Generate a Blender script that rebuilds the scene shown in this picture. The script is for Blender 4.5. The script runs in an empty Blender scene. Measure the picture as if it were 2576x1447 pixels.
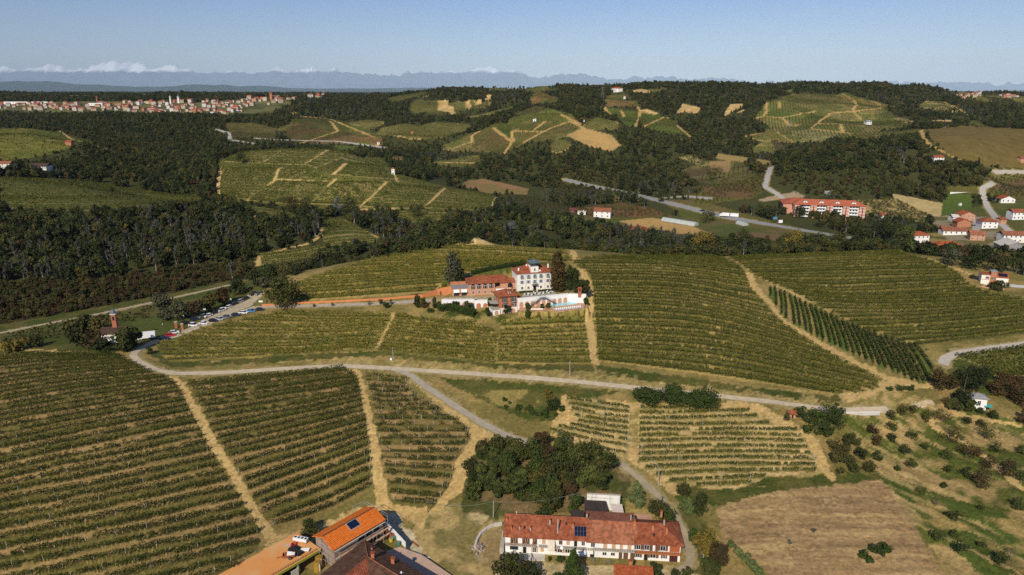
import bpy, bmesh, math, random
import numpy as np
from mathutils import Vector, Matrix
R = math.radians
C = bpy.context.scene.collection
rng = np.random.default_rng(7)
random.seed(7)

# ------------------------------------------------------------------ camera, sky, sun, exposure
H = 118.0                      # drone height over the farmyard
TILT = R(16.0)
FPX = 1717.0                   # focal length in units of a 2576 px wide frame
cam_d = bpy.data.cameras.new('camera'); cam = bpy.data.objects.new('camera', cam_d); C.objects.link(cam)
cam_d.sensor_width = 36.0; cam_d.lens = 36.0*FPX/2576.0
cam_d.clip_start = 1.0; cam_d.clip_end = 400000.0
cam.location = (0, 0, H); cam.rotation_euler = (R(90)-TILT, 0, 0)
bpy.context.scene.camera = cam
SUN_EL, SUN_AZ = R(37.0), R(18.0)      # light travels towards +Y, turned 18 degrees to +X
to_sun = Vector((-math.sin(SUN_AZ)*math.cos(SUN_EL), -math.cos(SUN_AZ)*math.cos(SUN_EL), math.sin(SUN_EL)))
sd = bpy.data.lights.new('sun', 'SUN'); sun = bpy.data.objects.new('sun', sd); C.objects.link(sun)
sd.energy = 4.5; sd.angle = R(0.5); sd.color = (1.0, 0.91, 0.76)
sun.rotation_euler = to_sun.to_track_quat('Z', 'Y').to_euler(); sun.location = (0, -200, 400)
W = bpy.data.worlds.new('World'); bpy.context.scene.world = W; W.use_nodes = True
wn, wl = W.node_tree.nodes, W.node_tree.links
bg = wn['Background']
sky = wn.new('ShaderNodeTexSky'); sky.sky_type = 'NISHITA'; sky.sun_disc = False
sky.sun_elevation = SUN_EL; sky.sun_rotation = math.atan2(to_sun.x, to_sun.y)
sky.air_density = 1.0; sky.dust_density = 0.5; sky.ozone_density = 2.2; sky.altitude = 300
bg.inputs['Strength'].default_value = 0.088
# low cumulus banks over the far mountains, looked up by direction
tc = wn.new('ShaderNodeTexCoord'); sep = wn.new('ShaderNodeSeparateXYZ'); wl.new(tc.outputs['Generated'], sep.inputs[0])
mp = wn.new('ShaderNodeMapping'); mp.inputs['Scale'].default_value = (9, 9, 26); wl.new(tc.outputs['Generated'], mp.inputs[0])
nz = wn.new('ShaderNodeTexNoise'); nz.inputs['Scale'].default_value = 2.2; nz.inputs['Detail'].default_value = 7; nz.inputs['Roughness'].default_value = .6
wl.new(mp.outputs[0], nz.inputs['Vector'])
cr = wn.new('ShaderNodeMapRange'); cr.inputs[1].default_value = .49; cr.inputs[2].default_value = .62; cr.interpolation_type = 'SMOOTHSTEP'
wl.new(nz.outputs['Fac'], cr.inputs[0])
bell = wn.new('ShaderNodeMapRange'); bell.inputs[1].default_value = .055; bell.inputs[2].default_value = .012; bell.interpolation_type = 'SMOOTHSTEP'
wl.new(sep.outputs['Z'], bell.inputs[0])
side = wn.new('ShaderNodeMapRange'); side.inputs[1].default_value = -.12; side.inputs[2].default_value = .22; side.interpolation_type = 'SMOOTHSTEP'
wl.new(sep.outputs['X'], side.inputs[0])
m1 = wn.new('ShaderNodeMath'); m1.operation = 'MULTIPLY'; wl.new(cr.outputs[0], m1.inputs[0]); wl.new(bell.outputs[0], m1.inputs[1])
m2 = wn.new('ShaderNodeMath'); m2.operation = 'MULTIPLY'; wl.new(m1.outputs[0], m2.inputs[0]); wl.new(side.outputs[0], m2.inputs[1])
m3 = wn.new('ShaderNodeMath'); m3.operation = 'MULTIPLY'; wl.new(m2.outputs[0], m3.inputs[0]); m3.inputs[1].default_value = .9
tint = wn.new('ShaderNodeMixRGB'); tint.blend_type = 'MULTIPLY'; tint.inputs[0].default_value = 1; wl.new(sky.outputs[0], tint.inputs[1]); tg = wn.new('ShaderNodeMixRGB'); tg.inputs[1].default_value = (.95, .93, 1.06, 1); tg.inputs[2].default_value = (.70, .775, 1.03, 1)
tz_ = wn.new('ShaderNodeMapRange'); tz_.inputs[1].default_value = .015; tz_.inputs[2].default_value = .12; wl.new(sep.outputs['Z'], tz_.inputs[0]); wl.new(tz_.outputs[0], tg.inputs[0]); wl.new(tg.outputs[0], tint.inputs[2])
mix = wn.new('ShaderNodeMixRGB'); wl.new(m3.outputs[0], mix.inputs[0]); wl.new(tint.outputs[0], mix.inputs[1]); mix.inputs[2].default_value = (8.0, 8.1, 8.3, 1)
wl.new(mix.outputs[0], bg.inputs['Color'])
vs = bpy.context.scene.view_settings
vs.view_transform = 'Standard'; vs.look = 'None'; vs.exposure = 0.0; vs.gamma = 1.0; vs.use_curve_mapping = False
cy = bpy.context.scene.cycles
cy.max_bounces = 5; cy.diffuse_bounces = 2; cy.glossy_bounces = 2; cy.transmission_bounces = 3; cy.volume_bounces = 0; cy.transparent_max_bounces = 6
cy.use_denoising = False; cy.use_adaptive_sampling = True; cy.adaptive_threshold = .004
cy.sample_clamp_indirect = 6

# ------------------------------------------------------------------ small tools
ST, CT = math.sin(TILT), math.cos(TILT)
def kray(py):                       # rise per metre of Y along the ray through photo row py
    v = (723.5-np.asarray(py, float))/FPX
    return (v*CT-ST)/(v*ST+CT)
def sray(px, py):                   # X per metre of Y
    v = (723.5-np.asarray(py, float))/FPX
    return ((np.asarray(px, float)-1288)/FPX)/(v*ST+CT)
def PZ(px, py, z):                  # the point at height z seen at a photo position
    Y = (z-H)/kray(py); return Vector((float(sray(px, py)*Y), float(Y), z))
def mpp(p):                         # metres per photo pixel at a point
    return (p[1]*CT+(H-p[2])*ST)/FPX
def _hash(i, j, seed):
    n = (i*374761393+j*668265263+seed*1274126177).astype(np.int64) & 0x7fffffff
    n = ((n ^ (n >> 13))*1274126177) & 0x7fffffff
    return ((n ^ (n >> 16)) & 0xffff)/65535.0
def vnoise(x, y, seed=0):
    xi = np.floor(x).astype(np.int64); yi = np.floor(y).astype(np.int64)
    fx = x-xi; fy = y-yi; fx = fx*fx*(3-2*fx); fy = fy*fy*(3-2*fy)
    a = _hash(xi, yi, seed); b = _hash(xi+1, yi, seed); c = _hash(xi, yi+1, seed); d = _hash(xi+1, yi+1, seed)
    return (a*(1-fx)+b*fx)*(1-fy)+(c*(1-fx)+d*fx)*fy
def fbm(x, y, seed=0, octv=4):
    t = 0; a = .5; n = 0
    for o in range(octv):
        t = t+a*vnoise(x*2**o, y*2**o, seed+o*17); n += a; a *= .5
    return t/n
def mesh_np(name, verts, faces, mats=(), mi=None, smooth=False):
    verts = np.asarray(verts, np.float32); faces = np.asarray(faces, np.int32)
    me = bpy.data.meshes.new(name); nf, k = faces.shape
    me.vertices.add(len(verts)); me.vertices.foreach_set('co', verts.ravel())
    me.loops.add(nf*k); me.loops.foreach_set('vertex_index', faces.ravel())
    me.polygons.add(nf); me.polygons.foreach_set('loop_start', np.arange(0, nf*k, k, dtype=np.int32))
    me.polygons.foreach_set('loop_total', np.full(nf, k, np.int32))
    for m in mats: me.materials.append(m)
    if mi is not None: me.polygons.foreach_set('material_index', np.asarray(mi, np.int32))
    if smooth: me.polygons.foreach_set('use_smooth', np.ones(nf, bool))
    me.update(calc_edges=True); return me
def link(name, data, parent=None, loc=None, rz=0):
    o = bpy.data.objects.new(name, data); C.objects.link(o)
    if parent is not None: o.parent = parent
    if loc is not None: o.location = loc
    if rz: o.rotation_euler = (0, 0, rz)
    return o
def tag(o, label=None, cat=None, group=None, kind=None):
    if label: o['label'] = label
    if cat: o['category'] = cat
    if group: o['group'] = group
    if kind: o['kind'] = kind
    return o
def thing(name, label, cat, loc=(0, 0, 0), rz=0, group=None):
    return tag(link(name, None, None, loc, rz), label, cat, group)

# ------------------------------------------------------------------ materials
def mat(name, col, rough=.85, col2=None, scale=1.0, detail=4, lo=.35, hi=.65, spec=.3, bump=0, bscale=None, rand=0, coord='Object', metal=0, stretch=None):
    m = bpy.data.materials.new(name); m.use_nodes = True
    n, l = m.node_tree.nodes, m.node_tree.links
    b = n['Principled BSDF']; b.inputs['Roughness'].default_value = rough
    b.inputs['Specular IOR Level'].default_value = spec; b.inputs['Metallic'].default_value = metal
    b.inputs['Base Color'].default_value = (*col, 1)
    t = n.new('ShaderNodeTexCoord'); src = t.outputs[coord]
    if stretch:
        mpn = n.new('ShaderNodeMapping'); mpn.inputs['Scale'].default_value = stretch; l.new(src, mpn.inputs[0]); src = mpn.outputs[0]
    out = None
    if col2 is not None:
        z = n.new('ShaderNodeTexNoise'); z.inputs['Scale'].default_value = scale; z.inputs['Detail'].default_value = detail; z.inputs['Roughness'].default_value = .6
        l.new(src, z.inputs['Vector'])
        r = n.new('ShaderNodeMapRange'); r.inputs[1].default_value = lo; r.inputs[2].default_value = hi; l.new(z.outputs['Fac'], r.inputs[0])
        x = n.new('ShaderNodeMixRGB'); x.inputs[1].default_value = (*col, 1); x.inputs[2].default_value = (*col2, 1); l.new(r.outputs[0], x.inputs[0])
        out = x.outputs[0]
    if rand:
        oi = n.new('ShaderNodeObjectInfo'); h = n.new('ShaderNodeHueSaturation')
        rr = n.new('ShaderNodeMapRange'); rr.inputs[3].default_value = 1-rand; rr.inputs[4].default_value = 1+rand; l.new(oi.outputs['Random'], rr.inputs[0])
        l.new(rr.outputs[0], h.inputs['Value'])
        if out: l.new(out, h.inputs['Color'])
        else: h.inputs['Color'].default_value = (*col, 1)
        out = h.outputs[0]
    if out: l.new(out, b.inputs['Base Color'])
    if bump:
        z2 = n.new('ShaderNodeTexNoise'); z2.inputs['Scale'].default_value = bscale or scale*3; z2.inputs['Detail'].default_value = 3; l.new(src, z2.inputs['Vector'])
        bp = n.new('ShaderNodeBump'); bp.inputs['Strength'].default_value = bump; bp.inputs['Distance'].default_value = .1; l.new(z2.outputs['Fac'], bp.inputs['Height']); l.new(bp.outputs[0], b.inputs['Normal'])
    return m
def mat_tile(name, col, col2, period=.35, rand=.08, axis='X', cell=1.6):
    """clay tiles: channels along one axis, weathered patches, single odd tiles"""
    m = mat(name, col, .9, col2, .45, 5, .35, .65, .15, 0, None, rand)
    n, l = m.node_tree.nodes, m.node_tree.links
    b = n['Principled BSDF']; t = n.new('ShaderNodeTexCoord')
    w = n.new('ShaderNodeTexWave'); w.bands_direction = axis; w.inputs['Scale'].default_value = .314/period*1.0; w.inputs['Distortion'].default_value = .4; w.inputs['Detail'].default_value = 1
    l.new(t.outputs['Object'], w.inputs['Vector'])
    z = n.new('ShaderNodeTexVoronoi'); z.inputs['Scale'].default_value = cell; l.new(t.outputs['Object'], z.inputs['Vector'])
    src = b.inputs['Base Color'].links[0].from_socket
    sp = n.new('ShaderNodeSeparateColor'); l.new(z.outputs['Color'], sp.inputs[0])
    r = n.new('ShaderNodeMapRange'); r.inputs[3].default_value = .72; r.inputs[4].default_value = 1.3; l.new(sp.outputs[0], r.inputs[0])
    h = n.new('ShaderNodeHueSaturation'); l.new(src, h.inputs['Color']); l.new(r.outputs[0], h.inputs['Value'])
    x = n.new('ShaderNodeMixRGB'); x.blend_type = 'MULTIPLY'; x.inputs[0].default_value = .35; l.new(h.outputs[0], x.inputs[1]); l.new(w.outputs['Color'], x.inputs[2])
    l.new(x.outputs[0], b.inputs['Base Color'])
    bp = n.new('ShaderNodeBump'); bp.inputs['Strength'].default_value = .7; bp.inputs['Distance'].default_value = .12; l.new(w.outputs['Fac'], bp.inputs['Height']); l.new(bp.outputs[0], b.inputs['Normal'])
    return m
def mat_leaf(name, cols, scale=.35, rand=.25, rough=.75):
    """foliage: colours from a ramp over noise in space plus a shift for every tree"""
    m = bpy.data.materials.new(name); m.use_nodes = True
    n, l = m.node_tree.nodes, m.node_tree.links
    b = n['Principled BSDF']; b.inputs['Roughness'].default_value = rough; b.inputs['Specular IOR Level'].default_value = .15
    g = n.new('ShaderNodeNewGeometry'); oi = n.new('ShaderNodeObjectInfo')
    z = n.new('ShaderNodeTexNoise'); z.inputs['Scale'].default_value = scale; z.inputs['Detail'].default_value = 4; z.inputs['Roughness'].default_value = .65
    l.new(g.outputs['Position'], z.inputs['Vector'])
    a = n.new('ShaderNodeMapRange'); a.inputs[3].default_value = -rand; a.inputs[4].default_value = rand; l.new(oi.outputs['Random'], a.inputs[0])
    ad = n.new('ShaderNodeMath'); ad.operation = 'ADD'; l.new(z.outputs['Fac'], ad.inputs[0]); l.new(a.outputs[0], ad.inputs[1])
    rp = n.new('ShaderNodeValToRGB'); e = rp.color_ramp.elements
    ps = np.linspace(.25, .75, len(cols))
    e[0].position = ps[0]; e[0].color = (*cols[0], 1); e[1].position = ps[-1]; e[1].color = (*cols[-1], 1)
    for p, c in zip(ps[1:-1], cols[1:-1]):
        q = e.new(p); q.color = (*c, 1)
    l.new(ad.outputs[0], rp.inputs[0]); l.new(rp.outputs[0], b.inputs['Base Color'])
    return m

# ------------------------------------------------------------------ terrain: heights through surveyed points
CP = [  # photo x, photo y, distance north in metres
 # farmyard and near slope
 (-200,1447,150),(0,1447,149),(640,1447,144.5),(1288,1447,146.5),(2000,1447,146.5),(2576,1447,151),(2800,1447,153),
 (0,1300,168),(500,1330,163),(900,1320,170),(1271,1389,155.5),(1710,1414,151.5),(1500,1290,172),(2200,1300,173),(2576,1300,176),
 (0,1200,186),(640,1200,187),(1288,1200,188),(1900,1200,190),(2576,1200,197),
 (0,1100,204),(400,1100,204),(900,1100,206),(1288,1100,209),(1700,1100,212),(2200,1100,217),(2576,1100,224),
 (0,1000,230),(500,1000,231),(900,1000,231),(1288,1000,234),(1700,1000,236),(2150,1035,228),(2450,1010,246),(2700,1000,252),
 (340,890,270),(450,938,252),(870,922,255),(1300,945,247),(1600,975,239),(1900,1000,236),
 # left valley
 (-100,890,282),(0,890,279),(0,838,322),(300,780,360),(580,718,406),(290,860,288),(-150,838,325),
 # parking lot and drive
 (430,845,299),(560,790,331),(650,738,366),(650,772,337),(850,765,324),(1050,757,312),
 (400,880,278),(700,850,285),(960,790,301),(950,880,270),(700,890,266),
 # villa hill
 (1340,738,314),(1240,792,303),(1430,792,303),(1240,850,281),(1240,905,263),(1480,800,303),(1490,910,262),
 (1250,660,362),(1000,650,377),(1200,614,394),(900,657,386),(720,705,372),(1100,700,345),(1450,628,394),(1600,642,390),(1850,648,402),
 (1600,750,320),(1600,900,265),(1850,800,310),(1900,700,371),(2000,950,254),(2250,965,252),(2100,850,296),(1750,900,266),
 (2200,632,415),(1980,645,421),(2450,655,419),(2300,750,343),(2500,750,352),(2300,850,297),(2100,740,350),(2600,850,306),(2480,705,380),(2700,750,352),
 (2400,960,258),(2576,950,266),(2350,1000,243),(2700,900,290),
 # valley floor and far banks
 (200,720,420),(200,640,490),(500,660,480),(800,650,473),(800,580,545),(950,600,530),(-150,700,440),(0,640,492),
 (200,545,585),(-100,445,720),(0,450,715),(250,478,688),(550,515,672),(0,535,590),(-200,540,585),(400,590,545),
 (95,435,850),(-100,400,870),(60,400,900),(60,340,1060),(200,372,980),(-150,340,1080),(300,400,1010),
 (500,350,1350),(300,300,1560),(300,285,1750),(300,262,2000),(300,250,2200),(650,250,2050),(0,285,1750),(-200,270,1900),(650,285,1700),(700,320,1450),
 (560,500,729),(850,520,705),(1230,515,735),(700,450,762),(900,450,750),(1100,480,777),(700,392,868),(850,381,916),(990,440,800),(600,388,896),
 (450,450,870),(400,500,745),
 (1250,470,868),(1450,520,724),(1470,465,895),(1640,505,760),(1825,545,665),(2020,580,595),(1600,580,628),(2075,562,627),(2450,600,551),
 (2400,500,742),(2250,520,687),(2300,480,800),(2480,460,830),(1300,560,633),(2576,560,600),(2700,600,551),(2700,480,780),
 (1400,600,560),(1800,600,560),(2200,600,560),
 (2000,430,760),(2100,400,836),(2250,345,973),(2200,450,762),(2450,372,889),(2350,333,1040),(2600,333,1070),(2450,410,808),(2750,350,1000),
 (1200,370,1150),(1300,292,1356),(1290,340,1143),(1500,370,1046),(1480,332,1111),(1100,372,1250),(1450,420,952),(1700,420,981),(1800,410,990),
 (1000,400,1100),(900,330,1400),(1050,300,1600),(1000,250,2050),
 (1350,252,1800),(1180,232,2150),(1550,242,1700),(1640,290,1356),(1800,350,1120),(1850,285,1350),(2150,243,1700),(2100,312,1250),(2000,290,1350),
 (2100,272,1450),(2250,300,1250),(2400,252,1800),(2576,300,1400),(1900,233,1950),(2300,262,1600),(2300,236,2000),(1450,231,2000),(1650,234,2000),(800,248,2300),(2576,262,1900),
 (2576,243,2600),(2400,240,2600),
]
CPZ = [(-120,238,4500),(300,239,4500),(800,238,4500),(1300,238,4500),(1800,238,4500),(2300,238,4500),(2700,238,4500),
 (-300,240,3300),(300,241,3200),(650,242,3000)]
BEH = [ # hidden ground behind the crests: photo x (at its crest), north, height
 (1200,470,6),(1600,468,4),(2200,490,2),(900,455,3),(2500,490,3),(1450,465,4),(1850,470,3),
 (750,1010,30),(1000,950,14),(60,1200,40),(-100,800,20),(250,790,14),
 (1180,2700,85),(1650,2600,85),(2100,2600,85),(1350,2500,88),(2350,1250,52),(2600,1250,52),(1300,1550,60),(2100,1500,80),
 (100,100,-4),(700,100,-3),(1288,100,-2),(1900,100,-3),(2500,100,-6),(1288,60,-4),(300,60,-4),(2300,60,-4),
 (-100,8000,98),(800,8000,98),(1700,8000,98),(2600,8000,98),(0,20000,95),(1288,20000,95),(2576,20000,95),(0,40000,95),(1288,40000,95),(2576,40000,95)]
pts = []
for px, py, Y in CP+CPZ:
    pts.append((float(sray(px, py)), math.log(Y), H+Y*float(kray(py))))
for px, Y, z in BEH:
    pts.append(((px-1288)/FPX/CT, math.log(Y), z))
pts = np.array(pts)
def _tps(d2): return np.where(d2 > 1e-12, .5*d2*np.log(np.maximum(d2, 1e-12)), 0)
A_ = pts[:, :2]; n_ = len(A_)
K_ = _tps(((A_[:, None]-A_[None])**2).sum(-1))+np.eye(n_)*2e-4
P_ = np.c_[np.ones(n_), A_]
L_ = np.block([[K_, P_], [P_.T, np.zeros((3, 3))]])
w_ = np.linalg.solve(L_, np.r_[pts[:, 2], 0, 0, 0])
NS = 1050
SG = np.linspace(-1.08, 1.08, NS)
LG = np.concatenate([np.linspace(math.log(62), math.log(100), 40, endpoint=False), np.linspace(math.log(100), math.log(3000), 900), np.linspace(math.log(3000), math.log(60000), 50)[1:]])
YG = np.exp(LG); NL = len(LG)
# thin plate on a coarse lattice, then cubic up to the full one
def _cub(xs, xq, F):               # Catmull-Rom along axis 0
    t = np.interp(xq, xs, np.arange(len(xs))); i = np.clip(t.astype(int), 0, len(xs)-2); f = (t-i)[:, None]
    g = lambda k: F[np.clip(i+k, 0, len(xs)-1)]
    a, b, c, d = g(-1), g(0), g(1), g(2)
    return b+.5*f*(c-a+f*(2*a-5*b+4*c-d+f*(3*(b-c)+d-a)))
sc_ = np.linspace(-1.08, 1.08, 180); lc_ = np.linspace(LG[0], LG[-1], 330)
gs, gl = np.meshgrid(sc_, lc_)
q_ = np.c_[gs.ravel(), gl.ravel()]; zc = np.zeros(len(q_))
for a in range(0, len(q_), 8000):
    qq = q_[a:a+8000]
    zc[a:a+8000] = _tps(((qq[:, None]-A_[None])**2).sum(-1)) @ w_[:n_]+w_[n_]+qq @ w_[n_+1:]
zc = zc.reshape(gs.shape)
ZG = _cub(sc_, SG, _cub(lc_, LG, zc).T).T          # [row (distance), column (bearing)]
XX = SG[None, :]*YG[:, None]; YY = np.broadcast_to(YG[:, None], XX.shape)
_far = np.clip((YY-500)/1200, 0, 1)*np.clip((5000-YY)/2500, 0, 1)
_hill = np.clip((YY-950)/350, 0, 1)*np.clip((2500-YY)/500, 0, 1)*np.clip((SG[None]+.28)/.12, 0, 1)
ZG += (fbm(XX/210, YY/210, 3, 4)-.5)*26*_far+(.5-np.abs(2*fbm(XX/330, YY/330, 23, 3)-1))*46*_hill-6*_hill + (fbm(XX/14, YY/14, 5, 3)-.5)*.5*np.clip((900-YY)/500, .2, 1)
def gidx(X, Y):
    s = np.asarray(X)/np.asarray(Y)
    return np.interp(np.log(Y), LG, np.arange(NL)), (s-SG[0])/(SG[1]-SG[0])
def hgt(X, Y):
    X = np.asarray(X, float); Y = np.maximum(np.asarray(Y, float), 63)
    r, c = gidx(X, Y); r = np.clip(r, 0, NL-1.001); c = np.clip(c, 0, NS-1.001)
    i = r.astype(int); j = c.astype(int); f = r-i; g = c-j
    return (ZG[i, j]*(1-g)+ZG[i, j+1]*g)*(1-f)+(ZG[i+1, j]*(1-g)+ZG[i+1, j+1]*g)*f
def cast(px, py, ymax=None):
    """where the rays through photo positions meet the ground: arrays X, Y, Z (Y is nan for a miss)"""
    px = np.atleast_1d(np.asarray(px, float)); py = np.atleast_1d(np.asarray(py, float))
    s = sray(px, py); k = kray(py); oX = np.full(len(px), np.nan); oY = oX.copy()
    for a in range(0, len(px), 4000):
        sl = slice(a, a+4000)
        c = np.clip((s[sl]-SG[0])/(SG[1]-SG[0]), 0, NS-1.001); j = c.astype(int); g = c-j
        prof = ZG[:, j]*(1-g)+ZG[:, j+1]*g
        d = prof-(H+k[sl][None]*YG[:, None]); d[:60] = -1
        hit = d >= 0; i = hit.argmax(0); ok = hit.any(0) & (i > 0)
        ii = np.maximum(i, 1); ar = np.arange(len(c)); d0 = d[ii-1, ar]; d1 = d[ii, ar]
        f = np.where(ok, -d0/np.where(d1-d0 == 0, 1, d1-d0), 0); f = np.clip(f, 0, 1)
        y = YG[ii-1]*(1-f)+YG[ii]*f
        y[~ok] = np.nan
        oY[sl] = y; oX[sl] = y*s[sl]
    if ymax: oY[oY > ymax] = np.nan
    return oX, oY, np.where(np.isnan(oY), np.nan, hgt(np.nan_to_num(oX), np.nan_to_num(oY, nan=100)))
def at(px, py):
    X, Y, Z = cast([px], [py]); return Vector((X[0], Y[0], Z[0]))
def dens(pp, step=12):
    out = []
    for (a, b), (c, d) in zip(pp[:-1], pp[1:]):
        n = max(1, int(math.hypot(c-a, d-b)/step))
        out += [(a+(c-a)*t/n, b+(d-b)*t/n) for t in range(n)]
    return out+[pp[-1]]
def wpoly(pp, closed=True, ymax=None):
    q = dens(list(pp)+[pp[0]] if closed else list(pp)); X, Y, _ = cast([a for a, _ in q], [b for _, b in q], ymax)
    ok = ~np.isnan(Y); return np.c_[X, Y][ok]
def gpoly(poly):
    """grid mask of a world polygon"""
    r, c = gidx(poly[:, 0], poly[:, 1]); M = np.zeros((NL, NS), bool)
    r0, r1 = int(max(0, r.min())), int(min(NL-1, r.max()+1)); c0, c1 = int(max(0, c.min())), int(min(NS-1, c.max()+1))
    if r1 <= r0 or c1 <= c0: return M
    gy, gx = np.mgrid[r0:r1+1, c0:c1+1]; ins = np.zeros(gy.shape, bool)
    rr = np.r_[r, r[:1]]; cc = np.r_[c, c[:1]]
    for a in range(len(r)):
        y0, y1, x0, x1 = rr[a], rr[a+1], cc[a], cc[a+1]
        if y0 == y1: continue
        cond = ((y0 > gy) != (y1 > gy)) & (gx < (x1-x0)*(gy-y0)/(y1-y0)+x0)
        ins ^= cond
    M[r0:r1+1, c0:c1+1] = ins; return M
def flatten(poly, z, blend=0):
    M = gpoly(np.asarray(poly, float)); ZG[M] = z
    w = M.astype(float)
    for _ in range(blend):             # feather the rim
        q = w.copy(); q[1:] = np.maximum(q[1:], w[:-1]*.8); q[:-1] = np.maximum(q[:-1], w[1:]*.8); q[:, 1:] = np.maximum(q[:, 1:], w[:, :-1]*.8); q[:, :-1] = np.maximum(q[:, :-1], w[:, 1:]*.8); w = q
    k = (w > .02) & ~M
    w = np.clip((w-.05)/.95, 0, 1)
    ZG[k] = ZG[k]*(1-w[k])+z*w[k]
    return M

# ------------------------------------------------------------------ level ground under buildings, terraces, roads
def pz_poly(pp, z): return np.array([PZ(a, b, z)[:2] for a, b in pp])
flatten(np.array([(-66, 127), (-20, 127), (-24, 150), (-34, 166), (-42, 168), (-54.5, 156.2), (-83.6, 121.7), (-66, 121)]), 0.0, 3)        # farm court
flatten(np.array([(-87.5, 125), (-84.2, 122.4), (-55.4, 156.9), (-58.9, 160)]), 3.2, 4)
flatten(np.array([(-8, 146), (50, 141), (52, 158), (30, 178), (10, 176), (-4, 168)]), 0.0, 4)   # long farmhouse
VZ = 25.0
flatten(pz_poly([(1108, 756), (1190, 753), (1233, 752), (1262, 742), (1300, 741), (1300, 700), (1180, 712), (1134, 738)], 23.0), 23.0, 3)
flatten(np.array([(1, 305.5), (27.5, 313.5), (35, 313.5), (34, 331), (0, 330)]), VZ, 3)
flatten(np.array([(3.4, 296), (12, 296), (36, 302), (36, 312.6), (26.5, 313.5), (3.4, 305.2)]), 21.0, 0)
flatten(np.array([(-9, 302), (3, 301.5), (4, 306.5), (-8, 307.5)]), 18.0, 0)
flatten(np.array([(-33.5, 301), (-10, 299), (-10.3, 307.3), (-17.2, 307.6), (-17.6, 310.0), (-33.5, 309.0)]), 19.0, 2)
_kb = at(1188, 617)
ZG += 4.2*np.exp(-((XX-_kb.x)/8.5)**2-((YY-_kb.y-5)/6)**2)*(.6+.8*fbm(XX/3, YY/3, 601, 3))
PARK = [(428, 848), (470, 826), (520, 800), (580, 765), (634, 738), (664, 732), (662, 742), (630, 770), (560, 800), (500, 822), (440, 850)]

# ------------------------------------------------------------------ what grows where: one colour per ground point
STRAW = (.46, .33, .145); DIRT = (.50, .365, .17); GREEN = (.062, .078, .018); DRY = (.25, .205, .075); PLOUGH = (.30, .20, .085)
BROWN = (.15, .10, .055); FLOOR = (.05, .055, .02); VINE = (.085, .10, .022); OLIVE = (.105, .10, .030); MEADOW = (.075, .095, .022); SAND = (.55, .40, .19); TAN = (.42, .29, .12)
COL = np.zeros((NL, NS, 3)); CLS = np.zeros((NL, NS), np.int8)     # class 0 open, 1 wood, 2 vines, 3 bare, 4 built
_n1 = fbm(XX/9, YY/9, 21, 4)[..., None]; _n2 = fbm(XX/45, YY/45, 31, 4)[..., None]
COL[:] = np.array(OLIVE)*(1-_n2)+np.array(DRY)*_n2
_g = np.clip((_n1-.5)*5+.3, 0, 1); COL[:] = COL*(1-_g)+np.array(STRAW)*.75*_g*.6+COL*_g*.4
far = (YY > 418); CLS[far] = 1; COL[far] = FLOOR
plain = YY > 2300; _f = fbm(XX/420, YY/300, 46, 3)[..., None]; COL[plain] = (np.array((.10,.105,.04))*(1-_f)+np.array((.24,.21,.11))*_f)[plain]
def paint(M, col, cls=0, col2=None, sc=12, thr=.5, soft=.12, seed=50):
    if col2 is None: COL[M] = col
    else:
        f = np.clip((fbm(XX[M]/sc, YY[M]/sc, seed, 4)-thr)/soft+.5, 0, 1)[:, None]
        COL[M] = np.array(col)*(1-f)+np.array(col2)*f
    CLS[M] = cls
def field(pp, col, cls=0, col2=None, sc=12, thr=.5, soft=.12, seed=50, ymax=None):
    w = wpoly(pp, True, ymax)
    if len(w) > 3: paint(gpoly(w), col, cls, col2, sc, thr, soft, seed)
def gline(P, width):
    M = np.zeros((NL, NS), bool)
    for a, b in zip(P[:-1], P[1:]):
        if np.isnan(a).any() or np.isnan(b).any() or np.hypot(*(b-a)) > 120: continue
        mx = np.maximum(a, b)+width; mn = np.minimum(a, b)-width
        r0, _ = gidx(0, max(63, mn[1])); r1, _ = gidx(0, mx[1])
        ss = [mn[0]/max(mn[1], 63), mn[0]/mx[1], mx[0]/max(mn[1], 63), mx[0]/mx[1]]
        c0 = int(np.clip((min(ss)-SG[0])/(SG[1]-SG[0]), 0, NS-1)); c1 = int(np.clip((max(ss)-SG[0])/(SG[1]-SG[0])+2, 0, NS))
        sl = (slice(int(r0), min(NL, int(r1)+2)), slice(c0, c1))
        x, y = XX[sl], YY[sl]; d = b-a; L2 = max((d**2).sum(), 1e-6)
        t = np.clip(((x-a[0])*d[0]+(y-a[1])*d[1])/L2, 0, 1)
        M[sl] |= np.hypot(x-a[0]-t*d[0], y-a[1]-t*d[1]) < width*(.8+.5*vnoise(x/3, y/3, 9))
    return M
def track(pp, width, col=DIRT, cls=3, ymax=None, col2=None):
    paint(gline(wpoly(pp, False, ymax), width/2), col, cls, col2, 3, .5, .2)

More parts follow.
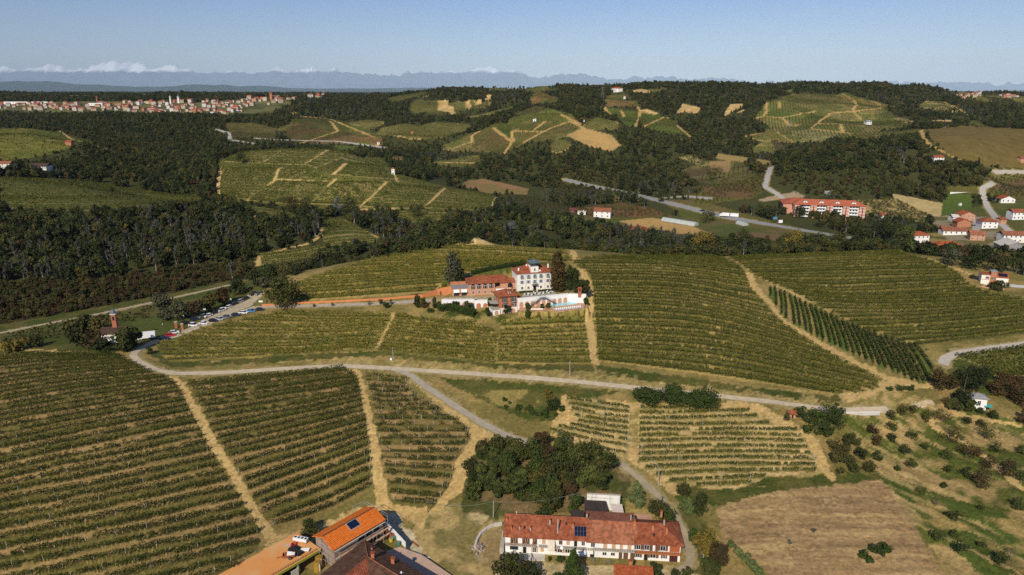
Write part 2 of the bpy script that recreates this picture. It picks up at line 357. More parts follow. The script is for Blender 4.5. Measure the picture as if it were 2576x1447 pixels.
# open land in the valleys and on the far hills
field([(0,835),(300,775),(580,712),(680,700),(640,770),(560,790),(430,848),(340,885),(0,890)], OLIVE, 0, GREEN, 14)
field([(330,800),(450,790),(500,800),(430,842),(350,850)], MEADOW, 0)
SHRUB = gpoly(wpoly([(-80,712),(250,706),(480,672),(640,652),(664,688),(590,706),(380,748),(100,800),(-80,834)])); paint(SHRUB, (.055,.042,.020), 1, (.04,.05,.016), 12)
paint(gpoly(wpoly([(-60,826),(100,800),(380,748),(580,706),(600,714),(380,762),(100,818),(-60,850)])), GREEN, 0, OLIVE, 5)
field([(560,384),(590,376),(700,370),(850,375),(960,398),(1000,438),(1120,470),(1250,495),(1242,532),(1060,526),(900,530),(760,522),(620,512),(546,502),(546,420)], OLIVE, 0, VINE, 14, .5, .12, 50, 1100)
for pp in ([(1430,545),(1560,540),(1700,545),(1850,560),(2020,585),(2100,592),(2000,604),(1720,600),(1600,585),(1500,560)],
           [(1690,545),(1900,575),(2000,585),(1900,600),(1700,590)]): field(pp, MEADOW, 0, (.11,.10,.04), 25)
field([(1555,556),(1640,548),(1720,560),(1780,585),(1800,592),(1700,588),(1600,572)], (.40,.27,.11), 3)
field([(1830,590),(1890,584),(1990,594),(1960,606),(1860,603)], BROWN, 3)
field([(1440,525),(1560,510),(1640,525),(1700,545),(1560,548),(1470,545)], (.15,.085,.04), 0, (.10,.075,.03), 18)
field([(1170,455),(1215,450),(1330,475),(1325,490),(1230,487),(1160,470)], (.25,.155,.085), 3, (.20,.16,.06), 25)
field([(1650,500),(1760,505),(1900,545),(2020,575),(1960,590),(1830,560),(1700,530)], OLIVE, 0, (.13,.10,.045), 16)
field([(1905,502),(2000,482),(2030,495),(1920,508)], (.30,.24,.17), 3)
field([(1720,492),(1930,455),(1935,475),(1890,500),(1760,515)], MEADOW, 0, OLIVE, 20)
field([(1690,530),(1800,535),(1800,550),(1720,548)], MEADOW)
field([(1780,405),(1860,400),(1900,440),(1840,470),(1740,455),(1710,430)], (.13,.12,.045), 0, (.09,.07,.03), 25)
field([(1785,408),(1840,403),(1838,432),(1790,440)], (.30,.20,.095), 3)
field([(1706,396),(1735,390),(1788,412),(1770,420)], (.33,.27,.12), 3, (.12,.12,.04), 8)
field([(1800,385),(1940,405),(1942,418),(1800,400)], (.30,.23,.09), 3)
field([(1950,425),(1930,470),(1880,500),(1790,495),(1740,470),(1850,462)], OLIVE, 0, (.12,.08,.04), 20)
field([(2240,486),(2380,513),(2420,545),(2395,556),(2330,545),(2280,520),(2252,500)], (.45,.36,.19), 3, (.38,.31,.15), 10)
field([(2100,505),(2260,500),(2360,552),(2330,562),(2190,545),(2090,520)], (.10,.09,.035), 0, (.30,.24,.10), 7)
field([(2375,485),(2450,490),(2440,535),(2365,545)], (.075,.115,.024)); field([(2380,470),(2470,468),(2465,488),(2385,482)], OLIVE)
field([(2480,440),(2576,425),(2700,420),(2700,500),(2500,500),(2470,475)], (.13,.085,.05), 0, OLIVE, 22)
field([(2400,530),(2576,500),(2700,500),(2700,640),(2560,620),(2420,560),(2380,560)], OLIVE, 4, MEADOW, 20)
field([(2300,590),(2420,580),(2576,600),(2576,650),(2380,640),(2300,620)], OLIVE, 4, DRY, 14)
field([(2330,545),(2500,545),(2576,600),(2540,640),(2400,620)], (.13,.12,.05), 4, (.25,.22,.16), 12)
# far vineyard hills, right
field([(2330,327),(2420,318),(2576,325),(2700,330),(2700,420),(2480,420),(2390,390),(2340,350)], (.155,.115,.04), 0, (.11,.10,.03), 40)
Q7 = lambda pp: [(1635+x*.3652, 176.1+y*.3652) for x, y in pp]
field(Q7([(720,330),(800,222),(990,165),(1270,170),(1340,157),(1620,262),(1790,388),(1480,440),(1000,500),(850,410)]), (.095,.10,.032), 0, (.17,.14,.055), 45)
for pp, c, c2 in (([(720,330),(800,225),(890,215),(990,165),(960,215),(900,260),(790,320)], (.10,.12,.03), (.14,.13,.04)),
    ([(790,320),(830,280),(1150,280),(1000,370),(960,350),(910,330)], (.08,.105,.025), (.12,.12,.035)),
    ([(780,330),(910,335),(970,385),(900,430),(850,400)], (.115,.12,.035), (.18,.16,.06)),
    ([(1120,280),(1240,300),(1110,400),(1020,390)], (.075,.10,.025), (.11,.11,.03)),
    ([(1250,300),(1400,285),(1480,365),(1190,370)], (.17,.15,.06), (.13,.12,.04)),
    ([(1400,285),(1560,300),(1780,385),(1720,410),(1500,370)], (.16,.15,.05), (.11,.12,.035)),
    ([(1270,180),(1340,160),(1500,210),(1620,260),(1400,280),(1420,220)], (.10,.115,.03), (.20,.14,.055)),
    ([(1150,370),(1480,380),(1460,430),(1380,440),(1130,400)], (.15,.15,.05), (.11,.12,.035)),
    ([(970,420),(1180,405),(1330,440),(1190,500),(1000,490)], (.19,.18,.085), (.13,.13,.045)),
    ([(1660,330),(1730,330),(1870,370),(1800,380)], (.36,.29,.16), (.28,.23,.11)),
    ([(700,540),(770,500),(840,485),(870,580),(720,565)], (.20,.18,.07), (.13,.13,.04)),
    ([(835,485),(880,480),(940,545),(870,570)], (.09,.06,.045), (.07,.05,.035)),
    ([(1850,240),(1900,215),(2030,220),(2090,260),(2060,280),(1870,265)], (.22,.18,.09), (.12,.12,.045)),
    ([(2060,270),(2200,320),(2120,300)], (.17,.14,.05), (.12,.12,.04)),
    ([(1660,430),(1850,410),(1880,430),(1680,455)], (.12,.10,.04), (.10,.10,.03)),
    ([(880,150),(1000,130),(960,160)], (.10,.13,.03), None),
    ([(2200,350),(2370,400),(2340,405),(2210,375)], (.13,.14,.04), None),
    ([(0,300),(130,330),(250,430),(280,460),(120,430),(0,395)], (.085,.11,.025), (.12,.12,.03))):
    field(Q7(pp), c, 0, c2, 30)
for pp in ([(800,225),(805,280),(785,320),(720,335)], [(785,320),(910,330),(970,385)], [(910,330),(990,315),(1140,285)], [(1110,400),(1240,305)], [(1240,300),(1400,285),(1480,365)],
           [(1400,280),(1430,240),(1410,215),(1330,165)], [(1150,370),(1310,372),(1480,385)], [(1310,372),(1330,430)], [(1890,218),(2030,220),(2090,255),(2080,300)], [(2030,220),(2140,275),(2200,320)],
           [(1870,415),(1885,470),(1930,520),(2130,615)], [(890,220),(895,260)], [(1400,285),(1620,262)], [(1000,385),(1030,375)], [(120,330),(280,460)], [(1110,405),(1390,440)], [(650,460),(760,435)], [(2140,275),(2080,295)]):
    track(Q7(pp), 5, TAN)
# central far hills
Q6 = lambda pp: [(817.6+x*.3418, 176.1+y*.3418) for x, y in pp]
field(Q6([(860,580),(1090,470),(1240,400),(1330,395),(1400,320),(1560,265),(1660,285),(1810,330),(1900,430),(1780,490),(1480,535),(1320,620),(1100,600)]), (.095,.105,.032), 0, (.16,.135,.05), 40)
for pp, c, c2 in (([(1100,480),(1180,430),(1240,430),(1360,525),(1350,570),(1230,600),(1120,560)], (.13,.115,.04), (.17,.12,.055)),
    ([(1240,420),(1365,415),(1375,520)], (.08,.105,.025), None), ([(1370,410),(1640,380),(1760,370),(1480,530),(1390,540)], (.11,.12,.03), (.16,.14,.05)),
    ([(1470,530),(1660,440),(1800,390),(1900,430),(1780,480),(1700,520)], (.16,.13,.05), (.12,.12,.04)), ([(1320,400),(1500,330),(1650,290),(1800,330),(1800,380),(1600,400),(1380,415)], (.11,.125,.03), (.17,.15,.055)),
    ([(860,560),(1080,470),(1090,510),(960,580)], (.15,.14,.05), (.10,.11,.03)), ([(860,580),(1100,540),(1230,600),(900,600)], (.16,.13,.055), (.22,.17,.075)),
    ([(1400,320),(1560,270),(1640,290),(1480,340)], (.14,.10,.05), (.10,.11,.03)), ([(1050,350),(1370,270),(1400,290),(1230,340),(1070,370)], (.13,.14,.04), (.10,.11,.03)),
    ([(1500,230),(1540,165),(1600,170),(1720,210),(1690,250),(1540,250)], (.12,.13,.035), (.25,.15,.06)),
    ([(2050,220),(2110,170),(2200,160),(2260,215),(2080,240)], (.16,.13,.05), (.11,.12,.035)), ([(2060,230),(2290,225),(2310,265),(2080,270)], (.15,.10,.045), (.12,.12,.035)),
    ([(2060,280),(2320,305),(2310,415),(2220,415),(2130,350)], (.075,.105,.022), (.10,.12,.03)), ([(2325,310),(2470,340),(2590,380),(2590,480),(2470,460),(2320,415)], (.075,.105,.022), (.11,.12,.03)),
    ([(0,355),(100,370),(260,415),(340,490),(260,510),(0,420)], (.085,.105,.03), (.13,.12,.04)), ([(0,430),(110,430),(200,500),(100,520),(0,520)], (.10,.09,.035), (.14,.11,.045)),
    ([(250,420),(390,470),(380,490),(330,490)], (.07,.09,.025), None), ([(495,640),(605,632),(560,665),(490,670)], (.22,.13,.075), None), ([(900,690),(1080,685),(1060,715),(920,715)], MEADOW, OLIVE), ([(60,555),(220,560),(220,590),(80,590)], (.07,.10,.025), None)):
    field(Q6(pp), c, 0, c2, 26)
field(Q6([(1770,485),(1880,432),(1960,440),(2110,480),(2180,560),(2100,600),(1950,565),(1860,520)]), TAN, 3, (.36,.25,.11), 12)
for pp in ([(950,575),(1080,530),(1085,480),(1130,455)], [(1240,428),(1375,530),(1320,620)], [(1385,530),(1375,450),(1420,440)], [(1460,535),(1560,480),(1660,430),(1800,380)], [(1380,450),(1620,455)],
           [(1810,380),(1920,440)], [(1540,440),(1620,380)], [(1480,330),(1640,290)], [(60,370),(200,430),(350,500)], [(200,430),(390,560)], [(2060,280),(2140,380),(2170,400)], [(2320,310),(2290,420)],
           [(2180,300),(2225,390)], [(2340,420),(2490,350)], [(2300,270),(2320,310),(2440,330)], [(330,520),(400,555)], [(1050,350),(1300,310)], [(1700,310),(1900,410)], [(790,680),(1090,685)]):
    track(Q6(pp), 4.5, TAN)
# sand cliffs
for pp in ([(835,290),(840,230),(880,218),(905,230),(900,260),(945,270),(960,340),(940,350),(900,310),(820,290)], [(1045,270),(1050,225),(1065,215),(1075,270),(1060,290)], [(1110,260),(1120,220),(1160,210),(1150,250)], [(1170,220),(1180,185),(1225,180),(1220,225)],
           [(2250,150),(2330,140),(2400,160),(2390,175),(2270,170)], [(2320,300),(2370,285),(2460,325),(2420,325)]):
    field(Q6(pp), SAND, 3, (.42,.29,.13), 9)
for pp in ([(205,265),(220,232),(330,255),(355,260),(320,300),(240,290),(180,300)], [(500,330),(540,250),(560,235),(650,232),(620,265),(560,290)], [(1930,350),(2000,345),(2090,345),(2080,370),(1940,375)], [(590,300),(650,270),(640,290)]):
    field(Q7(pp), SAND, 3, (.40,.28,.13), 10)
# left far vineyard hill
field([(-60,325),(60,322),(120,330),(250,360),(180,372),(100,395),(0,405),(-60,405)], (.085,.105,.025), 0, (.12,.12,.03), 40)
track([(120,352),(190,360),(250,372)], 4); track([(150,330),(180,350),(330,392)], 3)
field([(565,310),(640,310),(700,325),(690,350),(580,345)], (.085,.075,.03), 0, (.11,.09,.035), 20)
field([(730,300),(830,302),(960,345),(960,365),(740,360),(720,335)], (.10,.11,.03), 0, (.13,.085,.04), 40)
for pp in ([(740,290),(830,300),(940,345)], [(760,360),(850,330),(830,305)], [(720,290),(790,296)]): track(pp, 5, TAN)
field([(500,262),(620,255),(700,262),(690,285),(560,290)], OLIVE, 4); field([(-100,262),(250,255),(500,258),(700,243),(740,262),(640,290),(560,285),(300,285),(-100,280)], (.13,.13,.06), 4, (.07,.08,.03), 40)

SHRUB2 = gpoly(wpoly(Q7([(860,745),(1100,705),(1400,690),(1660,700),(1720,860),(1400,905),(1100,865),(900,800)]))) & (CLS == 1); SHRUB = SHRUB | SHRUB2
_bl = (CLS == 1) & (fbm(XX/150, YY/190, 511, 3) > .635) & (YY > 1000) & (YY < 2250) & (SG[None] > -.34)
COL[_bl] = np.array((.10,.105,.033))*(1-.5*_n2[_bl])+np.array((.20,.16,.06))*.5*_n2[_bl]; CLS[_bl] = 0
_ed = _bl & ~(np.roll(_bl, 1, 0) & np.roll(_bl, -1, 1)); COL[_ed & (fbm(XX/60, YY/60, 517, 2) > .52)] = TAN
_br = gpoly(wpoly([(2325,325),(2420,316),(2576,323),(2720,328),(2720,425),(2480,422),(2390,392),(2335,350)])); COL[_br] = np.array((.135,.104,.036))*(.55+.5*_n1[_br]+.4*fbm(XX[_br]/45, YY[_br]/3.2, 611, 3)[:, None])
FARV = (CLS == 0) & ~_br & (YY > 640) & (YY < 2250) & (ZG > 15)
_pc = np.floor(XX/130+fbm(XX/90, YY/90, 402, 2)*1.2).astype(int); _pr = np.floor(YY/190+fbm(XX/90, YY/90, 403, 2)*1.2).astype(int); PATCH = (_hash(_pc, _pr, 404)*4).astype(int)
COL[FARV] *= (.72+.6*_hash(_pc, _pr, 405)[FARV])[:, None]
ORCH = np.zeros((NL, NS), bool)
for pp in ([(0,850),(100,825),(250,797),(380,772),(380,798),(200,840),(0,885)], [(1720,492),(1930,457),(1932,476),(1890,500),(1760,515)], [(1950,425),(1932,470),(1880,470),(1850,462),(1900,440)], [(1740,470),(1850,462),(1890,500),(1795,495)], [(2105,506),(2258,502),(2352,552),(2330,560),(2192,543),(2095,520)], [(1450,525),(1560,512),(1640,527),(1690,543),(1560,547),(1475,543)], [(1706,396),(1735,390),(1788,412),(1770,420)], [(2300,300),(2310,300)], [(2480,440),(2576,428),(2700,424),(2700,498),(2505,498),(2475,475)], [(1250,492),(1330,495),(1430,520),(1440,545),(1330,530)]):
    if len(pp) > 2: ORCH |= gpoly(wpoly(pp))
CLS[ORCH & (YY > 420)] = 0
# near ground
field([(1180,1130),(1240,1100),(1350,1125),(1300,1130),(1215,1135)], OLIVE, 0, GREEN, 6)
field([(1100,950),(1350,965),(1560,985),(1430,1010),(1410,1060),(1330,1060),(1200,1000)], GREEN, 0, OLIVE, 8)
field([(1200,985),(1330,980),(1360,1010),(1330,1040),(1240,1015)], OLIVE, 0, DRY, 7)
field([(380,900),(1000,925),(1300,945),(1600,975),(2050,1020),(2200,1030),(2350,1005),(2260,985),(1900,975),(1480,930),(1240,918),(900,900),(700,905),(500,912),(400,888)], DRY, 0, (.30,.235,.10), 5)
field([(395,880),(430,905),(700,895),(950,883),(1240,915),(1480,915),(1500,935),(1240,925),(960,895),(700,910),(430,925),(370,890)], GREEN, 0, OLIVE, 6)
field([(1500,918),(1900,975),(2140,1000),(2100,1015),(1850,985),(1500,940)], GREEN, 0, OLIVE, 9)
field([(1410,1000),(1600,1012),(1900,1010),(2000,1070),(2080,1190),(1900,1230),(1700,1225),(1560,1150),(1380,1095)], STRAW, 0, DRY, 6, .58)
field([(2120,1045),(2230,1035),(2400,1010),(2576,1060),(2700,1100),(2700,1460),(2400,1460),(2280,1290),(2200,1190)], (.34,.25,.115), 0, (.085,.105,.022), 11, .46)
field([(2190,1180),(2420,1260),(2580,1310),(2700,1380),(2700,1460),(2480,1460),(2350,1330),(2240,1230)], (.065,.092,.018), 0, (.28,.21,.08), 9, .62)
field([(1800,1284),(1830,1264),(1950,1235),(2216,1208),(2275,1274),(2304,1326),(2327,1367),(2385,1460),(1960,1460),(1830,1370)], (.335,.232,.125), 3, (.295,.20,.105), 7)
field([(1690,1225),(1950,1200),(2200,1190),(2230,1205),(1950,1236),(1800,1275),(1700,1255)], OLIVE, 0, GREEN, 8)
field([(1060,1290),(1170,1260),(1250,1300),(1265,1400),(1240,1460),(1000,1460),(1030,1340)], (.36,.275,.13), 3, (.20,.17,.07), 6)
field([(1160,1290),(1200,1270),(1270,1300),(1200,1320)], (.42,.34,.19), 3, (.15,.14,.06), 5)
field([(1192,1380),(1205,1340),(1262,1312),(1268,1390),(1360,1410),(1300,1460),(1200,1420)], (.27,.20,.10), 3, (.31,.24,.125), 5)
field([(1265,1405),(1420,1420),(1720,1425),(1760,1450),(1760,1470),(1240,1470),(1250,1420)], (.52,.42,.26), 3, (.42,.34,.20), 6)
field([(1170,1140),(1215,1125),(1480,1128),(1590,1190),(1570,1280),(1250,1300),(1160,1285)], (.16,.12,.06), 0, (.07,.08,.025), 5)
field([(1700,1240),(1760,1290),(1830,1400),(1800,1460),(1740,1440),(1715,1330)], (.12,.115,.04), 0, GREEN, 5)
field([(2380,880),(2576,860),(2700,860),(2700,990),(2500,1000),(2380,960)], OLIVE, 0, GREEN, 8)
field([(2310,870),(2400,895),(2580,860),(2700,850),(2700,870),(2400,905),(2370,925),(2330,905)], GREEN, 0, DRY, 6)
field([(1180,690),(1330,655),(1400,665),(1300,680),(1200,705)], (.06,.085,.02), 0, OLIVE, 4)
field([(1100,790),(1180,770),(1290,800),(1480,782),(1480,800),(1290,815),(1200,805),(1080,795)], DRY, 0, GREEN, 4)
field([(690,1350),(760,1330),(905,1280),(960,1265),(1090,1275),(1060,1330),(1010,1300),(930,1290),(800,1360),(700,1400),(650,1400)], DIRT, 3, (.38,.28,.125), 4)

paint(gpoly(np.array([(3.4, 300), (12, 298), (36, 303), (36, 312.6), (26.5, 313.5), (3.4, 305.2)])), (.50,.30,.19), 4)
paint(gpoly(pz_poly([(1112, 757), (1228, 756), (1262, 744), (1250, 741), (1180, 745), (1110, 749)], 23.0)), (.36,.31,.22), 4)
_kd = np.exp(-((XX-_kb.x)/10)**2-((YY-_kb.y-4)/6)**2); paint((_kd > .35) & (fbm(XX/3, YY/3, 603, 3) > .42), (.56,.43,.25), 3)
# dirt tracks between the vineyards
for pp, w in (([(432,945),(450,965),(520,1085),(590,1190),(660,1310),(690,1370),(670,1400)], 3.4), ([(876,926),(898,940),(915,1010),(930,1080),(945,1160),(955,1230),(960,1270)], 3.4),
    ([(1030,945),(1100,1000),(1190,1075),(1200,1105),(1170,1150),(1145,1230),(1090,1275),(960,1275)], 4.2), ([(1195,1085),(1250,1115)], 7), ([(985,790),(970,830),(948,868)], 3.0),
    ([(1438,630),(1460,665),(1485,735),(1482,800),(1490,860),(1497,915)], 3.4), ([(1884,690),(1895,720),(1955,780),(1980,812),(2060,862),(2150,910),(2240,955),(2330,965)], 4.4),
    ([(1928,705),(2010,745),(2100,788),(2200,828),(2300,868)], 2.6), ([(2130,998),(2200,975),(2300,965),(2340,970)], 7), ([(2265,632),(2350,655),(2440,690)], 3), ([(2430,715),(2510,750),(2580,785)], 2.5),
    ([(1420,1000),(1435,1045),(1400,1080),(1560,1130),(1650,1190),(1700,1240)], 3.6), ([(1900,1015),(1980,1070),(2040,1100),(2065,1150),(2085,1200)], 3.6), ([(2560,1070),(2400,1040),(2330,1060),(2450,1130),(2576,1230)], 2.5),
    ([(0,900),(60,880),(180,885),(300,888)], 2.6), ([(1170,690),(1230,670),(1330,655),(1400,655)], 3), ([(1130,612),(1190,615),(1250,612)], 4.5), ([(1095,725),(1115,715)], 4),
    ([(815,565),(808,590),(780,612),(655,642),(648,668)], 3.6), ([(860,552),(905,575),(960,603)], 3), ([(600,517),(650,550)], 3), ([(0,470),(40,528)], 4.5),
    ([(712,374),(662,408)], 4), ([(823,378),(764,414)], 4), ([(704,424),(690,455),(622,504)], 4), ([(870,412),(840,438)], 5), ([(842,452),(815,480),(780,514)], 4), ([(970,458),(940,490),(908,520)], 4.5), ([(1118,474),(1090,500),(1062,523)], 4), ([(1250,497),(1238,512),(1242,527)], 4), ([(862,380),(862,396),(800,420)], 3), ([(700,452),(765,455),(840,458)], 4), ([(650,425),(580,500)], 2), ([(992,440),(1000,458)], 3), ([(553,425),(548,470),(550,500)], 4), ([(900,528),(1060,523),(1130,522)], 3)):
    track(pp, w, DIRT, 3, None, STRAW)
track([(990,1305),(1015,1345),(1045,1385)], 4.0, (.48,.42,.32))
# roads and yards get their own sheets; keep the ground and woods clear beneath
ROADS = [
 ('road', 'pale gravel lane curving past the car park and under the vineyards', [(640,772),(560,802),(490,828),(440,848),(385,862),(350,878),(335,893),(350,910),(390,930),(440,940),(560,938),(700,929),(800,923),(870,921),(1000,928),(1150,938),(1300,948),(1450,960),(1600,976),(1800,996),(1950,1012),(2050,1026),(2130,1033),(2235,1030)], 3.0, (.58,.48,.33)),
 ('road', 'paved side lane dropping to the wood behind the farmhouse', [(985,927),(1030,942),(1075,975),(1150,1025),(1230,1075),(1290,1102),(1360,1124)], 2.8, (.42,.36,.27)),
 ('path', 'narrow lane coming down past the reeds to the farmyard', [(1560,1165),(1610,1205),(1660,1250),(1690,1290),(1715,1330),(1735,1380),(1740,1420),(1700,1440)], 2.2, (.42,.34,.22)),
 ('path', 'driveway along the terracotta wall to the hotel', [(640,774),(720,771),(850,768),(960,764),(1060,758),(1100,754)], 3.2, (.44,.375,.28)),
 ('road', 'pale valley road along the foot of the dark wood', [(-60,850),(0,838),(100,818),(250,790),(380,762),(500,735),(580,717)], 3.6, (.50,.40,.26)),
 ('road', 'pale bend of road at the edge of the far vineyard', [(2700,845),(2576,866),(2480,878),(2410,888),(2378,902),(2372,918)], 4.0, (.52,.46,.37)),
 ('road', 'grey main road crossing the valley floor', [(1420,452),(1470,464),(1560,482),(1640,500),(1700,515),(1760,530),(1830,547),(1940,566),(2020,579),(2110,594),(2200,606)], 9.0, (.30,.30,.29)),
 ('road', 'white country road winding uphill behind the hamlet', [(2560,600),(2510,555),(2484,520),(2474,495),(2472,475),(2500,460)], 5.5, (.50,.46,.40)),
 ('road', 'straight lane between the hamlet gardens', [(2452,595),(2455,575),(2458,548)], 5.0, (.42,.40,.37)),
 ('road', 'lane into the valley behind the apartment block', [(1990,515),(1955,488),(1925,470),(1932,440),(1940,420)], 5.0, (.42,.40,.37)),
 ('road', 'side road joining the main road at the junction', [(1655,500),(1720,494),(1790,500)], 6.0, (.38,.37,.35)),
 ('road', 'winding road through the far left wood', [(540,325),(575,335),(580,352),(640,362)], 6.0, (.42,.40,.37)),
 ('road', 'pale road line across the far woodland', [(640,348),(700,352),(850,356),(970,372)], 6.0, (.42,.40,.37)),
 ('road', 'farm road on the far right rise', [(2500,433),(2580,433),(2680,432)], 6.0, (.46,.42,.35)),
 ('road', 'white drive beside the small tower house', [(2700,725),(2576,722),(2510,716)], 5.0, (.62,.60,.57)),
]
ROADW = []
for nm, lab, pp, w, col in ROADS:
    wp = wpoly(pp, False); ROADW.append(wp); M = gline(wp, w/2+1.2); CLS[M] = 4
    COL[gline(wp, w/2+.9)] = (.30, .25, .13)
paint(gpoly(wpoly(PARK)), (.42,.37,.29), 4)
paint(gline(wpoly([(2300,1022),(2340,1012)], False), 1.4), (.52,.43,.30), 4)
# harvest streaks on the ploughed field, mower streaks down the dry slope
def streak(pp, ang, lx, ly, amt, seed):
    M = gpoly(wpoly(pp)); c, s = math.cos(ang), math.sin(ang); x, y = XX[M], YY[M]; u = x*c+y*s; v = -x*s+y*c
    COL[M] *= (1+amt*2*(fbm(u/lx, v/ly, seed, 4)-.5))[:, None]
    k = np.clip((fbm(u/lx*.6, v/ly*.5, seed+4, 3)-.58)*7, 0, 1)[:, None]*.6; COL[M] = COL[M]*(1-k)+np.array((.50,.37,.18))*k
streak([(1800,1284),(1830,1264),(1950,1235),(2216,1208),(2275,1274),(2304,1326),(2327,1367),(2385,1460),(1960,1460),(1830,1370)], R(4), 22, .55, .5, 201)
streak([(2120,1045),(2230,1035),(2400,1010),(2576,1060),(2700,1100),(2700,1460),(2400,1460),(2280,1290),(2200,1190)], R(-48), 12, 1.1, .6, 211)
streak([(380,900),(1000,925),(1300,945),(1600,975),(2050,1020),(2200,1030),(2350,1005),(2260,985),(1900,975),(1480,930),(1240,918),(900,900),(700,905),(500,912),(400,888)], R(60), 3, 1.0, .5, 221)
streak([(1410,1000),(1600,1012),(1900,1010),(2000,1070),(2080,1190),(1900,1230),(1700,1225),(1560,1150),(1380,1095)], R(4), 8, .7, .4, 231)

# ------------------------------------------------------------------ vineyards: rows laid out on the slopes
BLOCKS = {}
def _fill(P):
    ok = ~np.isnan(P[:, 1])
    if ok.sum() < 2: return None
    i = np.arange(len(P)); return np.c_[np.interp(i, i[ok], P[ok, 0]), np.interp(i, i[ok], P[ok, 1])]
def rowline(pp, m=24, ymax=None):
    p = np.array(pp, float); d = np.r_[0, np.cumsum(np.hypot(*np.diff(p, axis=0).T))]; t = np.linspace(0, d[-1], m)
    if len(p) > 2:
        f = _cub(d, t, p)
    else: f = np.c_[np.interp(t, d, p[:, 0]), np.interp(t, d, p[:, 1])]
    X, Y, _ = cast(f[:, 0], f[:, 1], ymax); return _fill(np.c_[X, Y])
def block(name, ctrl, n, ymax=None, explicit=False):
    cr_ = [rowline(r, 24, ymax) for r in ctrl]; cr_ = [c for c in cr_ if c is not None]
    K = np.array(cr_)
    if not explicit:
        d = np.r_[0, np.cumsum(np.hypot(*(K[1:]-K[:-1]).mean(1).T))]
        t = np.linspace(0, d[-1], n)
        K = _cub(d, t, K.reshape(len(K), -1)).reshape(n, 24, 2) if len(K) > 2 else np.array([K[0]+(K[1]-K[0])*a for a in np.linspace(0, 1, n)])
    for _ in range(2):
        K[:, 1:-1] = (K[:, :-2]+2*K[:, 1:-1]+K[:, 2:])/4
    BLOCKS[name] = K; return K
def paintrows(name, inter=(STRAW, OLIVE), near=(.14, .13, .045), amt=1.0, under=True):
    K = BLOCKS[name]; n = len(K)
    L = np.hypot(*np.diff(K[n//2], axis=0).T).sum(); mu = int(np.clip(L/(.0016*K[..., 1].mean()), 60, 900))
    u = np.linspace(0, 23, mu); i = np.clip(u.astype(int), 0, 22); f = (u-i)[None, :, None]
    sub = 9; v = np.linspace(-.45, n-.55, int((n)*sub)); vi = np.clip(v.astype(int), 0, max(0, n-2)); g = (v-vi)[:, None, None]
    a = K[vi]*(1-g)+K[np.minimum(vi+1, n-1)]*g
    a = a[:, i]*(1-f)+a[:, i+1]*f
    x, y = a[..., 0].ravel(), a[..., 1].ravel(); r, c = gidx(x, y)
    r = np.clip(np.round(r).astype(int), 0, NL-1); c = np.clip(np.round(c).astype(int), 0, NS-1)
    ph = np.repeat(v, mu); fr = np.abs(ph-np.round(ph))           # 0 on a row, .5 midway
    lane = np.floor(ph).astype(int)
    hh = _hash(lane, lane*0, 77); nn = fbm(x/7, y/7, 61, 3); n3 = fbm(x/26, y/26, 62, 3)
    q = np.clip(((lane % 2)*.8+.08+(nn-.5)*(.9 if amt < 1 else 1.3)+(n3-.5)*amt*1.2+(hh-.4)*.6*amt), 0, 1)[:, None]
    base = np.array(inter[1])*(1-q)+np.array(inter[0])*q
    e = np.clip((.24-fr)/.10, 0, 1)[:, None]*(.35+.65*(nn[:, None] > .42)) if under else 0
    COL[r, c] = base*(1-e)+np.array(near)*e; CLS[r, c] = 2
def ylift(pp, d): return [(x, y+d) for x, y in pp]
block('a', [[(292,893),(120,893),(-50,903)], [(360,928),(150,945),(-50,975)], [(436,962),(200,995),(-50,1035)], [(474,1028),(230,1075),(-50,1130)], [(526,1128),(260,1185),(-50,1248)], [(574,1208),(280,1275),(-50,1342)], [(622,1288),(300,1362),(-50,1435)], [(655,1358),(320,1440),(-50,1530)], [(600,1425),(300,1505),(-50,1600)]], 39)
block('b', [[(472,966),(660,948),(866,929)], [(496,1000),(700,975),(896,950)], [(532,1080),(730,1042),(908,1004)], [(576,1150),(760,1103),(918,1060)], [(624,1228),(780,1173),(927,1120)], [(656,1288),(800,1230),(933,1175)], [(684,1322),(810,1282),(928,1224)]], 23)
block('c', [[(920,946),(970,950),(1026,956)], [(928,972),(980,977),(1022,976)], [(937,1014),(1000,1018),(1072,1012)], [(945,1050),(1040,1052),(1147,1055)], [(954,1102),(1060,1100),(1180,1098)], [(963,1146),(1060,1150),(1147,1152)], [(975,1205),(1050,1212),(1128,1220)], [(989,1258),(1040,1264),(1095,1266)]], 21)
Q3 = lambda pp: [(1320.7+x*.3174, 943.4+y*.3174) for x, y in pp]
block('d', [Q3(r) for r in ([(330,192),(600,232),(825,268)], [(350,235),(600,275),(822,305)], [(372,275),(600,320),(820,345)], [(395,325),(600,362),(818,388)], [(420,368),(600,403),(816,430)], [(357,398),(600,450),(814,475)], [(265,415),(560,480),(811,525)], [(195,440),(500,520),(808,572)], [(425,542),(600,590),(805,632)])], 9, None, True)
block('e', [Q3(r) for r in ([(908,262),(1130,268),(1350,258)], [(908,310),(1350,300),(1780,288)], [(907,357),(1400,345),(1840,330)], [(906,398),(1400,398),(1938,388)], [(904,446),(1500,440),(2160,442)], [(903,490),(1500,478),(2185,487)], [(902,535),(1500,520),(2215,532)], [(901,585),(1500,570),(2240,580)], [(900,632),(1500,618),(2265,626)], [(900,682),(1500,665),(2292,670)], [(952,742),(1500,715),(2300,720)], [(1037,792),(1500,770),(2308,760)], [(1142,848),(1500,830),(1908,812)], [(1352,885),(1560,875),(1790,862)])], 14, None, True)
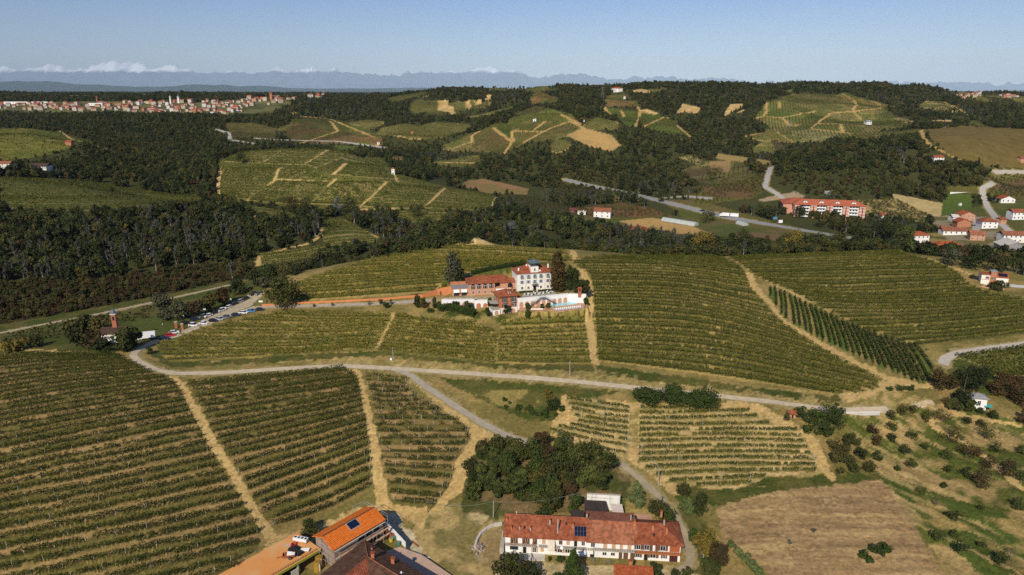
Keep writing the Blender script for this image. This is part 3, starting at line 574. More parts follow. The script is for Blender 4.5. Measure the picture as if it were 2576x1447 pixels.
block('f', [[(712,786),(850,790),(982,793)], [(640,797),(800,803),(978,805)], [(560,815),(760,818),(973,816)], [(491,832),(720,835),(966,828)], [(440,848),(690,850),(960,840)], [(405,860),(680,862),(955,851)], [(394,872),(680,874),(950,861)], [(404,886),(680,884),(944,869)], [(420,904),(680,893),(940,876)]], 15)
block('g', [[(996,793),(1100,808),(1200,812)], [(984,815),(1110,828),(1248,838)], [(973,838),(1110,852),(1248,862)], [(962,860),(1110,876),(1246,888)], [(953,880),(1110,893),(1244,910)]], 13)
block('h', [[(1262,810),(1370,806),(1468,800)], [(1257,840),(1360,836),(1473,830)], [(1254,864),(1360,862),(1477,860)], [(1253,886),(1360,886),(1480,885)], [(1252,910),(1360,912),(1483,912)]], 12)
block('i', [[(1460,628),(1660,636),(1810,650)], [(1466,652),(1680,658),(1868,680)], [(1484,690),(1700,695),(1886,722)], [(1492,722),(1715,727),(1925,768)], [(1495,752),(1740,760),(1975,818)], [(1497,782),(1760,793),(2045,866)], [(1499,812),(1785,828),(2120,910)], [(1501,842),(1815,862),(2195,950)], [(1503,872),(1830,895),(2200,978)], [(1506,905),(1810,942),(2100,990)]], 44, 460)
tops = [(385,430),(425,425),(470,455),(510,460),(555,490),(600,510),(640,535),(685,555),(730,575),(775,600),(820,625),(862,645),(910,665),(955,685),(1005,710),(1050,730),(1095,745),(1140,765),(1188,780),(1235,800),(1282,820),(1335,840),(1380,850),(1430,865),(1480,880),(1527,895),(1580,910),(1630,920)]
bots = [(388,510),(440,590),(490,660),(525,700),(600,755),(645,770),(700,810),(745,835),(800,860),(845,885),(905,910),(955,935),(1000,960),(1060,985),(1110,1010),(1165,1030),(1220,1060),(1280,1085),(1335,1110),(1390,1135),(1450,1160),(1505,1180),(1560,1210),(1620,1240),(1665,1250),(1715,1260),(1750,1230),(1790,1150)]
Q4 = lambda p: (1823.8+p[0]*.2920, 597.5+p[1]*.2920)
block('j', [[Q4((a[0], a[1]+14)), Q4(((a[0]+b[0])/2+6, (a[1]+b[1])/2)), Q4(b)] for a, b in zip(tops, bots)], 28, None, True)
block('k', [[(1835,650),(2040,641),(2270,634)], [(1870,670),(2055,663),(2330,654)], [(1900,692),(2065,690),(2400,682)], [(1945,713),(2118,732),(2437,716)], [(2005,738),(2185,752),(2500,740)], [(2062,770),(2240,774),(2600,760)], [(2148,814),(2325,808),(2610,784)], [(2214,840),(2392,835),(2610,809)], [(2296,867),(2450,851),(2610,832)]], 33, 470)
block('l', [[(1075,620),(1200,622),(1425,634)], [(1040,632),(1190,636),(1428,646)], [(960,648),(1150,647),(1430,657)], [(870,672),(1100,664),(1320,660)], [(800,694),(1050,683),(1230,672)], [(745,716),(950,702),(1165,690)], [(715,736),(900,724),(1112,708)], [(720,756),(900,744),(1092,730)]], 22, 430)
Q5 = lambda pp: [(566+x*.2930, 352.2+y*.2930) for x, y in pp]
FAR = []
def farblock(name, ctrl, n, ymax=1100): block(name, ctrl, n, ymax); FAR.append(name)
farblock('knoll', [[(798,555),(830,551),(860,552)], [(815,572),(856,567),(897,570)], [(813,596),(875,588),(932,590)], [(824,616),(890,610),(954,605)]], 17)
farblock('knoll_foot', [[(657,640),(740,630),(818,617)], [(658,657),(740,650),(809,634)], [(662,674),(720,668),(775,660)]], 9)
farblock('n', [[(-30,447),(150,452),(268,464)], [(-20,478),(250,482),(500,497)], [(5,505),(250,505),(520,512)], [(38,528),(150,530),(300,525)]], 32)
for i_, (cc_, n_r) in enumerate(((([(566,424),(630,422),(692,424)], [(555,455),(620,456),(680,456)], [(556,494),(590,498),(620,500)]), 28), (([(698,456),(760,458),(828,460)], [(655,480),(730,486),(805,485)], [(626,503),(700,510),(778,512)]), 20),
    (([(845,458),(900,457),(965,460)], [(815,482),(870,486),(935,490)], [(785,512),(840,514),(903,516)]), 20), (([(978,462),(1040,468),(1113,474)], [(946,490),(1010,497),(1085,500)], [(914,518),(980,522),(1060,523)]), 20),
    (([(1124,475),(1190,484),(1243,498)], [(1096,502),(1170,508),(1236,512)], [(1068,522),(1150,525),(1232,527)]), 18), (([(592,386),(650,380),(708,377)], [(575,395),(630,394),(688,392)], [(566,405),(610,408),(658,408)]), 14),
    (([(720,377),(770,377),(818,380)], [(695,392),(745,394),(793,395)], [(668,410),(715,412),(762,413)]), 14), (([(830,381),(846,380),(860,382)], [(803,397),(830,399),(856,398)], [(774,413),(790,418),(800,420)]), 12),
    (([(877,413),(920,414),(962,420)], [(862,426),(920,432),(978,436)], [(847,437),(920,445),(990,449)]), 14), (([(866,382),(910,390),(952,405)], [(868,397),(920,408),(976,424)]), 8), (([(706,426),(735,424),(765,426)], [(698,447),(760,450),(832,453)]), 9), (([(615,520),(680,528),(740,540)], [(660,548),(700,552),(760,556)]), 7), (([(1000,535),(1080,530),(1120,530)], [(1000,556),(1060,558),(1100,560)]), 9))):
    farblock('m%d' % i_, list(cc_), n_r)
farblock('o', [[(2400,898),(2480,886),(2600,872)], [(2460,918),(2520,912),(2610,903)], [(2500,945),(2550,945),(2610,942)]], 14)
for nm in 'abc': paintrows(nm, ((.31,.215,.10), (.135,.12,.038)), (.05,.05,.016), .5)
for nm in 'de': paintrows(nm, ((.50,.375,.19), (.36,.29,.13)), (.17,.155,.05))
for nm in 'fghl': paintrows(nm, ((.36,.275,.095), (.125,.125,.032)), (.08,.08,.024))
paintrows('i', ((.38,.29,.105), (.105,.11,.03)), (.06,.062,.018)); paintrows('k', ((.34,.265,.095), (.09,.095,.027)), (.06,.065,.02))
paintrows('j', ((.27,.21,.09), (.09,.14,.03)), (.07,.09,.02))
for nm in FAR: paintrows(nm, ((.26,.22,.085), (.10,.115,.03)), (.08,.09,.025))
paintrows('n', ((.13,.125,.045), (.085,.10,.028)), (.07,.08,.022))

# ragged borders, then the sheet itself
ji = np.clip(np.arange(NL)[:, None]+np.round((fbm(XX/2.2, YY/2.2, 91, 2)-.5)*3*np.clip(260/YY, .3, 1)).astype(int), 0, NL-1)
jj = np.clip(np.arange(NS)[None, :]+np.round((fbm(XX/2.2, YY/2.2, 95, 2)-.5)*4*np.clip(260/YY, .3, 1)).astype(int), 0, NS-1)
CF = np.where((CLS == 2)[..., None], COL, COL[ji, jj])
CF = CF*np.array([1.06, 1.0, .83]); CF *= (.80+.40*fbm(XX/1.2, YY/1.2, 15, 3)[..., None])
v_ = np.stack([XX, YY, ZG], -1).reshape(-1, 3)
a_ = (np.arange(NL-1)[:, None]*NS+np.arange(NS-1)[None]).ravel()
gm = bpy.data.materials.new('ground'); gm.use_nodes = True
n, l = gm.node_tree.nodes, gm.node_tree.links
b_ = n['Principled BSDF']; b_.inputs['Roughness'].default_value = .95; b_.inputs['Specular IOR Level'].default_value = .1
at_ = n.new('ShaderNodeAttribute'); at_.attribute_name = 'cover'
tc_ = n.new('ShaderNodeTexCoord'); z1 = n.new('ShaderNodeTexNoise'); z1.inputs['Scale'].default_value = .9; z1.inputs['Detail'].default_value = 6; z1.inputs['Roughness'].default_value = .7
l.new(tc_.outputs['Object'], z1.inputs['Vector'])
r1_ = n.new('ShaderNodeMapRange'); r1_.inputs[1].default_value = .3; r1_.inputs[2].default_value = .7; r1_.inputs[3].default_value = .62; r1_.inputs[4].default_value = 1.38; l.new(z1.outputs['Fac'], r1_.inputs[0])
hs = n.new('ShaderNodeHueSaturation'); l.new(at_.outputs['Color'], hs.inputs['Color']); l.new(r1_.outputs[0], hs.inputs['Value'])
l.new(hs.outputs[0], b_.inputs['Base Color'])
bp_ = n.new('ShaderNodeBump'); bp_.inputs['Strength'].default_value = .6; bp_.inputs['Distance'].default_value = .25; l.new(z1.outputs['Fac'], bp_.inputs['Height']); l.new(bp_.outputs[0], b_.inputs['Normal'])
gme = mesh_np('ground', v_, np.c_[a_, a_+1, a_+1+NS, a_+NS], [gm], None, True)
ca = gme.color_attributes.new('cover', 'FLOAT_COLOR', 'POINT')
ca.data.foreach_set('color', np.c_[CF.reshape(-1, 3), np.ones(NL*NS)].astype(np.float32).ravel())
tag(link('ground', gme), None, None, None, 'structure')
def ribbon(name, wp, w, m, lift=.07, lab=None):
    d = np.r_[0, np.cumsum(np.hypot(*np.diff(wp, axis=0).T))]; t = np.arange(0, d[-1], 1.5)
    P = _cub(d, t, wp)
    for _ in range(3): P[1:-1] = (P[:-2]+2*P[1:-1]+P[2:])/4
    T = np.gradient(P, axis=0); T /= np.maximum(np.hypot(*T.T), 1e-6)[:, None]; N = np.c_[-T[:, 1], T[:, 0]]
    offs = np.linspace(-w/2, w/2, 5); V = []
    for o in offs:
        q = P+N*(o+(fbm(t/3, t*0+o, 4, 2)-.5)[:, None]*.5*(abs(o) > w*.4)); V.append(np.c_[q, hgt(q[:, 0], q[:, 1])+lift])
    V = np.array(V); k = len(t); i = (np.arange(4)[:, None]*k+np.arange(k-1)[None]).ravel()
    o = link(name, mesh_np(name, V.reshape(-1, 3), np.c_[i, i+1, i+1+k, i+k], [m])); tag(o, None, None, None, 'structure'); return o
for (nm, lab, pp, w, col), wp in zip(ROADS, ROADW):
    ribbon(nm, wp, w, mat('road surface', col, .95, tuple(c*.78 for c in col), .5, 5, .35, .65, .15))

# ------------------------------------------------------------------ foliage
def quads(c, s, rg, up=.35, out=None, asp=1.0):
    """leaf clumps: one quad per centre, facing mostly out and up"""
    n = len(c); N = rg.normal(size=(n, 3)); N /= np.linalg.norm(N, axis=1)[:, None]
    if out is not None: N = N*.75+out
    N[:, 2] += up; N /= np.linalg.norm(N, axis=1)[:, None]
    a = np.cross(N, rg.normal(size=(n, 3))); a /= np.maximum(np.linalg.norm(a, axis=1), 1e-6)[:, None]; b = np.cross(N, a)
    s = (np.asarray(s)*rg.uniform(.6, 1.25, n))[:, None]*.5
    k = rg.uniform(.55, 1.0, (n, 1))*asp
    v = np.stack([c-a*s-b*s*k*.6, c+a*s*.7-b*s*k, c+a*s+b*s*k*.7, c-a*s*.6+b*s*k], 1).reshape(-1, 3)
    return v, np.arange(4*n).reshape(-1, 4)
LEAF_VINE = mat_leaf('vine leaves', [(.030,.040,.005), (.054,.064,.008), (.098,.098,.012), (.17,.135,.02)], .30, .06)
LEAF_VINE_N = mat_leaf('near vine leaves', [(.020,.030,.004), (.036,.046,.006), (.066,.074,.010), (.13,.11,.018)], .30, .06)  # darker copy of the vine leaves; shadow between the rows put into the colour
LEAF_VINE_Y = mat_leaf('turning vine leaves', [(.046,.058,.007), (.092,.098,.011), (.155,.135,.016), (.23,.165,.03)], .25, .06)
LEAF_VINE_D = mat_leaf('dark vine leaves', [(.018,.030,.006), (.028,.045,.009), (.05,.06,.012), (.11,.055,.02)], .2, .06)
POST = mat('white trellis post', (.62,.60,.56), .7, (.42,.40,.36), 2.0)
def tube(p, r0, q, r1, k=5):
    p = Vector(p); q = Vector(q); d = (q-p); z = d.normalized() if d.length > 1e-6 else Vector((0, 0, 1)); x = z.orthogonal().normalized(); y = z.cross(x)
    v = [tuple(c+(x*math.cos(2*math.pi*i/k)+y*math.sin(2*math.pi*i/k))*r) for c, r in ((p, r0), (q, r1)) for i in range(k)]
    f = [(i, (i+1) % k, (i+1) % k+k, i+k) for i in range(k)]
    return v, f
pv, pf = tube((0, 0, -.3), .055, (0, 0, 1.9), .05, 4); POSTME = mesh_np('post', pv, pf, [POST])
def rowmesh(P, rg, h=1.75, w=.75, den=13, q=.42, gap=.30, m=None, name='vine_row', sc=1.0):
    """P: plan points; leaves hung along the wires over the ground line, with missing vines"""
    d = np.r_[0, np.cumsum(np.hypot(*np.diff(P, axis=0).T))]; L = d[-1]
    if L < 1.5: return None, None
    n = int(L*den); t = rg.uniform(0, L, n)
    se = rg.integers(1e6); g = vnoise(t/1.1, t*0+se, 3)*.5+vnoise(t/5, t*0+se+7, 4)*.5
    t = t[g > gap]; g = g[g > gap]; n = len(t)
    if n < 3: return None, None
    x = np.interp(t, d, P[:, 0]); y = np.interp(t, d, P[:, 1])
    tx = np.interp(t, d, np.gradient(P[:, 0])); ty = np.interp(t, d, np.gradient(P[:, 1])); ln = np.maximum(np.hypot(tx, ty), 1e-6); nx, ny = -ty/ln, tx/ln
    hh = h*(.70+.5*g); zz = .35+(hh-.35)*rg.beta(1.5, 1.15, n); off = rg.normal(0, w*.33, n)*(1.1-.35*zz/h)
    c = np.c_[x+nx*off, y+ny*off, hgt(x, y)+zz]
    out = np.c_[nx*np.sign(off)*.5, ny*np.sign(off)*.5, np.zeros(n)]
    o = np.array([P[0, 0], P[0, 1], float(hgt(P[0, 0], P[0, 1]))])
    v, f = quads(c-o, q, rg, .45, out); return (v, f), o
VLAB = {'a': ('vine row in the biggest slanting block, below the bend of the lane', 'vine rows of the big slanting block'),
 'b': ('vine row in the slanting block between the two long dirt tracks', 'vine rows between the two dirt tracks'),
 'c': ('thin gappy vine row in the narrow block between the dirt track and the side lane', 'vine rows of the narrow block by the side lane'),
 'd': ('short vine row with white end posts on bright straw, near the small yellow tree', 'short vine rows of the straw block'),
 'e': ('long level vine row on bright straw above the brown ploughed field', 'long vine rows of the straw block'),
 'f': ('vine row on the slope between the parked cars and the gravel lane', 'vine rows below the car park'),
 'g': ('vine row on the slope under the hedge left of the brick tower house', 'vine rows under the hotel hedge'),
 'h': ('vine row on the slope directly under the pool terrace', 'vine rows under the pool'),
 'i': ('vine row on the broad hillside right of the white hotel and its dirt track', 'vine rows of the broad hillside right of the hotel'),
 'j': ('dark tall vine row running straight downhill in the steep wedge between two hillsides', 'dark downhill vine rows'),
 'k': ('vine row curving round the far right hill below the small tower house', 'vine rows of the right hill'),
 'l': ('yellowing vine row curving round the hilltop behind the hotel', 'vine rows on the hilltop behind the hotel')}
VPAR = dict(a=dict(gap=.25, h=2.0, den=40, q=.35, w=.9), b=dict(gap=.26, h=2.0, den=40, q=.35, w=.9), c=dict(gap=.40, h=1.8, den=17, q=.44), d=dict(gap=.22, h=1.6, w=.65, den=28, q=.38), e=dict(gap=.24, h=1.6, w=.65, den=28, q=.38),
            f=dict(gap=.30, q=.5), g=dict(gap=.30, q=.5), h=dict(gap=.30, q=.5), i=dict(gap=.14, q=.42, den=28, h=1.9, w=.55), j=dict(gap=.12, h=2.2, w=.9, q=.6, den=15), k=dict(gap=.12, q=.46, den=24, h=1.9, w=.55), l=dict(gap=.18, q=.52, den=15, w=.55))
VMAT = dict(a=LEAF_VINE_N, b=LEAF_VINE_N, c=LEAF_VINE_N, d=LEAF_VINE, e=LEAF_VINE, f=LEAF_VINE_Y, g=LEAF_VINE_Y, h=LEAF_VINE_Y, i=LEAF_VINE, j=LEAF_VINE_D, k=LEAF_VINE, l=LEAF_VINE_Y)
POSTSTEP = dict(a=7.5, b=6.5, c=6.5, d=9, e=9)
SHORT = dict(a=.5, b=.6, c=.4, d=.3, e=.3)
for nm in 'abcdefghijkl':
    for K in BLOCKS[nm]:
        rg = np.random.default_rng(int(abs(K[0, 0]*991+K[0, 1]*77)) % 100000)
        d = np.r_[0, np.cumsum(np.hypot(*np.diff(K, axis=0).T))]; t = np.linspace(0, d[-1], max(8, int(d[-1]/1.2)))
        P = np.c_[np.interp(t, d, K[:, 0]), np.interp(t, d, K[:, 1])]
        vf, o = rowmesh(P, rg, **VPAR[nm])
        if vf is None: continue
        r = thing('vine_row', VLAB[nm][0], 'vine row', o, 0, VLAB[nm][1])
        link('foliage', mesh_np('foliage', vf[0], vf[1], [VMAT[nm]]), r)
        if nm in POSTSTEP:
            ts = np.arange(rg.uniform(0, POSTSTEP[nm]), d[-1], POSTSTEP[nm]); ts = np.r_[ts, d[-1]]
            for q_t in ts:
                x, y = np.interp(q_t, d, K[:, 0]), np.interp(q_t, d, K[:, 1])
                if abs(x)/y > .95 or y < 138 or y > (205 if nm in 'ab' else 400): continue
                p = link('post', POSTME, r, (x-o[0], y-o[1], float(hgt(x, y))-o[2])); p.rotation_euler = (rg.normal(0, .05), rg.normal(0, .05), 0)
fv, ff, cnt = [], [], 0
for nm in FAR:
    for K in BLOCKS[nm]:
        rg = np.random.default_rng(cnt % 9999+3); Ym = K[:, 1].mean()
        vf, o = rowmesh(K, rg, h=1.8, w=.8, den=3.2 if Ym > 600 else 5, q=.95 if Ym > 600 else .75, gap=.15)
        if vf is None: continue
        fv.append(vf[0]+o); ff.append(vf[1]+cnt); cnt += len(vf[0])
def lattice(mask, dr, ds, seed, sel=None, jit=.25):
    g_ = np.random.default_rng(seed); ys = YY[mask]; xs = XX[mask]; out = []
    for a_i, an in enumerate((4, 28, -24, 72) if sel is not None else (-8,)):
        c, s = math.cos(R(an)), math.sin(R(an)); u = xs*c+ys*s; v = -xs*s+ys*c
        U, V = np.meshgrid(np.arange(u.min(), u.max(), ds), np.arange(v.min(), v.max(), dr)); U = (U+g_.normal(0, ds*jit, U.shape)).ravel(); V = (V+g_.normal(0, dr*.04, V.shape)).ravel()
        x, y = U*c-V*s, U*s+V*c; ok = y > 250; x, y = x[ok], y[ok]; r_, c_ = gidx(x, y); r_ = np.clip(np.round(r_).astype(int), 0, NL-1); c_ = np.round(c_).astype(int); ok = (c_ >= 0) & (c_ < NS); x, y, r_, c_ = x[ok], y[ok], r_[ok], c_[ok]
        ok = mask[r_, c_] & ((sel[r_, c_] == a_i) if sel is not None else True); out.append(np.c_[x[ok], y[ok]])
    return np.concatenate(out)
lt = lattice(FARV & (CLS == 0), 5.2, 2.0, 6, PATCH); lt = lt[fbm(lt[:, 0]/9, lt[:, 1]/9, 15, 2) > .34]
v_q, f_q = quads(np.c_[lt, hgt(lt[:, 0], lt[:, 1])+.9], 1.7, np.random.default_rng(9), .5); fv.append(v_q); ff.append(f_q+cnt); cnt += len(v_q)
lo_ = lattice(ORCH & (CLS == 0), 6.5, 4.2, 7); lo_ = lo_[fbm(lo_[:, 0]/14, lo_[:, 1]/14, 17, 2) > .33]; g_ = np.random.default_rng(10)
oc = np.repeat(np.c_[lo_, hgt(lo_[:, 0], lo_[:, 1])+1.3], 12, 0); dd = g_.normal(size=oc.shape); dd /= np.linalg.norm(dd, axis=1)[:, None]; oc = oc+dd*np.array([1.35, 1.35, 1.1])*g_.uniform(.6, 1.1, (len(oc), 1))
v_q, f_q = quads(oc, 1.1, g_, .3, dd*.8); ORCHM = (v_q, f_q)
print('FARV', len(lt), 'ORCH', len(lo_))
tag(link('vineyard', mesh_np('vineyard', np.concatenate(fv), np.concatenate(ff), [LEAF_VINE])), 'rows of vines striping the slopes across the valley', 'vineyard', None, 'stuff')

def crown(rg, h, r, base, n, q, lobes=9, top=1.0, spread=.75, up=.3):
    """leaf clumps on the skins of several lobes, so the outline is uneven and gaps show"""
    out = []; nrm = []
    hc = (h-base)/2; zc0 = base+hc
    for i in range(lobes):
        th = rg.uniform(0, 2*math.pi); ph = rg.uniform(-1, 1)
        rad = spread*math.sqrt(max(0, 1-ph*ph*.8))*rg.uniform(.35, 1)
        wd = 1-(1-top)*(ph+1)/2
        c = np.array([math.cos(th)*rad*r*wd, math.sin(th)*rad*r*wd, zc0+ph*hc*.72]); lr = np.array([r*wd, r*wd, hc*.9])*rg.uniform(.34, .58)
        k = n//lobes; d = rg.normal(size=(k, 3)); d /= np.linalg.norm(d, axis=1)[:, None]
        p = c+d*lr*(rg.uniform(.55, 1.05, (k, 1))); out.append(p); nrm.append(d)
    p = np.concatenate(out); d = np.concatenate(nrm); p[:, 2] = np.maximum(p[:, 2], base*.6)
    return quads(p, q, rg, up, d*.9)
def trunkmesh(rg, h, r, limbs=4, reach=.5, base=.3, lean=.04):
    v, f, k = [], [], 0
    def add(a, ra, b, rb, s=6):
        nonlocal k
        vv, q = tube(a, ra, b, rb, s); v.extend(vv); f.extend([tuple(i+k for i in t) for t in q]); k += len(vv)
    x, y = rg.normal(0, lean*h, 2); m = Vector((x*.5, y*.5, h*.5)); t = Vector((x, y, h))
    add((0, 0, -.4), r*1.25, m, r*.75); add(m, r*.75, t, r*.25)
    for i in range(limbs):
        z = h*rg.uniform(base, .85); th = rg.uniform(0, 6.28); s = m*(z/h*2) if z < h*.5 else m+(t-m)*((z-h*.5)/(h*.5))
        e = Vector((s[0]+math.cos(th)*reach, s[1]+math.sin(th)*reach, z+reach*rg.uniform(.5, 1.1))); add(s, r*.4, e, r*.12, 5)
    return np.array(v), f
BARK = mat('bark', (.10,.075,.05), .95, (.16,.13,.10), 1.5)
BARKP = mat('pale bark', (.38,.35,.30), .9, (.22,.20,.17), 1.2)
LEAF_A = mat_leaf('dark broad leaves', [(.012,.019,.005), (.022,.031,.007), (.042,.050,.011), (.075,.074,.016)], .10, .16)  # dark foliage; the tone also stands in for cloud shade on the left wood
LEAF_N = mat_leaf('sunny broad leaves', [(.016,.026,.006), (.034,.046,.010), (.060,.072,.015), (.10,.10,.022)], .35, .14)  # brighter copy of the broad leaves, sunlit tone put into the colour
LEAF_B = mat_leaf('olive leaves', [(.026,.030,.008), (.044,.047,.011), (.066,.062,.015), (.10,.078,.02)], .10, .16)
LEAF_C = mat_leaf('lighter leaves', [(.028,.040,.010), (.050,.066,.014), (.080,.094,.020), (.110,.115,.028)], .12, .14)
LEAF_Y = mat_leaf('yellow autumn leaves', [(.07,.065,.014), (.13,.10,.018), (.20,.14,.022), (.11,.095,.018)], .2, .10)
LEAF_R = mat_leaf('rusty autumn leaves', [(.035,.026,.010), (.055,.036,.013), (.075,.045,.016), (.05,.042,.015)], .15, .12)
LEAF_G = mat_leaf('grey twigs', [(.045,.045,.032), (.07,.07,.05), (.11,.105,.085)], .3, .10)
LEAF_K = mat_leaf('conifer needles', [(.010,.018,.007), (.017,.027,.010), (.028,.040,.015)], .3, .10)
LEAF_S = mat_leaf('silver needles', [(.06,.075,.065), (.10,.12,.105), (.14,.16,.14)], .3, .10)
tag(link('orchard', mesh_np('orchard', ORCHM[0], ORCHM[1], [mat_leaf('orchard leaves', [(.026,.030,.009), (.045,.045,.012), (.07,.06,.016), (.085,.065,.02)], .06, .0)])), 'rows of small fruit trees and bushes on the valley floor', 'orchard', None, 'stuff')
LEAF_H = mat_leaf('hedge leaves', [(.018,.032,.006), (.036,.056,.010), (.064,.090,.016)], 1.2, .10)
LEAF_O = mat_leaf('reed blades', [(.06,.09,.025), (.10,.13,.04), (.15,.17,.06)], .8, .10)
def combine(parts):
    V, F, M, k = [], [], [], 0
    for (v, f), mi in parts:
        f = np.asarray([tuple(t) if len(t) == 4 else tuple(t)+(t[-1],) for t in f]) if not isinstance(f, np.ndarray) else f
        V.append(np.asarray(v)); F.append(f+k); M.append(np.full(len(f), mi)); k += len(v)
    return np.concatenate(V), np.concatenate(F), np.concatenate(M)
def kindmesh(name, seed, h, r, base, n, q, leaf, lobes=9, top=1.0, bark=BARK, spread=.75, limbs=3):
    rg = np.random.default_rng(seed)
    V, F, M = combine([(crown(rg, h, r, base, n, q, lobes, top, spread), 0), (trunkmesh(rg, h*.75, .14+h*.010, limbs, r*.5), 1)])
    return mesh_np(name, V, F, [leaf, bark], M)
WOODK = [('broadleaf_tree', 11, 10.5, 5.2, 1.4, 460, 1.3, LEAF_A, 12, .9), ('broadleaf_tree', 12, 12.0, 4.8, 2.0, 460, 1.3, LEAF_A, 12, .8), ('olive_green_tree', 13, 9.6, 5.0, 1.2, 440, 1.35, LEAF_B, 10, .85),
         ('light_green_tree', 14, 9.0, 4.6, 1.0, 400, 1.25, LEAF_C, 9, .85), ('rusty_tree', 15, 8.5, 3.8, 1.0, 360, 1.2, LEAF_R, 9, .85), ('bare_poplar', 16, 12.5, 2.6, 3.0, 300, .7, LEAF_G, 8, .6), ('conifer_tree', 17, 14.0, 3.0, 1.0, 380, 1.1, LEAF_K, 10, .25), ('yellow_tree', 18, 9.5, 3.6, 1.3, 360, 1.2, LEAF_Y, 9, .8)]
WMESH = [kindmesh(k[0], k[1], k[2], k[3], k[4], k[5], k[6], k[7], k[8], k[9], BARKP if k[0] == 'bare_poplar' else BARK) for k in WOODK]
WLAB = {'broadleaf_tree': 'dark green broadleaf tree', 'olive_green_tree': 'olive green broadleaf tree', 'light_green_tree': 'lighter green tree', 'rusty_tree': 'rusty brown autumn tree', 'bare_poplar': 'bare grey poplar', 'conifer_tree': 'dark pointed conifer', 'yellow_tree': 'yellow autumn tree'}
# the woods: points over every wooded stretch of ground that the valley view can see
run = np.maximum.accumulate(np.where(YY > 90, (ZG-H)/YY, -9), 0)
see = ((ZG+13-H)/YY) > np.roll(run, 6, 0)-.0005
area = (SG[1]-SG[0])*YY*np.gradient(YG)[:, None]
den = np.where(YY < 900, 1/33., np.where(YY < 1500, 1/48., 1/80.))*np.where(YY > 2300, .6*(fbm(XX/260, YY/260, 44, 3) > .54), 1)
clear = (fbm(XX/30, YY/30, 71, 3) > .36)
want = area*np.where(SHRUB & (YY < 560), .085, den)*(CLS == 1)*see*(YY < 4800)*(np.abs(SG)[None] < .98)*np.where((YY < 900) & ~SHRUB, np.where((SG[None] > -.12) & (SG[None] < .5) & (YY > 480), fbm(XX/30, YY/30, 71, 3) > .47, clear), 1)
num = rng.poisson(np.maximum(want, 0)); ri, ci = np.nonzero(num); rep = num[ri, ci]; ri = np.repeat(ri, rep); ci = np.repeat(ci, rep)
ty = np.exp(LG[ri]+(rng.random(len(ri))-.5)*np.gradient(LG)[ri]); tx = (SG[ci]+(rng.random(len(ci))-.5)*(SG[1]-SG[0]))*ty
tz = hgt(tx, ty)-.3
op_ = (CLS != 1) & (YY < 2300); bh_ = op_.copy()
for k_ in range(1, 13): bh_[:-k_] |= op_[k_:]
shy = np.where(bh_ & (YY > 425) & ~((YY < 478) & (SG[None] > .02)) & ~((YY < 600) & (SG[None] > -.16) & (SG[None] < .03)), .5, 1.0)[ri, ci]; shrubby = SHRUB[ri, ci]
sp = .5+(fbm(tx/70, ty/70, 81, 3)-.5)*1.5+rng.normal(0, .12, len(tx))
sp2 = fbm(tx/110, ty/110, 83, 3)+rng.normal(0, .05, len(tx))
kind = np.select([(ty < 650) & (tx/ty < -.15) & (sp < .62), sp < .40, sp < .49, sp < .555, sp < .66, sp < .74], [rng.integers(0, 3, len(tx)), 2, 0, 1, 3, 4], 0); kind = np.where((sp2 > .66) & (rng.random(len(tx)) < .45), 5, kind); kind = np.where(rng.random(len(tx)) < .015, 6, kind); kind = np.where(rng.random(len(tx)) < .006, 7, kind)  # darker kinds picked for the left wood, imitating the cloud shade over it
kind = np.where(shrubby, np.where(ty > 560, np.where(rng.random(len(tx)) < .5, 3, np.where(rng.random(len(tx)) < .5, 4, 2)), np.where(rng.random(len(tx)) < .6, 4, 2)), kind)
tsc = shy*np.where(shrubby, np.where(ty > 560, .6, .45), 1)*np.where((ty > 900) & (ty < 2300), .82, 1)*rng.uniform(.55, 1.12, len(tx))*np.where((ty < 478) & (tx/ty < -.13) & (tx/ty > -.40), .5, 1)*np.where((ty < 470) & (tx/ty > -.13), .85, 1)*np.where(ty > 1500, 1.25, 1)*np.where(ty > 2300, 1.1, 1)
# line the small trees and bare hedges of named woods nearer the camera
def wood(pp, n, kinds, smin=.5, smax=.9, seed=1, ymax=None):
    w = wpoly(pp, True, ymax); rg = np.random.default_rng(seed); out = []
    mn, mx = w.min(0), w.max(0); M = gpoly(w)
    while len(out) < n:
        x, y = rg.uniform(mn[0], mx[0]), rg.uniform(mn[1], mx[1]); r_, c_ = gidx(x, y)
        if M[int(np.clip(r_, 0, NL-1)), int(np.clip(c_, 0, NS-1))]: out.append((x, y, rg.uniform(smin, smax), kinds[rg.integers(len(kinds))]))
    return out
order = np.argsort(ty/tsc)
def wherefrom(x, y):
    s = x/y
    if y < 620 and s < -.18: return 'in the dark wood across the valley road, lower left'
    if y < 620 and s < .02: return 'in the wood behind the vine covered hilltop left of the hotel'
    if y < 620: return 'in the belt of trees behind the vineyards right of the hotel'
    return 'in the woods on the valley floor'
NIND = 300
ind = order[:NIND]; rest = order[NIND:]
PROTO = {}
for i in ind:
    k = int(kind[i]); nm = WOODK[k][0]; wf = wherefrom(tx[i], ty[i])
    o = tag(link(nm, WMESH[k], None, (tx[i], ty[i], tz[i]), rng.uniform(0, 6.28)), WLAB[nm]+' '+wf, 'tree', WLAB[nm]+'s '+wf)
    o.scale = (tsc[i],)*3; PROTO.setdefault(k, o)
for k in range(len(WOODK)):                     # every kind stands somewhere as a tree of its own
    if k not in PROTO:
        j = [i for i in rest if kind[i] == k][0]; nm = WOODK[k][0]
        o = tag(link(nm, WMESH[k], None, (tx[j], ty[j], tz[j])), WLAB[nm]+' '+wherefrom(tx[j], ty[j]), 'tree', WLAB[nm]+'s '+wherefrom(tx[j], ty[j])); o.scale = (tsc[j],)*3; PROTO[k] = o
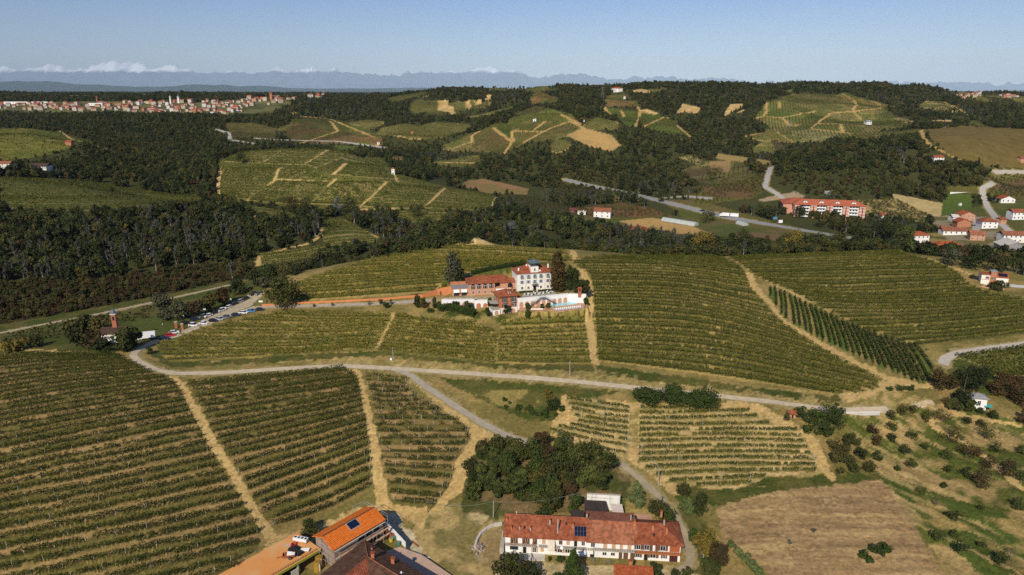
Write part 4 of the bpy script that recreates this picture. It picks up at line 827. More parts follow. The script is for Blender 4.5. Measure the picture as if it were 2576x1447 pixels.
pm = bpy.data.meshes.new('woodland'); pm.vertices.add(len(rest)); pm.vertices.foreach_set('co', np.c_[tx[rest], ty[rest], tz[rest]].astype(np.float32).ravel())
for an, tp, dat in (('kind', 'INT', kind[rest].astype(np.int32)), ('size', 'FLOAT', tsc[rest].astype(np.float32)), ('turn', 'FLOAT', rng.uniform(0, 6.28, len(rest)).astype(np.float32))):
    pm.attributes.new(an, tp, 'POINT').data.foreach_set('value', dat)
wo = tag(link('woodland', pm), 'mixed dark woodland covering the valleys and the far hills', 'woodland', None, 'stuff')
ng = bpy.data.node_groups.new('woodland', 'GeometryNodeTree'); ng.interface.new_socket('Geometry', in_out='INPUT', socket_type='NodeSocketGeometry'); ng.interface.new_socket('Geometry', in_out='OUTPUT', socket_type='NodeSocketGeometry')
N_, E_ = ng.nodes, ng.links; gi = N_.new('NodeGroupInput'); go = N_.new('NodeGroupOutput'); iop = N_.new('GeometryNodeInstanceOnPoints'); jg = N_.new('GeometryNodeJoinGeometry')
for k in reversed(range(len(WOODK))):
    oi = N_.new('GeometryNodeObjectInfo'); oi.transform_space = 'ORIGINAL'; oi.inputs['Object'].default_value = PROTO[k]; oi.inputs['As Instance'].default_value = True; E_.new(oi.outputs['Geometry'], jg.inputs[0])
def nat(nm, tp):
    q = N_.new('GeometryNodeInputNamedAttribute'); q.data_type = tp; q.inputs[0].default_value = nm; return q.outputs['Attribute']
E_.new(gi.outputs[0], iop.inputs['Points']); E_.new(jg.outputs[0], iop.inputs['Instance']); iop.inputs['Pick Instance'].default_value = True
E_.new(nat('kind', 'INT'), iop.inputs['Instance Index']); E_.new(nat('size', 'FLOAT'), iop.inputs['Scale'])
cx = N_.new('ShaderNodeCombineXYZ'); E_.new(nat('turn', 'FLOAT'), cx.inputs[2])
e2r = N_.new('FunctionNodeEulerToRotation'); E_.new(cx.outputs[0], e2r.inputs[0]); E_.new(e2r.outputs[0], iop.inputs['Rotation'])
E_.new(iop.outputs[0], go.inputs[0]); md = wo.modifiers.new('trees', 'NODES'); md.node_group = ng
print('TREES', len(tx), 'near', ty[ind].min(), ty[ind].max())

# ------------------------------------------------------------------ far ranges and the air
def ridge(name, Y, depth, prof, amp, m, seed, n=900, xw=1.15):
    sx = np.linspace(-xw, xw, n); rows = 60; V = []
    px = 1288+sx*FPX*CT
    top = H+Y*np.interp(px, [a for a, b in prof], [float(kray(b)) for a, b in prof])
    for j in range(rows):
        t = j/(rows-1); yy = Y+depth*(t-.5)*2; sh = math.exp(-(abs(t-.5)/.22)**1.3)
        x = sx*Y; nz_ = fbm(x/amp[0]+seed, np.full(n, yy/amp[0]), seed, 6); nr = 1-np.abs(2*fbm(x/amp[0]*1.3+9, np.full(n, yy/amp[0]*1.3), seed+3, 6)-1)
        rg2 = 1-np.abs(2*fbm(x/amp[0]*3.1+31, np.full(n, yy/amp[0]*3.1), seed+7, 4)-1)
        z = 85+(top-85)*sh*(1+(nz_-.5)*amp[1])+((nr-.78)*amp[2]+(rg2-.75)*amp[2]*.8)*sh**.5
        V.append(np.c_[x, np.full(n, yy), z])
    V = np.array(V); i = (np.arange(rows-1)[:, None]*n+np.arange(n-1)[None]).ravel()
    o = link(name, mesh_np(name, V.reshape(-1, 3), np.c_[i, i+1, i+1+n, i+n], [m], None, True)); tag(o, None, None, None, 'structure'); return o
def mat_alt(name, low, high, z0, z1, ns):
    m = mat(name, low, .95); n, l = m.node_tree.nodes, m.node_tree.links; b = n['Principled BSDF']
    g = n.new('ShaderNodeNewGeometry'); s = n.new('ShaderNodeSeparateXYZ'); l.new(g.outputs['Position'], s.inputs[0])
    z = n.new('ShaderNodeTexNoise'); z.inputs['Scale'].default_value = ns; z.inputs['Detail'].default_value = 8; z.inputs['Roughness'].default_value = .7; l.new(g.outputs['Position'], z.inputs['Vector'])
    a = n.new('ShaderNodeMath'); a.operation = 'MULTIPLY_ADD'; l.new(z.outputs['Fac'], a.inputs[0]); a.inputs[1].default_value = (z1-z0)*4; l.new(s.outputs['Z'], a.inputs[2])
    r = n.new('ShaderNodeMapRange'); r.inputs[1].default_value = z0+(z1-z0)*2; r.inputs[2].default_value = z1+(z1-z0)*2; l.new(a.outputs[0], r.inputs[0])
    x = n.new('ShaderNodeMixRGB'); x.inputs[1].default_value = (*low, 1); x.inputs[2].default_value = (*high, 1); l.new(r.outputs[0], x.inputs[0]); l.new(x.outputs[0], b.inputs['Base Color']); return m
ridge('mountain', 100000, 17000, [(-900,196),(-200,180),(0,177),(120,173),(190,166),(235,156),(275,165),(330,171),(380,167),(430,174),(520,178),(620,183),(740,183),(800,180),(880,185),(1000,184),(1090,190),(1180,186),(1250,181),(1330,186),(1400,196),(1480,199),(1550,205),(1700,210),(1900,218),(2576,224),(3400,226)], (8100, .25, 2500), mat_alt('mountain rock and snow', (.085,.10,.125), (.74,.75,.78), 2640, 2980, .0006), 5)  # rock tinted bluish, adding some of the haze to its colour
ridge('hill', 40000, 6400, [(-900,210),(-200,212),(0,210),(140,203),(260,209),(330,213),(420,218),(500,217),(560,213),(680,217),(800,222),(950,224),(1100,221),(1180,219),(1280,224),(1500,230),(2000,234),(2400,234),(2480,228),(2576,226),(2800,224),(3400,226)], (4000, .10, 120), mat('far wooded hills', (.03,.045,.03), .95, (.20,.18,.13), .0025, 8, .60, .72, .1, 0, None, 0, 'Object'), 8)
ridge('hill', 8200, 1500, [(-900,232),(0,231),(200,232),(420,230),(700,233),(1000,232),(1400,236),(2000,236),(2576,234),(3400,234)], (900, .02, 16), mat('far farmland', (.035,.05,.022), .95, (.14,.13,.06), .008, 8, .54, .70, .1), 13)
hz = bpy.data.meshes.new('haze'); hbm = bmesh.new(); bmesh.ops.create_cube(hbm, size=1.0); hbm.to_mesh(hz); hbm.free()
ho = link('haze', hz, None, (0, 55000, 2120)); ho.scale = (280000, 132000, 4500); tag(ho, 'thin blue air over the plain', 'haze', None, 'stuff')
hm = bpy.data.materials.new('thin air'); hm.use_nodes = True; hm.node_tree.nodes.remove(hm.node_tree.nodes['Principled BSDF'])
pvn = hm.node_tree.nodes.new('ShaderNodeVolumePrincipled'); pvn.inputs['Color'].default_value = (.58,.78,1.0, 1); pvn.inputs['Density'].default_value = 1.1e-5; pvn.inputs['Anisotropy'].default_value = -.35
hm.node_tree.links.new(pvn.outputs[0], hm.node_tree.nodes['Material Output'].inputs['Volume']); hz.materials.append(hm)

# ------------------------------------------------------------------ builders for made things
class MB:
    def __init__(s): s.v, s.f, s.m = [], [], []
    def poly(s, pts, mi=0):
        k = len(s.v); s.v += [tuple(p) for p in pts]; s.f.append(tuple(range(k, k+len(pts)))); s.m.append(mi); return s
    def box(s, x0, y0, z0, x1, y1, z1, mi=0):
        k = len(s.v); s.v += [(x, y, z) for z in (z0, z1) for x, y in ((x0, y0), (x1, y0), (x1, y1), (x0, y1))]
        for q in ((3, 2, 1, 0), (4, 5, 6, 7), (0, 1, 5, 4), (1, 2, 6, 5), (2, 3, 7, 6), (3, 0, 4, 7)): s.f.append(tuple(k+i for i in q)); s.m.append(mi)
        return s
    def prism(s, base, z0, z1, mi=0):           # plan polygon, counter-clockwise
        n = len(base); k = len(s.v); s.v += [(x, y, z0) for x, y in base]+[(x, y, z1) for x, y in base]
        s.f += [tuple(k+i for i in reversed(range(n))), tuple(k+n+i for i in range(n))]+[(k+i, k+(i+1) % n, k+n+(i+1) % n, k+n+i) for i in range(n)]; s.m += [mi]*(n+2); return s
    def slab(s, top, th, mi=0):                 # any sheet of corner points, thickened downwards
        n = len(top); k = len(s.v); s.v += [tuple(p) for p in top]+[(p[0], p[1], p[2]-th) for p in top]
        s.f += [tuple(k+i for i in range(n)), tuple(k+n+i for i in reversed(range(n)))]+[(k+n+i, k+n+(i+1) % n, k+(i+1) % n, k+i) for i in range(n)]; s.m += [mi]*(n+2); return s
    def front(s, pts, y0, y1, mi=0):            # outline in x,z pushed from y0 (front) back to y1
        n = len(pts); k = len(s.v); s.v += [(x, y0, z) for x, z in pts]+[(x, y1, z) for x, z in pts]
        s.f += [tuple(k+i for i in range(n)), tuple(k+n+i for i in reversed(range(n)))]+[(k+n+i, k+n+(i+1) % n, k+(i+1) % n, k+i) for i in range(n)]; s.m += [mi]*(n+2); return s
    def tube(s, p, r0, q, r1=None, k=6, mi=0):
        v, f = tube(p, r0, q, r0 if r1 is None else r1, k); b = len(s.v); s.v += v; s.f += [tuple(i+b for i in t) for t in f]; s.m += [mi]*len(f)
        s.f += [tuple(b+i for i in reversed(range(k))), tuple(b+k+i for i in range(k))]; s.m += [mi]*2; return s
    def mesh(s, name, mats):
        me = bpy.data.meshes.new(name); me.from_pydata(s.v, [], s.f)
        for m in (mats if isinstance(mats, (list, tuple)) else [mats]): me.materials.append(m)
        me.polygons.foreach_set('material_index', s.m); me.update(); return me
    def obj(s, name, mats, parent=None, loc=None, rz=0): return link(name, s.mesh(name, mats), parent, loc, rz)
def frame(pl, pr, z=None):
    """ground frame from the photo positions of a front's two lower corners: origin, turn, length"""
    a = PZ(*pl, z) if z is not None else at(*pl); b = PZ(*pr, z) if z is not None else at(*pr)
    return a, math.atan2(b.y-a.y, b.x-a.x), math.hypot(b.x-a.x, b.y-a.y)
def arch(x, z, w, h, n=8):
    r = w/2; return [(x-r, z), (x+r, z)]+[(x+r*math.cos(math.pi*i/n), z+h-r+r*math.sin(math.pi*i/n)) for i in range(n+1)]
def gable(mb, x0, x1, y0, y1, ze, zr, ov=.6, th=.18, mi=0, yr=None, ze2=None):
    yr = (y0+y1)/2 if yr is None else yr; ze2 = ze if ze2 is None else ze2
    a = (zr-ze)/(yr-y0)*ov; b = (zr-ze2)/(y1-yr)*ov
    mb.slab([(x0-ov, y0-ov, ze-a), (x1+ov, y0-ov, ze-a), (x1+ov, yr, zr), (x0-ov, yr, zr)], th, mi)
    mb.slab([(x0-ov, yr, zr), (x1+ov, yr, zr), (x1+ov, y1+ov, ze2-b), (x0-ov, y1+ov, ze2-b)], th, mi)
    return mb
def hip(mb, x0, x1, y0, y1, ze, zr, ov=.6, th=.18, mi=0, l=True, r=True):
    x0 -= ov; x1 += ov; y0 -= ov; y1 += ov; ym = (y0+y1)/2; w = min((y1-y0)/2, (x1-x0)/2)
    a = (x0+w if l else x0, ym, zr); b = (x1-w if r else x1, ym, zr)
    mb.slab([(x0, y0, ze), (x1, y0, ze), b, a], th, mi); mb.slab([(x1, y1, ze), (x0, y1, ze), a, b], th, mi)
    if l: mb.slab([(x0, y1, ze), (x0, y0, ze), a], th, mi)
    if r: mb.slab([(x1, y0, ze), (x1, y1, ze), b], th, mi)
    return mb
TILE = mat_tile('weathered red tiles', (.30,.080,.036), (.41,.135,.065), .34)
TILE2 = mat_tile('light clay tiles', (.34,.120,.058), (.41,.165,.090), .34)
TILE3 = mat_tile('orange red tiles', (.36,.085,.028), (.43,.12,.045), .34)
TILEO = mat_tile('new orange tiles', (.80,.185,.022), (.84,.215,.034), .34, .02, 'X', 5)
TILEB = mat_tile('brown tiles', (.105,.052,.032), (.16,.085,.05), .30)
TILED = mat_tile('old dark tiles', (.075,.045,.032), (.12,.075,.05), .34)
PLASTER = mat('white plaster', (.80,.77,.70), .9, (.72,.68,.60), .5, 5, .4, .75)
CREAM = mat('cream plaster', (.82,.78,.68), .9, (.77,.72,.61), .4, 5, .4, .75)
WHITEW = mat('whitewashed wall', (.82,.81,.78), .9, (.70,.68,.63), .35, 5, .45, .8)
STAINW = mat('stained white wall', (.78,.76,.70), .9, (.45,.43,.38), .5, 6, .5, .75, .2, 0, None, 0, 'Object', 0, (2.5, 2.5, .35))
BRICK = mat('pale brick', (.48,.23,.135), .9, (.58,.33,.21), 1.6, 5)
BRICKO = mat('orange brick', (.42,.15,.070), .9, (.50,.20,.10), 1.2, 5)
BRICKR = mat('red brick', (.36,.115,.060), .9, (.44,.165,.09), 1.2, 5)
TERRA = mat('terracotta paving', (.50,.27,.16), .9, (.57,.34,.22), .6, 5)
TERRAO = mat('orange dusty terrace', (.68,.27,.065), .95, (.66,.36,.14), .16, 6, .38, .66)
CONC = mat('concrete', (.46,.42,.35), .95, (.36,.33,.27), .4, 6)
CONCW = mat('pale concrete', (.60,.56,.48), .95, (.48,.45,.39), .3, 6)
STONE = mat('terrace stone', (.40,.37,.29), .95, (.32,.30,.23), .5, 5)
DARKM = mat('dark metal', (.03,.032,.035), .5, None)
IRON = mat('grey metal', (.22,.22,.22), .45, None, metal=.6)
STEEL = mat('galvanised pipe', (.55,.54,.50), .5, (.42,.41,.38), 1.0, metal=.3)
ROOFM = mat('blue grey sheet roof', (.13,.17,.21), .45, (.09,.11,.14), .6)
SLATE = mat('grey sheet roof', (.22,.22,.215), .6, (.30,.29,.28), .5)
DARKR = mat('dark brown sheet roof', (.040,.028,.024), .7, (.055,.04,.034), .4)
GLASS = mat('window glass', (.02,.025,.03), .12, None, spec=.6)
DARK = mat('dark opening', (.015,.013,.012), .9, None)  # near-black colour painted for shade inside openings; also dark doors and panes
WOOD = mat('brown shutters', (.12,.055,.028), .8, (.16,.08,.045), 2)
WOODL = mat('tan shutters', (.55,.33,.19), .8, None)
SHUTB = mat('pale blue shutters', (.36,.44,.56), .8, None)
WHITE = mat('white paint', (.80,.80,.79), .5, None)
CANVAS = mat('white canvas', (.80,.79,.75), .9, None)
SOLAR = mat('solar glass', (.008,.012,.032), .15, None, spec=.6)
WATER = mat('pool water', (.28,.62,.66), .08, (.36,.68,.70), .25, 3, spec=.5)
HEDGE = LEAF_H
GREENP = mat('yellow green fascia', (.34,.36,.03), .7, (.26,.28,.03), .3)
GOLD = mat('ochre plastic tank', (.40,.24,.035), .35, (.34,.20,.03), .8)
RUSTP = mat('rusty orange paint', (.34,.10,.035), .8, (.22,.07,.03), 1.5)
REDP = mat('red plastic', (.50,.02,.02), .5, None)
RUBBER = mat('black rubber', (.018,.018,.018), .8, None)
RUBBLE = mat('pale rubble', (.50,.42,.34), .95, (.28,.20,.15), 3.0, 5, .4, .6)
PAVEW = mat('white gravel', (.62,.60,.56), .95, (.52,.50,.46), .5)
def windowmesh(w, h, kind, key={}):
    """pane and frame; the shutters are made beside it"""
    k = (w, h, kind)
    if k not in key:
        fr = MB(); t = .07
        fr.box(-w/2-t, -.06, -t, w/2+t, .05, 0).box(-w/2-t, -.06, h, w/2+t, .05, h+t).box(-w/2-t, -.06, 0, -w/2, .05, h).box(w/2, -.06, 0, w/2+t, .05, h).box(-.035, -.055, 0, .035, .05, h)
        pn = MB().box(-w/2, -.025, 0, w/2, .05, h)
        sh = MB().box(0, -.09, -.05, w/2, -.03, h+.05)
        key[k] = (fr.mesh('window', WHITE), pn.mesh('pane', GLASS), sh.mesh('shutter', {'blue': SHUTB, 'brown': WOOD, 'tan': WOODL}.get(kind, WOOD)))
    return key[k]
def window(par, x, y, z, w, h, kind=None, rz=0, closed=False):
    f, p, s = windowmesh(w, h, kind); o = link('window', f, par, (x, y, z), rz); link('pane', p, o)
    if kind:
        if closed:
            link('shutter', s, o, (-w/2, -.01, 0)); link('shutter', s, o, (0.004, -.01, 0))
        else: link('shutter', s, o, (-w-.09, 0, 0)); link('shutter', s, o, (w/2+.09, 0, 0))
    return o
def door(par, x, y, z, w, h, m=WOOD, rz=0):
    o = MB().box(-w/2, -.07, 0, w/2, .05, h).obj('door', m, par, (x, y, z), rz); MB().box(w*.3, -.12, h*.45, w*.38, -.073, h*.5).obj('handle', IRON, o); return o
def chimney(par, x, y, z, h=1.3, w=.6, m=BRICKO, cap=TILE3):
    o = MB().box(-w/2, -w/2, -.8, w/2, w/2, h).obj('chimney', m, par, (x, y, z)); MB().box(-w*.7, -w*.7, h+.003, w*.7, w*.7, h+.12).box(-w*.3, -w*.3, h+.12, w*.3, w*.3, h+.4).obj('chimney_cap', cap, o); return o
def railing(par, pts, h=1.0, m=DARKM, step=1.6):
    o = MB()
    for a, b in zip(pts[:-1], pts[1:]):
        a = Vector(a); b = Vector(b); n = max(1, int((b-a).length/step))
        for i in range(n+1):
            p = a+(b-a)*i/n; o.tube(p, .045, p+Vector((0, 0, h)), k=4)
        for k in (.5, 1): o.tube(a+Vector((0, 0, h*k)), .03, b+Vector((0, 0, h*k)), k=4)
    return o.obj('railing', m, par)
def archdoor(par, x, y, z, w, h, m=TERRA, rz=0, name='arched_door'):
    o = MB().front(arch(0, 0, w, h), -.10, .05).obj(name, m, par, (x, y, z), rz)
    MB().front(arch(0, 0, w+.4, h+.2)[1:-1] if False else [(w/2, 0), (w/2+.18, 0), (w/2+.18, h-w/2), (w/2, h-w/2)], -.14, -.02).obj('jamb', WHITEW, o); return o

# ------------------------------------------------------------------ the white hotel on the hilltop
o_, rz, L = frame((1301, 733.5), (1390, 727.4), VZ)
villa = thing('villa', 'white three-storey hotel villa with pale blue shutters and a rooftop lookout', 'villa', o_, rz)
D = 10.0; HE = 8.9
MB().box(0, 0, -1, L, D, HE-.35).obj('wall', CREAM, villa)
MB().box(-.05, -.06, 3.05, L+.05, -.005, 3.2).box(-.05, -.06, 5.95, L+.05, -.005, 6.1).obj('string_course', PLASTER, villa)
MB().box(-.35, -.35, HE-.345, L+.35, D+.35, HE-.02).obj('cornice', PLASTER, villa)
hip(MB(), 0, L, 0, D, HE, HE+2.9, .55, .16).obj('roof', TILE, villa)
for fx in (.137, .315, .493, .666, .863):
    for lv, (zz, hh) in enumerate(((.9, 1.25), (3.7, 1.55), (6.55, 1.5))):
        if lv == 0 and fx == .493: continue
        window(villa, fx*L, 0, zz, .95, hh, 'blue' if lv else None)
    if fx in (.137, .493): pass
    b = MB().box(fx*L-.8, -.55, 6.32, fx*L+.8, -.003, 6.42).obj('balcony', CONC, villa); railing(b, [(fx*L-.75, -.5, 6.42), (fx*L+.75, -.5, 6.42)], .7, IRON, .5)
for i in range(3):
    for y in (3.2, 6.6): window(villa, 0, y, (.9, 3.7, 6.55)[i], .85, 1.4, 'blue' if i else None, R(-90))
door(villa, .493*L, 0, 0, 1.5, 2.5, DARK); MB().box(.493*L-1.5, -1.3, 2.75, .493*L+1.5, -.003, 2.9).obj('canopy', IRON, villa)
b = MB().box(.493*L-1.4, -1.0, 3.32, .493*L+1.4, -.004, 3.44).obj('balcony', CONC, villa); railing(b, [(.493*L-1.3, -.95, 3.44), (.493*L+1.3, -.95, 3.44)], .8, IRON, .5)
for x in (.24, .78): MB().tube((x*L, -.1, 0), .05, (x*L, -.1, HE-.4), k=5).obj('downpipe', BRICKR, villa)
tx0 = .375*L; tw = 3.9
MB().box(tx0, -.15, HE-.3, tx0+tw, 4.4, HE+3.0).obj('turret', CREAM, villa)
window(villa, tx0+tw/2, -.15, HE+1.0, .8, 1.2)
lk = MB(); 
for x in (.15, tw-.15):
    for y in (0, 4.1): lk.box(tx0+x-.09, y-.09, HE+3.003, tx0+x+.09, y+.09, HE+5.0)
lk.obj('lookout', DARKM, villa); railing(villa, [(tx0+.1, -.05, HE+3.0), (tx0+tw-.1, -.05, HE+3.0), (tx0+tw-.1, 4.2, HE+3.0)], .8, DARKM, .5)
hip(MB(), tx0, tx0+tw, -.1, 4.2, HE+5.0, HE+6.2, .8, .1).tube((tx0+tw/2, 2.05, HE+6.0), .05, (tx0+tw/2, 2.05, HE+7.1), k=5).obj('lookout_roof', ROOFM, villa)
MB().box(tx0+tw+.003, .2, HE+.2, tx0+tw+1.3, 3.6, HE+1.1).obj('lookout_step', PLASTER, villa)
for x, y, h in ((1.2, 2.2, 1.3), (tx0-1.0, 4.5, 1.5), (tx0-.2, 5.1, 1.5), (L-1.5, 3.5, 1.4)): chimney(villa, x, y, HE+1.9 if x > 2 else HE+1.2, h, .65, WHITEW)
# brick wing
o_, rz, L = frame((1180, 744.5), (1245, 740.8), 23.0)
wing = thing('brick_wing', 'long brick hotel wing with four glazed arches over small square windows', 'building', o_, rz)
MB().box(0, 0, -1, L, 9.5, 6.1).obj('wall', BRICK, wing)
MB().box(L+.003, 4, -1, L+7.5, 9.5, 6.1).obj('rear_wall', BRICK, wing)
hip(MB(), 0, L+1.5, 0, 9.5, 6.15, 8.6, .6, .16, 0, True, False).obj('roof', TILE, wing)
hip(MB(), L+2.2, L+7.5, 2.5, 9.5, 6.1, 8.4, .6, .16, 0, False, True).obj('roof', TILE, wing)
for i in range(4):
    x = L*(.16+.235*i); a = MB().front(arch(x, 3.3, 2.0, 2.4), -.05, .06).obj('arch', DARK if i == 0 else GLASS, wing)
    fr_ = MB().box(x-.5, -.12, 3.35, x-.42, -.06, 5.2).box(x+.42, -.12, 3.35, x+.5, -.06, 5.2).box(x-.9, -.11, 4.75, x+.9, -.06, 4.83).obj('glazing_bar', WHITE, a)
    window(wing, x, 0, 1.0, .9, 1.2)
for x in (L+1.6, L+5.2): MB().front(arch(x, 3.4, 2.1, 2.3), 3.95, 4.05).obj('arch', GLASS, wing)
MB().box(L+.01, -1.0, -1, L+7.5, 3.99, 3.2).obj('terrace', BRICK, wing); MB().box(L+.01, -1.05, 3.204, L+7.55, 3.98, 3.32).obj('terrace_floor', TERRA, wing)
MB().slab([(L+.3, -2.6, 2.2), (L+7.6, -2.6, 2.2), (L+7.6, -1.06, 3.1), (L+.3, -1.06, 3.1)], .08).obj('awning', CANVAS, wing)
for x, y in ((L-3.2, 3.4), (L-2.0, 5.3)): chimney(wing, x, y, 7.4, 1.0, .7)
MB().box(-8.0, .8, -1, -.003, 7, 3.7).obj('side_room', BRICK, wing); MB().box(-8.2, .6, 3.705, -.004, 7.2, 3.95).obj('flat_roof', SLATE, wing); MB().box(-8.2, 7.21, -1, -.5, 7.8, 5.4).obj('parapet', BRICKO, wing)
for x in (-6.0, -2.3):
    MB().box(x-1.3, .68, .2, x+1.3, .83, 2.0).obj('opening', GLASS, wing); MB().slab([(x-1.4, -.6, 2.15), (x+1.4, -.6, 2.15), (x+1.4, .79, 3.2), (x-1.4, .79, 3.2)], .07).obj('awning', CANVAS, wing)
# link building between wing and villa
a = PZ(1252, 731, 23.5); lk = thing('gallery_house', 'low brick gallery with an open arch between the brick wing and villa', 'building', (villa.location.x-5.2, villa.location.y+1.2, 23.2), R(13))
MB().box(-2.6, 1.5, -1, 4.6, 6, 5.8).obj('wall', BRICK, lk); gable(MB(), -2.6, 4.6, 1.5, 6, 5.9, 7.2, .4).obj('roof', TILE, lk); MB().front(arch(2.2, 3.0, 2.4, 2.3), 1.4, 1.55).obj('arch', DARK, lk); MB().box(-.5, -.9, 2.6, 4.4, 1.49, 2.8).obj('balcony', TERRA, lk); MB().box(.4, 1.42, 0, 3.6, 1.53, 2.3).obj('opening', DARK, lk)
# brick tower house
o_, rz, L = frame((1257, 790.5), (1301.5, 785.5), 18.0)
th = thing('tower_house', 'square brick house on a white arched base with a dormer in its hipped roof', 'house', o_, rz)
MB().box(0, 0, -1, L, 8.0, 2.7).obj('base_wall', WHITEW, th); MB().box(.003, .003, 2.705, L-.003, 8, 8.6).obj('wall', BRICKO, th)
hip(MB(), 0, L, 0, 8, 8.62, 11.0, .9, .16).obj('roof', TILE, th)
dm = MB().box(L*.52, .8, 9.2, L*.52+1.3, 3, 10.2).obj('dormer', PLASTER, th); gable(MB(), L*.52, L*.52+1.3, .8, 3.2, 10.15, 10.6, .15, .1).obj('dormer_roof', TILE, dm); MB().front(arch(L*.52+.65, 9.35, .5, .7), .72, .81).obj('pane', GLASS, dm)
for x in (L*.28, L*.76):
    window(th, x, 0, 3.2, 1.2, 1.5, 'brown'); window(th, x, 0, 5.7, 1.2, 2.2, 'brown')
    b = MB().box(x-1.2, -.8, 5.5, x+1.2, -.01, 5.62).obj('balcony', CONC, th); railing(b, [(x-1.15, -.75, 5.62), (x+1.15, -.75, 5.62)], .9, DARKM, .4)
for y in (2.2, 5.8): window(th, 0, y, 5.7, 1.0, 1.8, 'brown', R(-90))
for x in (L*.22, L*.78): archdoor(th, x, 0, 0, 1.7, 2.2)
chimney(th, L-.8, 4.6, 9.8, 1.3, .6)
MB().box(-3.6, -.8, -1, -.003, 5, 2.55).obj('annex', WHITEW, th); MB().box(-3.7, -.9, 2.554, -.004, 5, 2.7).obj('annex_roof', STONE, th); archdoor(th, -1.8, -.8, 0, 1.8, 2.2)
MB().slab([(-4.2, 1.2, 5.2), (-.6, -.2, 5.2), (-.6, 3.2, 5.9), (-4.2, 4.4, 5.9)], .06).obj('shade_sail', mat('grey shade sail', (.30,.28,.24), .9, None), th)
MB().box(L+.003, .4, -1, L+4.6, 4, 2.6).obj('terrace_wall', WHITEW, th); MB().box(L+.004, .3, 2.605, L+4.7, 4, 2.72).obj('terrace_floor', STONE, th); archdoor(th, L+3.2, .4, 0, 1.4, 2.1, WOOD)
# retaining walls
def wallrun(name, label, pts, z0, z1, m, th=.5, parts=None, cat='wall', cap=None):
    base = Vector((pts[0][0], pts[0][1], z0)); t = thing(name, label, cat, base); mb = MB()
    for i, (a, b) in enumerate(zip(pts[:-1], pts[1:])):
        za, zb = (z1[i], z1[i+1]) if isinstance(z1, (list, tuple)) else (z1, z1)
        d = Vector((b[0]-a[0], b[1]-a[1], 0)); nrm = Vector((-d.y, d.x, 0)).normalized()*th
        A = Vector((a[0], a[1], 0))-Vector((base.x, base.y, 0)); B = Vector((b[0], b[1], 0))-Vector((base.x, base.y, 0)); k = len(mb.v)
        mb.v += [tuple(p) for p in (A+Vector((0, 0, -1.2)), B+Vector((0, 0, -1.2)), B+nrm+Vector((0, 0, -1.2)), A+nrm+Vector((0, 0, -1.2)), A+Vector((0, 0, za-z0)), B+Vector((0, 0, zb-z0)), B+nrm+Vector((0, 0, zb-z0)), A+nrm+Vector((0, 0, za-z0)))]
        for q in ((3, 2, 1, 0), (4, 5, 6, 7), (0, 1, 5, 4), (1, 2, 6, 5), (2, 3, 7, 6), (3, 0, 4, 7)): mb.f.append(tuple(k+i2 for i2 in q)); mb.m.append(0)
    mb.obj('masonry', m, t); return t, base
w0 = PZ(1303.5, 754, VZ); w1 = PZ(1431.7, 740.8, VZ); w2 = PZ(1474.4, 743, VZ)
rw, rb = wallrun('retaining_wall', 'white retaining wall with a row of brick arches above the pool', [w0, w1, w2], 21.0, VZ+.25, WHITEW, 1.7)
ang = math.atan2(w1.y-w0.y, w1.x-w0.x); LL = math.hypot(w1.x-w0.x, w1.y-w0.y)
for i in range(9):
    d = LL*(.06+.108*i); archdoor(rw, math.cos(ang)*d, math.sin(ang)*d, 0, 1.9, 2.7, BRICK, ang)
a0 = PZ(1110.6, 755.5, 23.2); a1 = PZ(1190, 753.5, 23.2); a2 = PZ(1195, 755.5, 23.2); a3 = PZ(1229, 754, 23.2)
a2 = Vector((a2.x, a1.y-1.6, 0)); a3 = Vector((a3.x, a1.y-1.2, 0))
lw, lb = wallrun('retaining_wall', 'white retaining wall with brick arches below the brick wing terrace', [a0, a1, a2, a3], 19.2, 23.3, WHITEW, 1.7)
for (p, q, fs) in ((a0, a1, (.72, .92)), (a2, a3, (.27, .76))):
    an = math.atan2(q[1]-p[1], q[0]-p[0])
    for f in fs: archdoor(lw, p[0]+(q[0]-p[0])*f-lb.x, p[1]+(q[1]-p[1])*f-lb.y, 0, 2.1, 2.6, BRICKO, an)
railing(lw, [(a0.x-lb.x+3, a0.y-lb.y+.25, 3.9), (a1.x-lb.x, a1.y-lb.y+.25, 3.9), (a2.x-lb.x, a2.y-lb.y+.25, 3.9), (a3.x-lb.x, a3.y-lb.y+.25, 3.9)], .9, DARKM)
dp = [cast([x], [y]) for x, y in ((655, 774), (760, 768), (860, 764), (960, 760), (1062, 753), (1100, 746), (1136, 742))]
dp = [Vector((float(c[0][0]), float(c[1][0])+2.0, float(c[2][0]))) for c in dp]
t = thing('terracotta_wall', 'long low terracotta wall along the driveway, rising towards the hotel', 'wall', dp[0]); mb = MB()
for i, (p, q) in enumerate(zip(dp[:-1], dp[1:])):
    hs_ = (1.1, 1.1, 1.2, 1.3, 1.8, 3.2, 4.0); P_0, Q_0 = p-dp[0], q-dp[0]
    mb.v += [tuple(c) for c in (P_0-Vector((0, 0, 1)), Q_0-Vector((0, 0, 1)), Q_0+Vector((0, .4, -1)), P_0+Vector((0, .4, -1)), P_0+Vector((0, 0, hs_[i])), Q_0+Vector((0, 0, hs_[i+1])), Q_0+Vector((0, .4, hs_[i+1])), P_0+Vector((0, .4, hs_[i])))]
    k = len(mb.v)-8
    for qd in ((3, 2, 1, 0), (4, 5, 6, 7), (0, 1, 5, 4), (1, 2, 6, 5), (2, 3, 7, 6), (3, 0, 4, 7)): mb.f.append(tuple(k+j for j in qd)); mb.m.append(0)
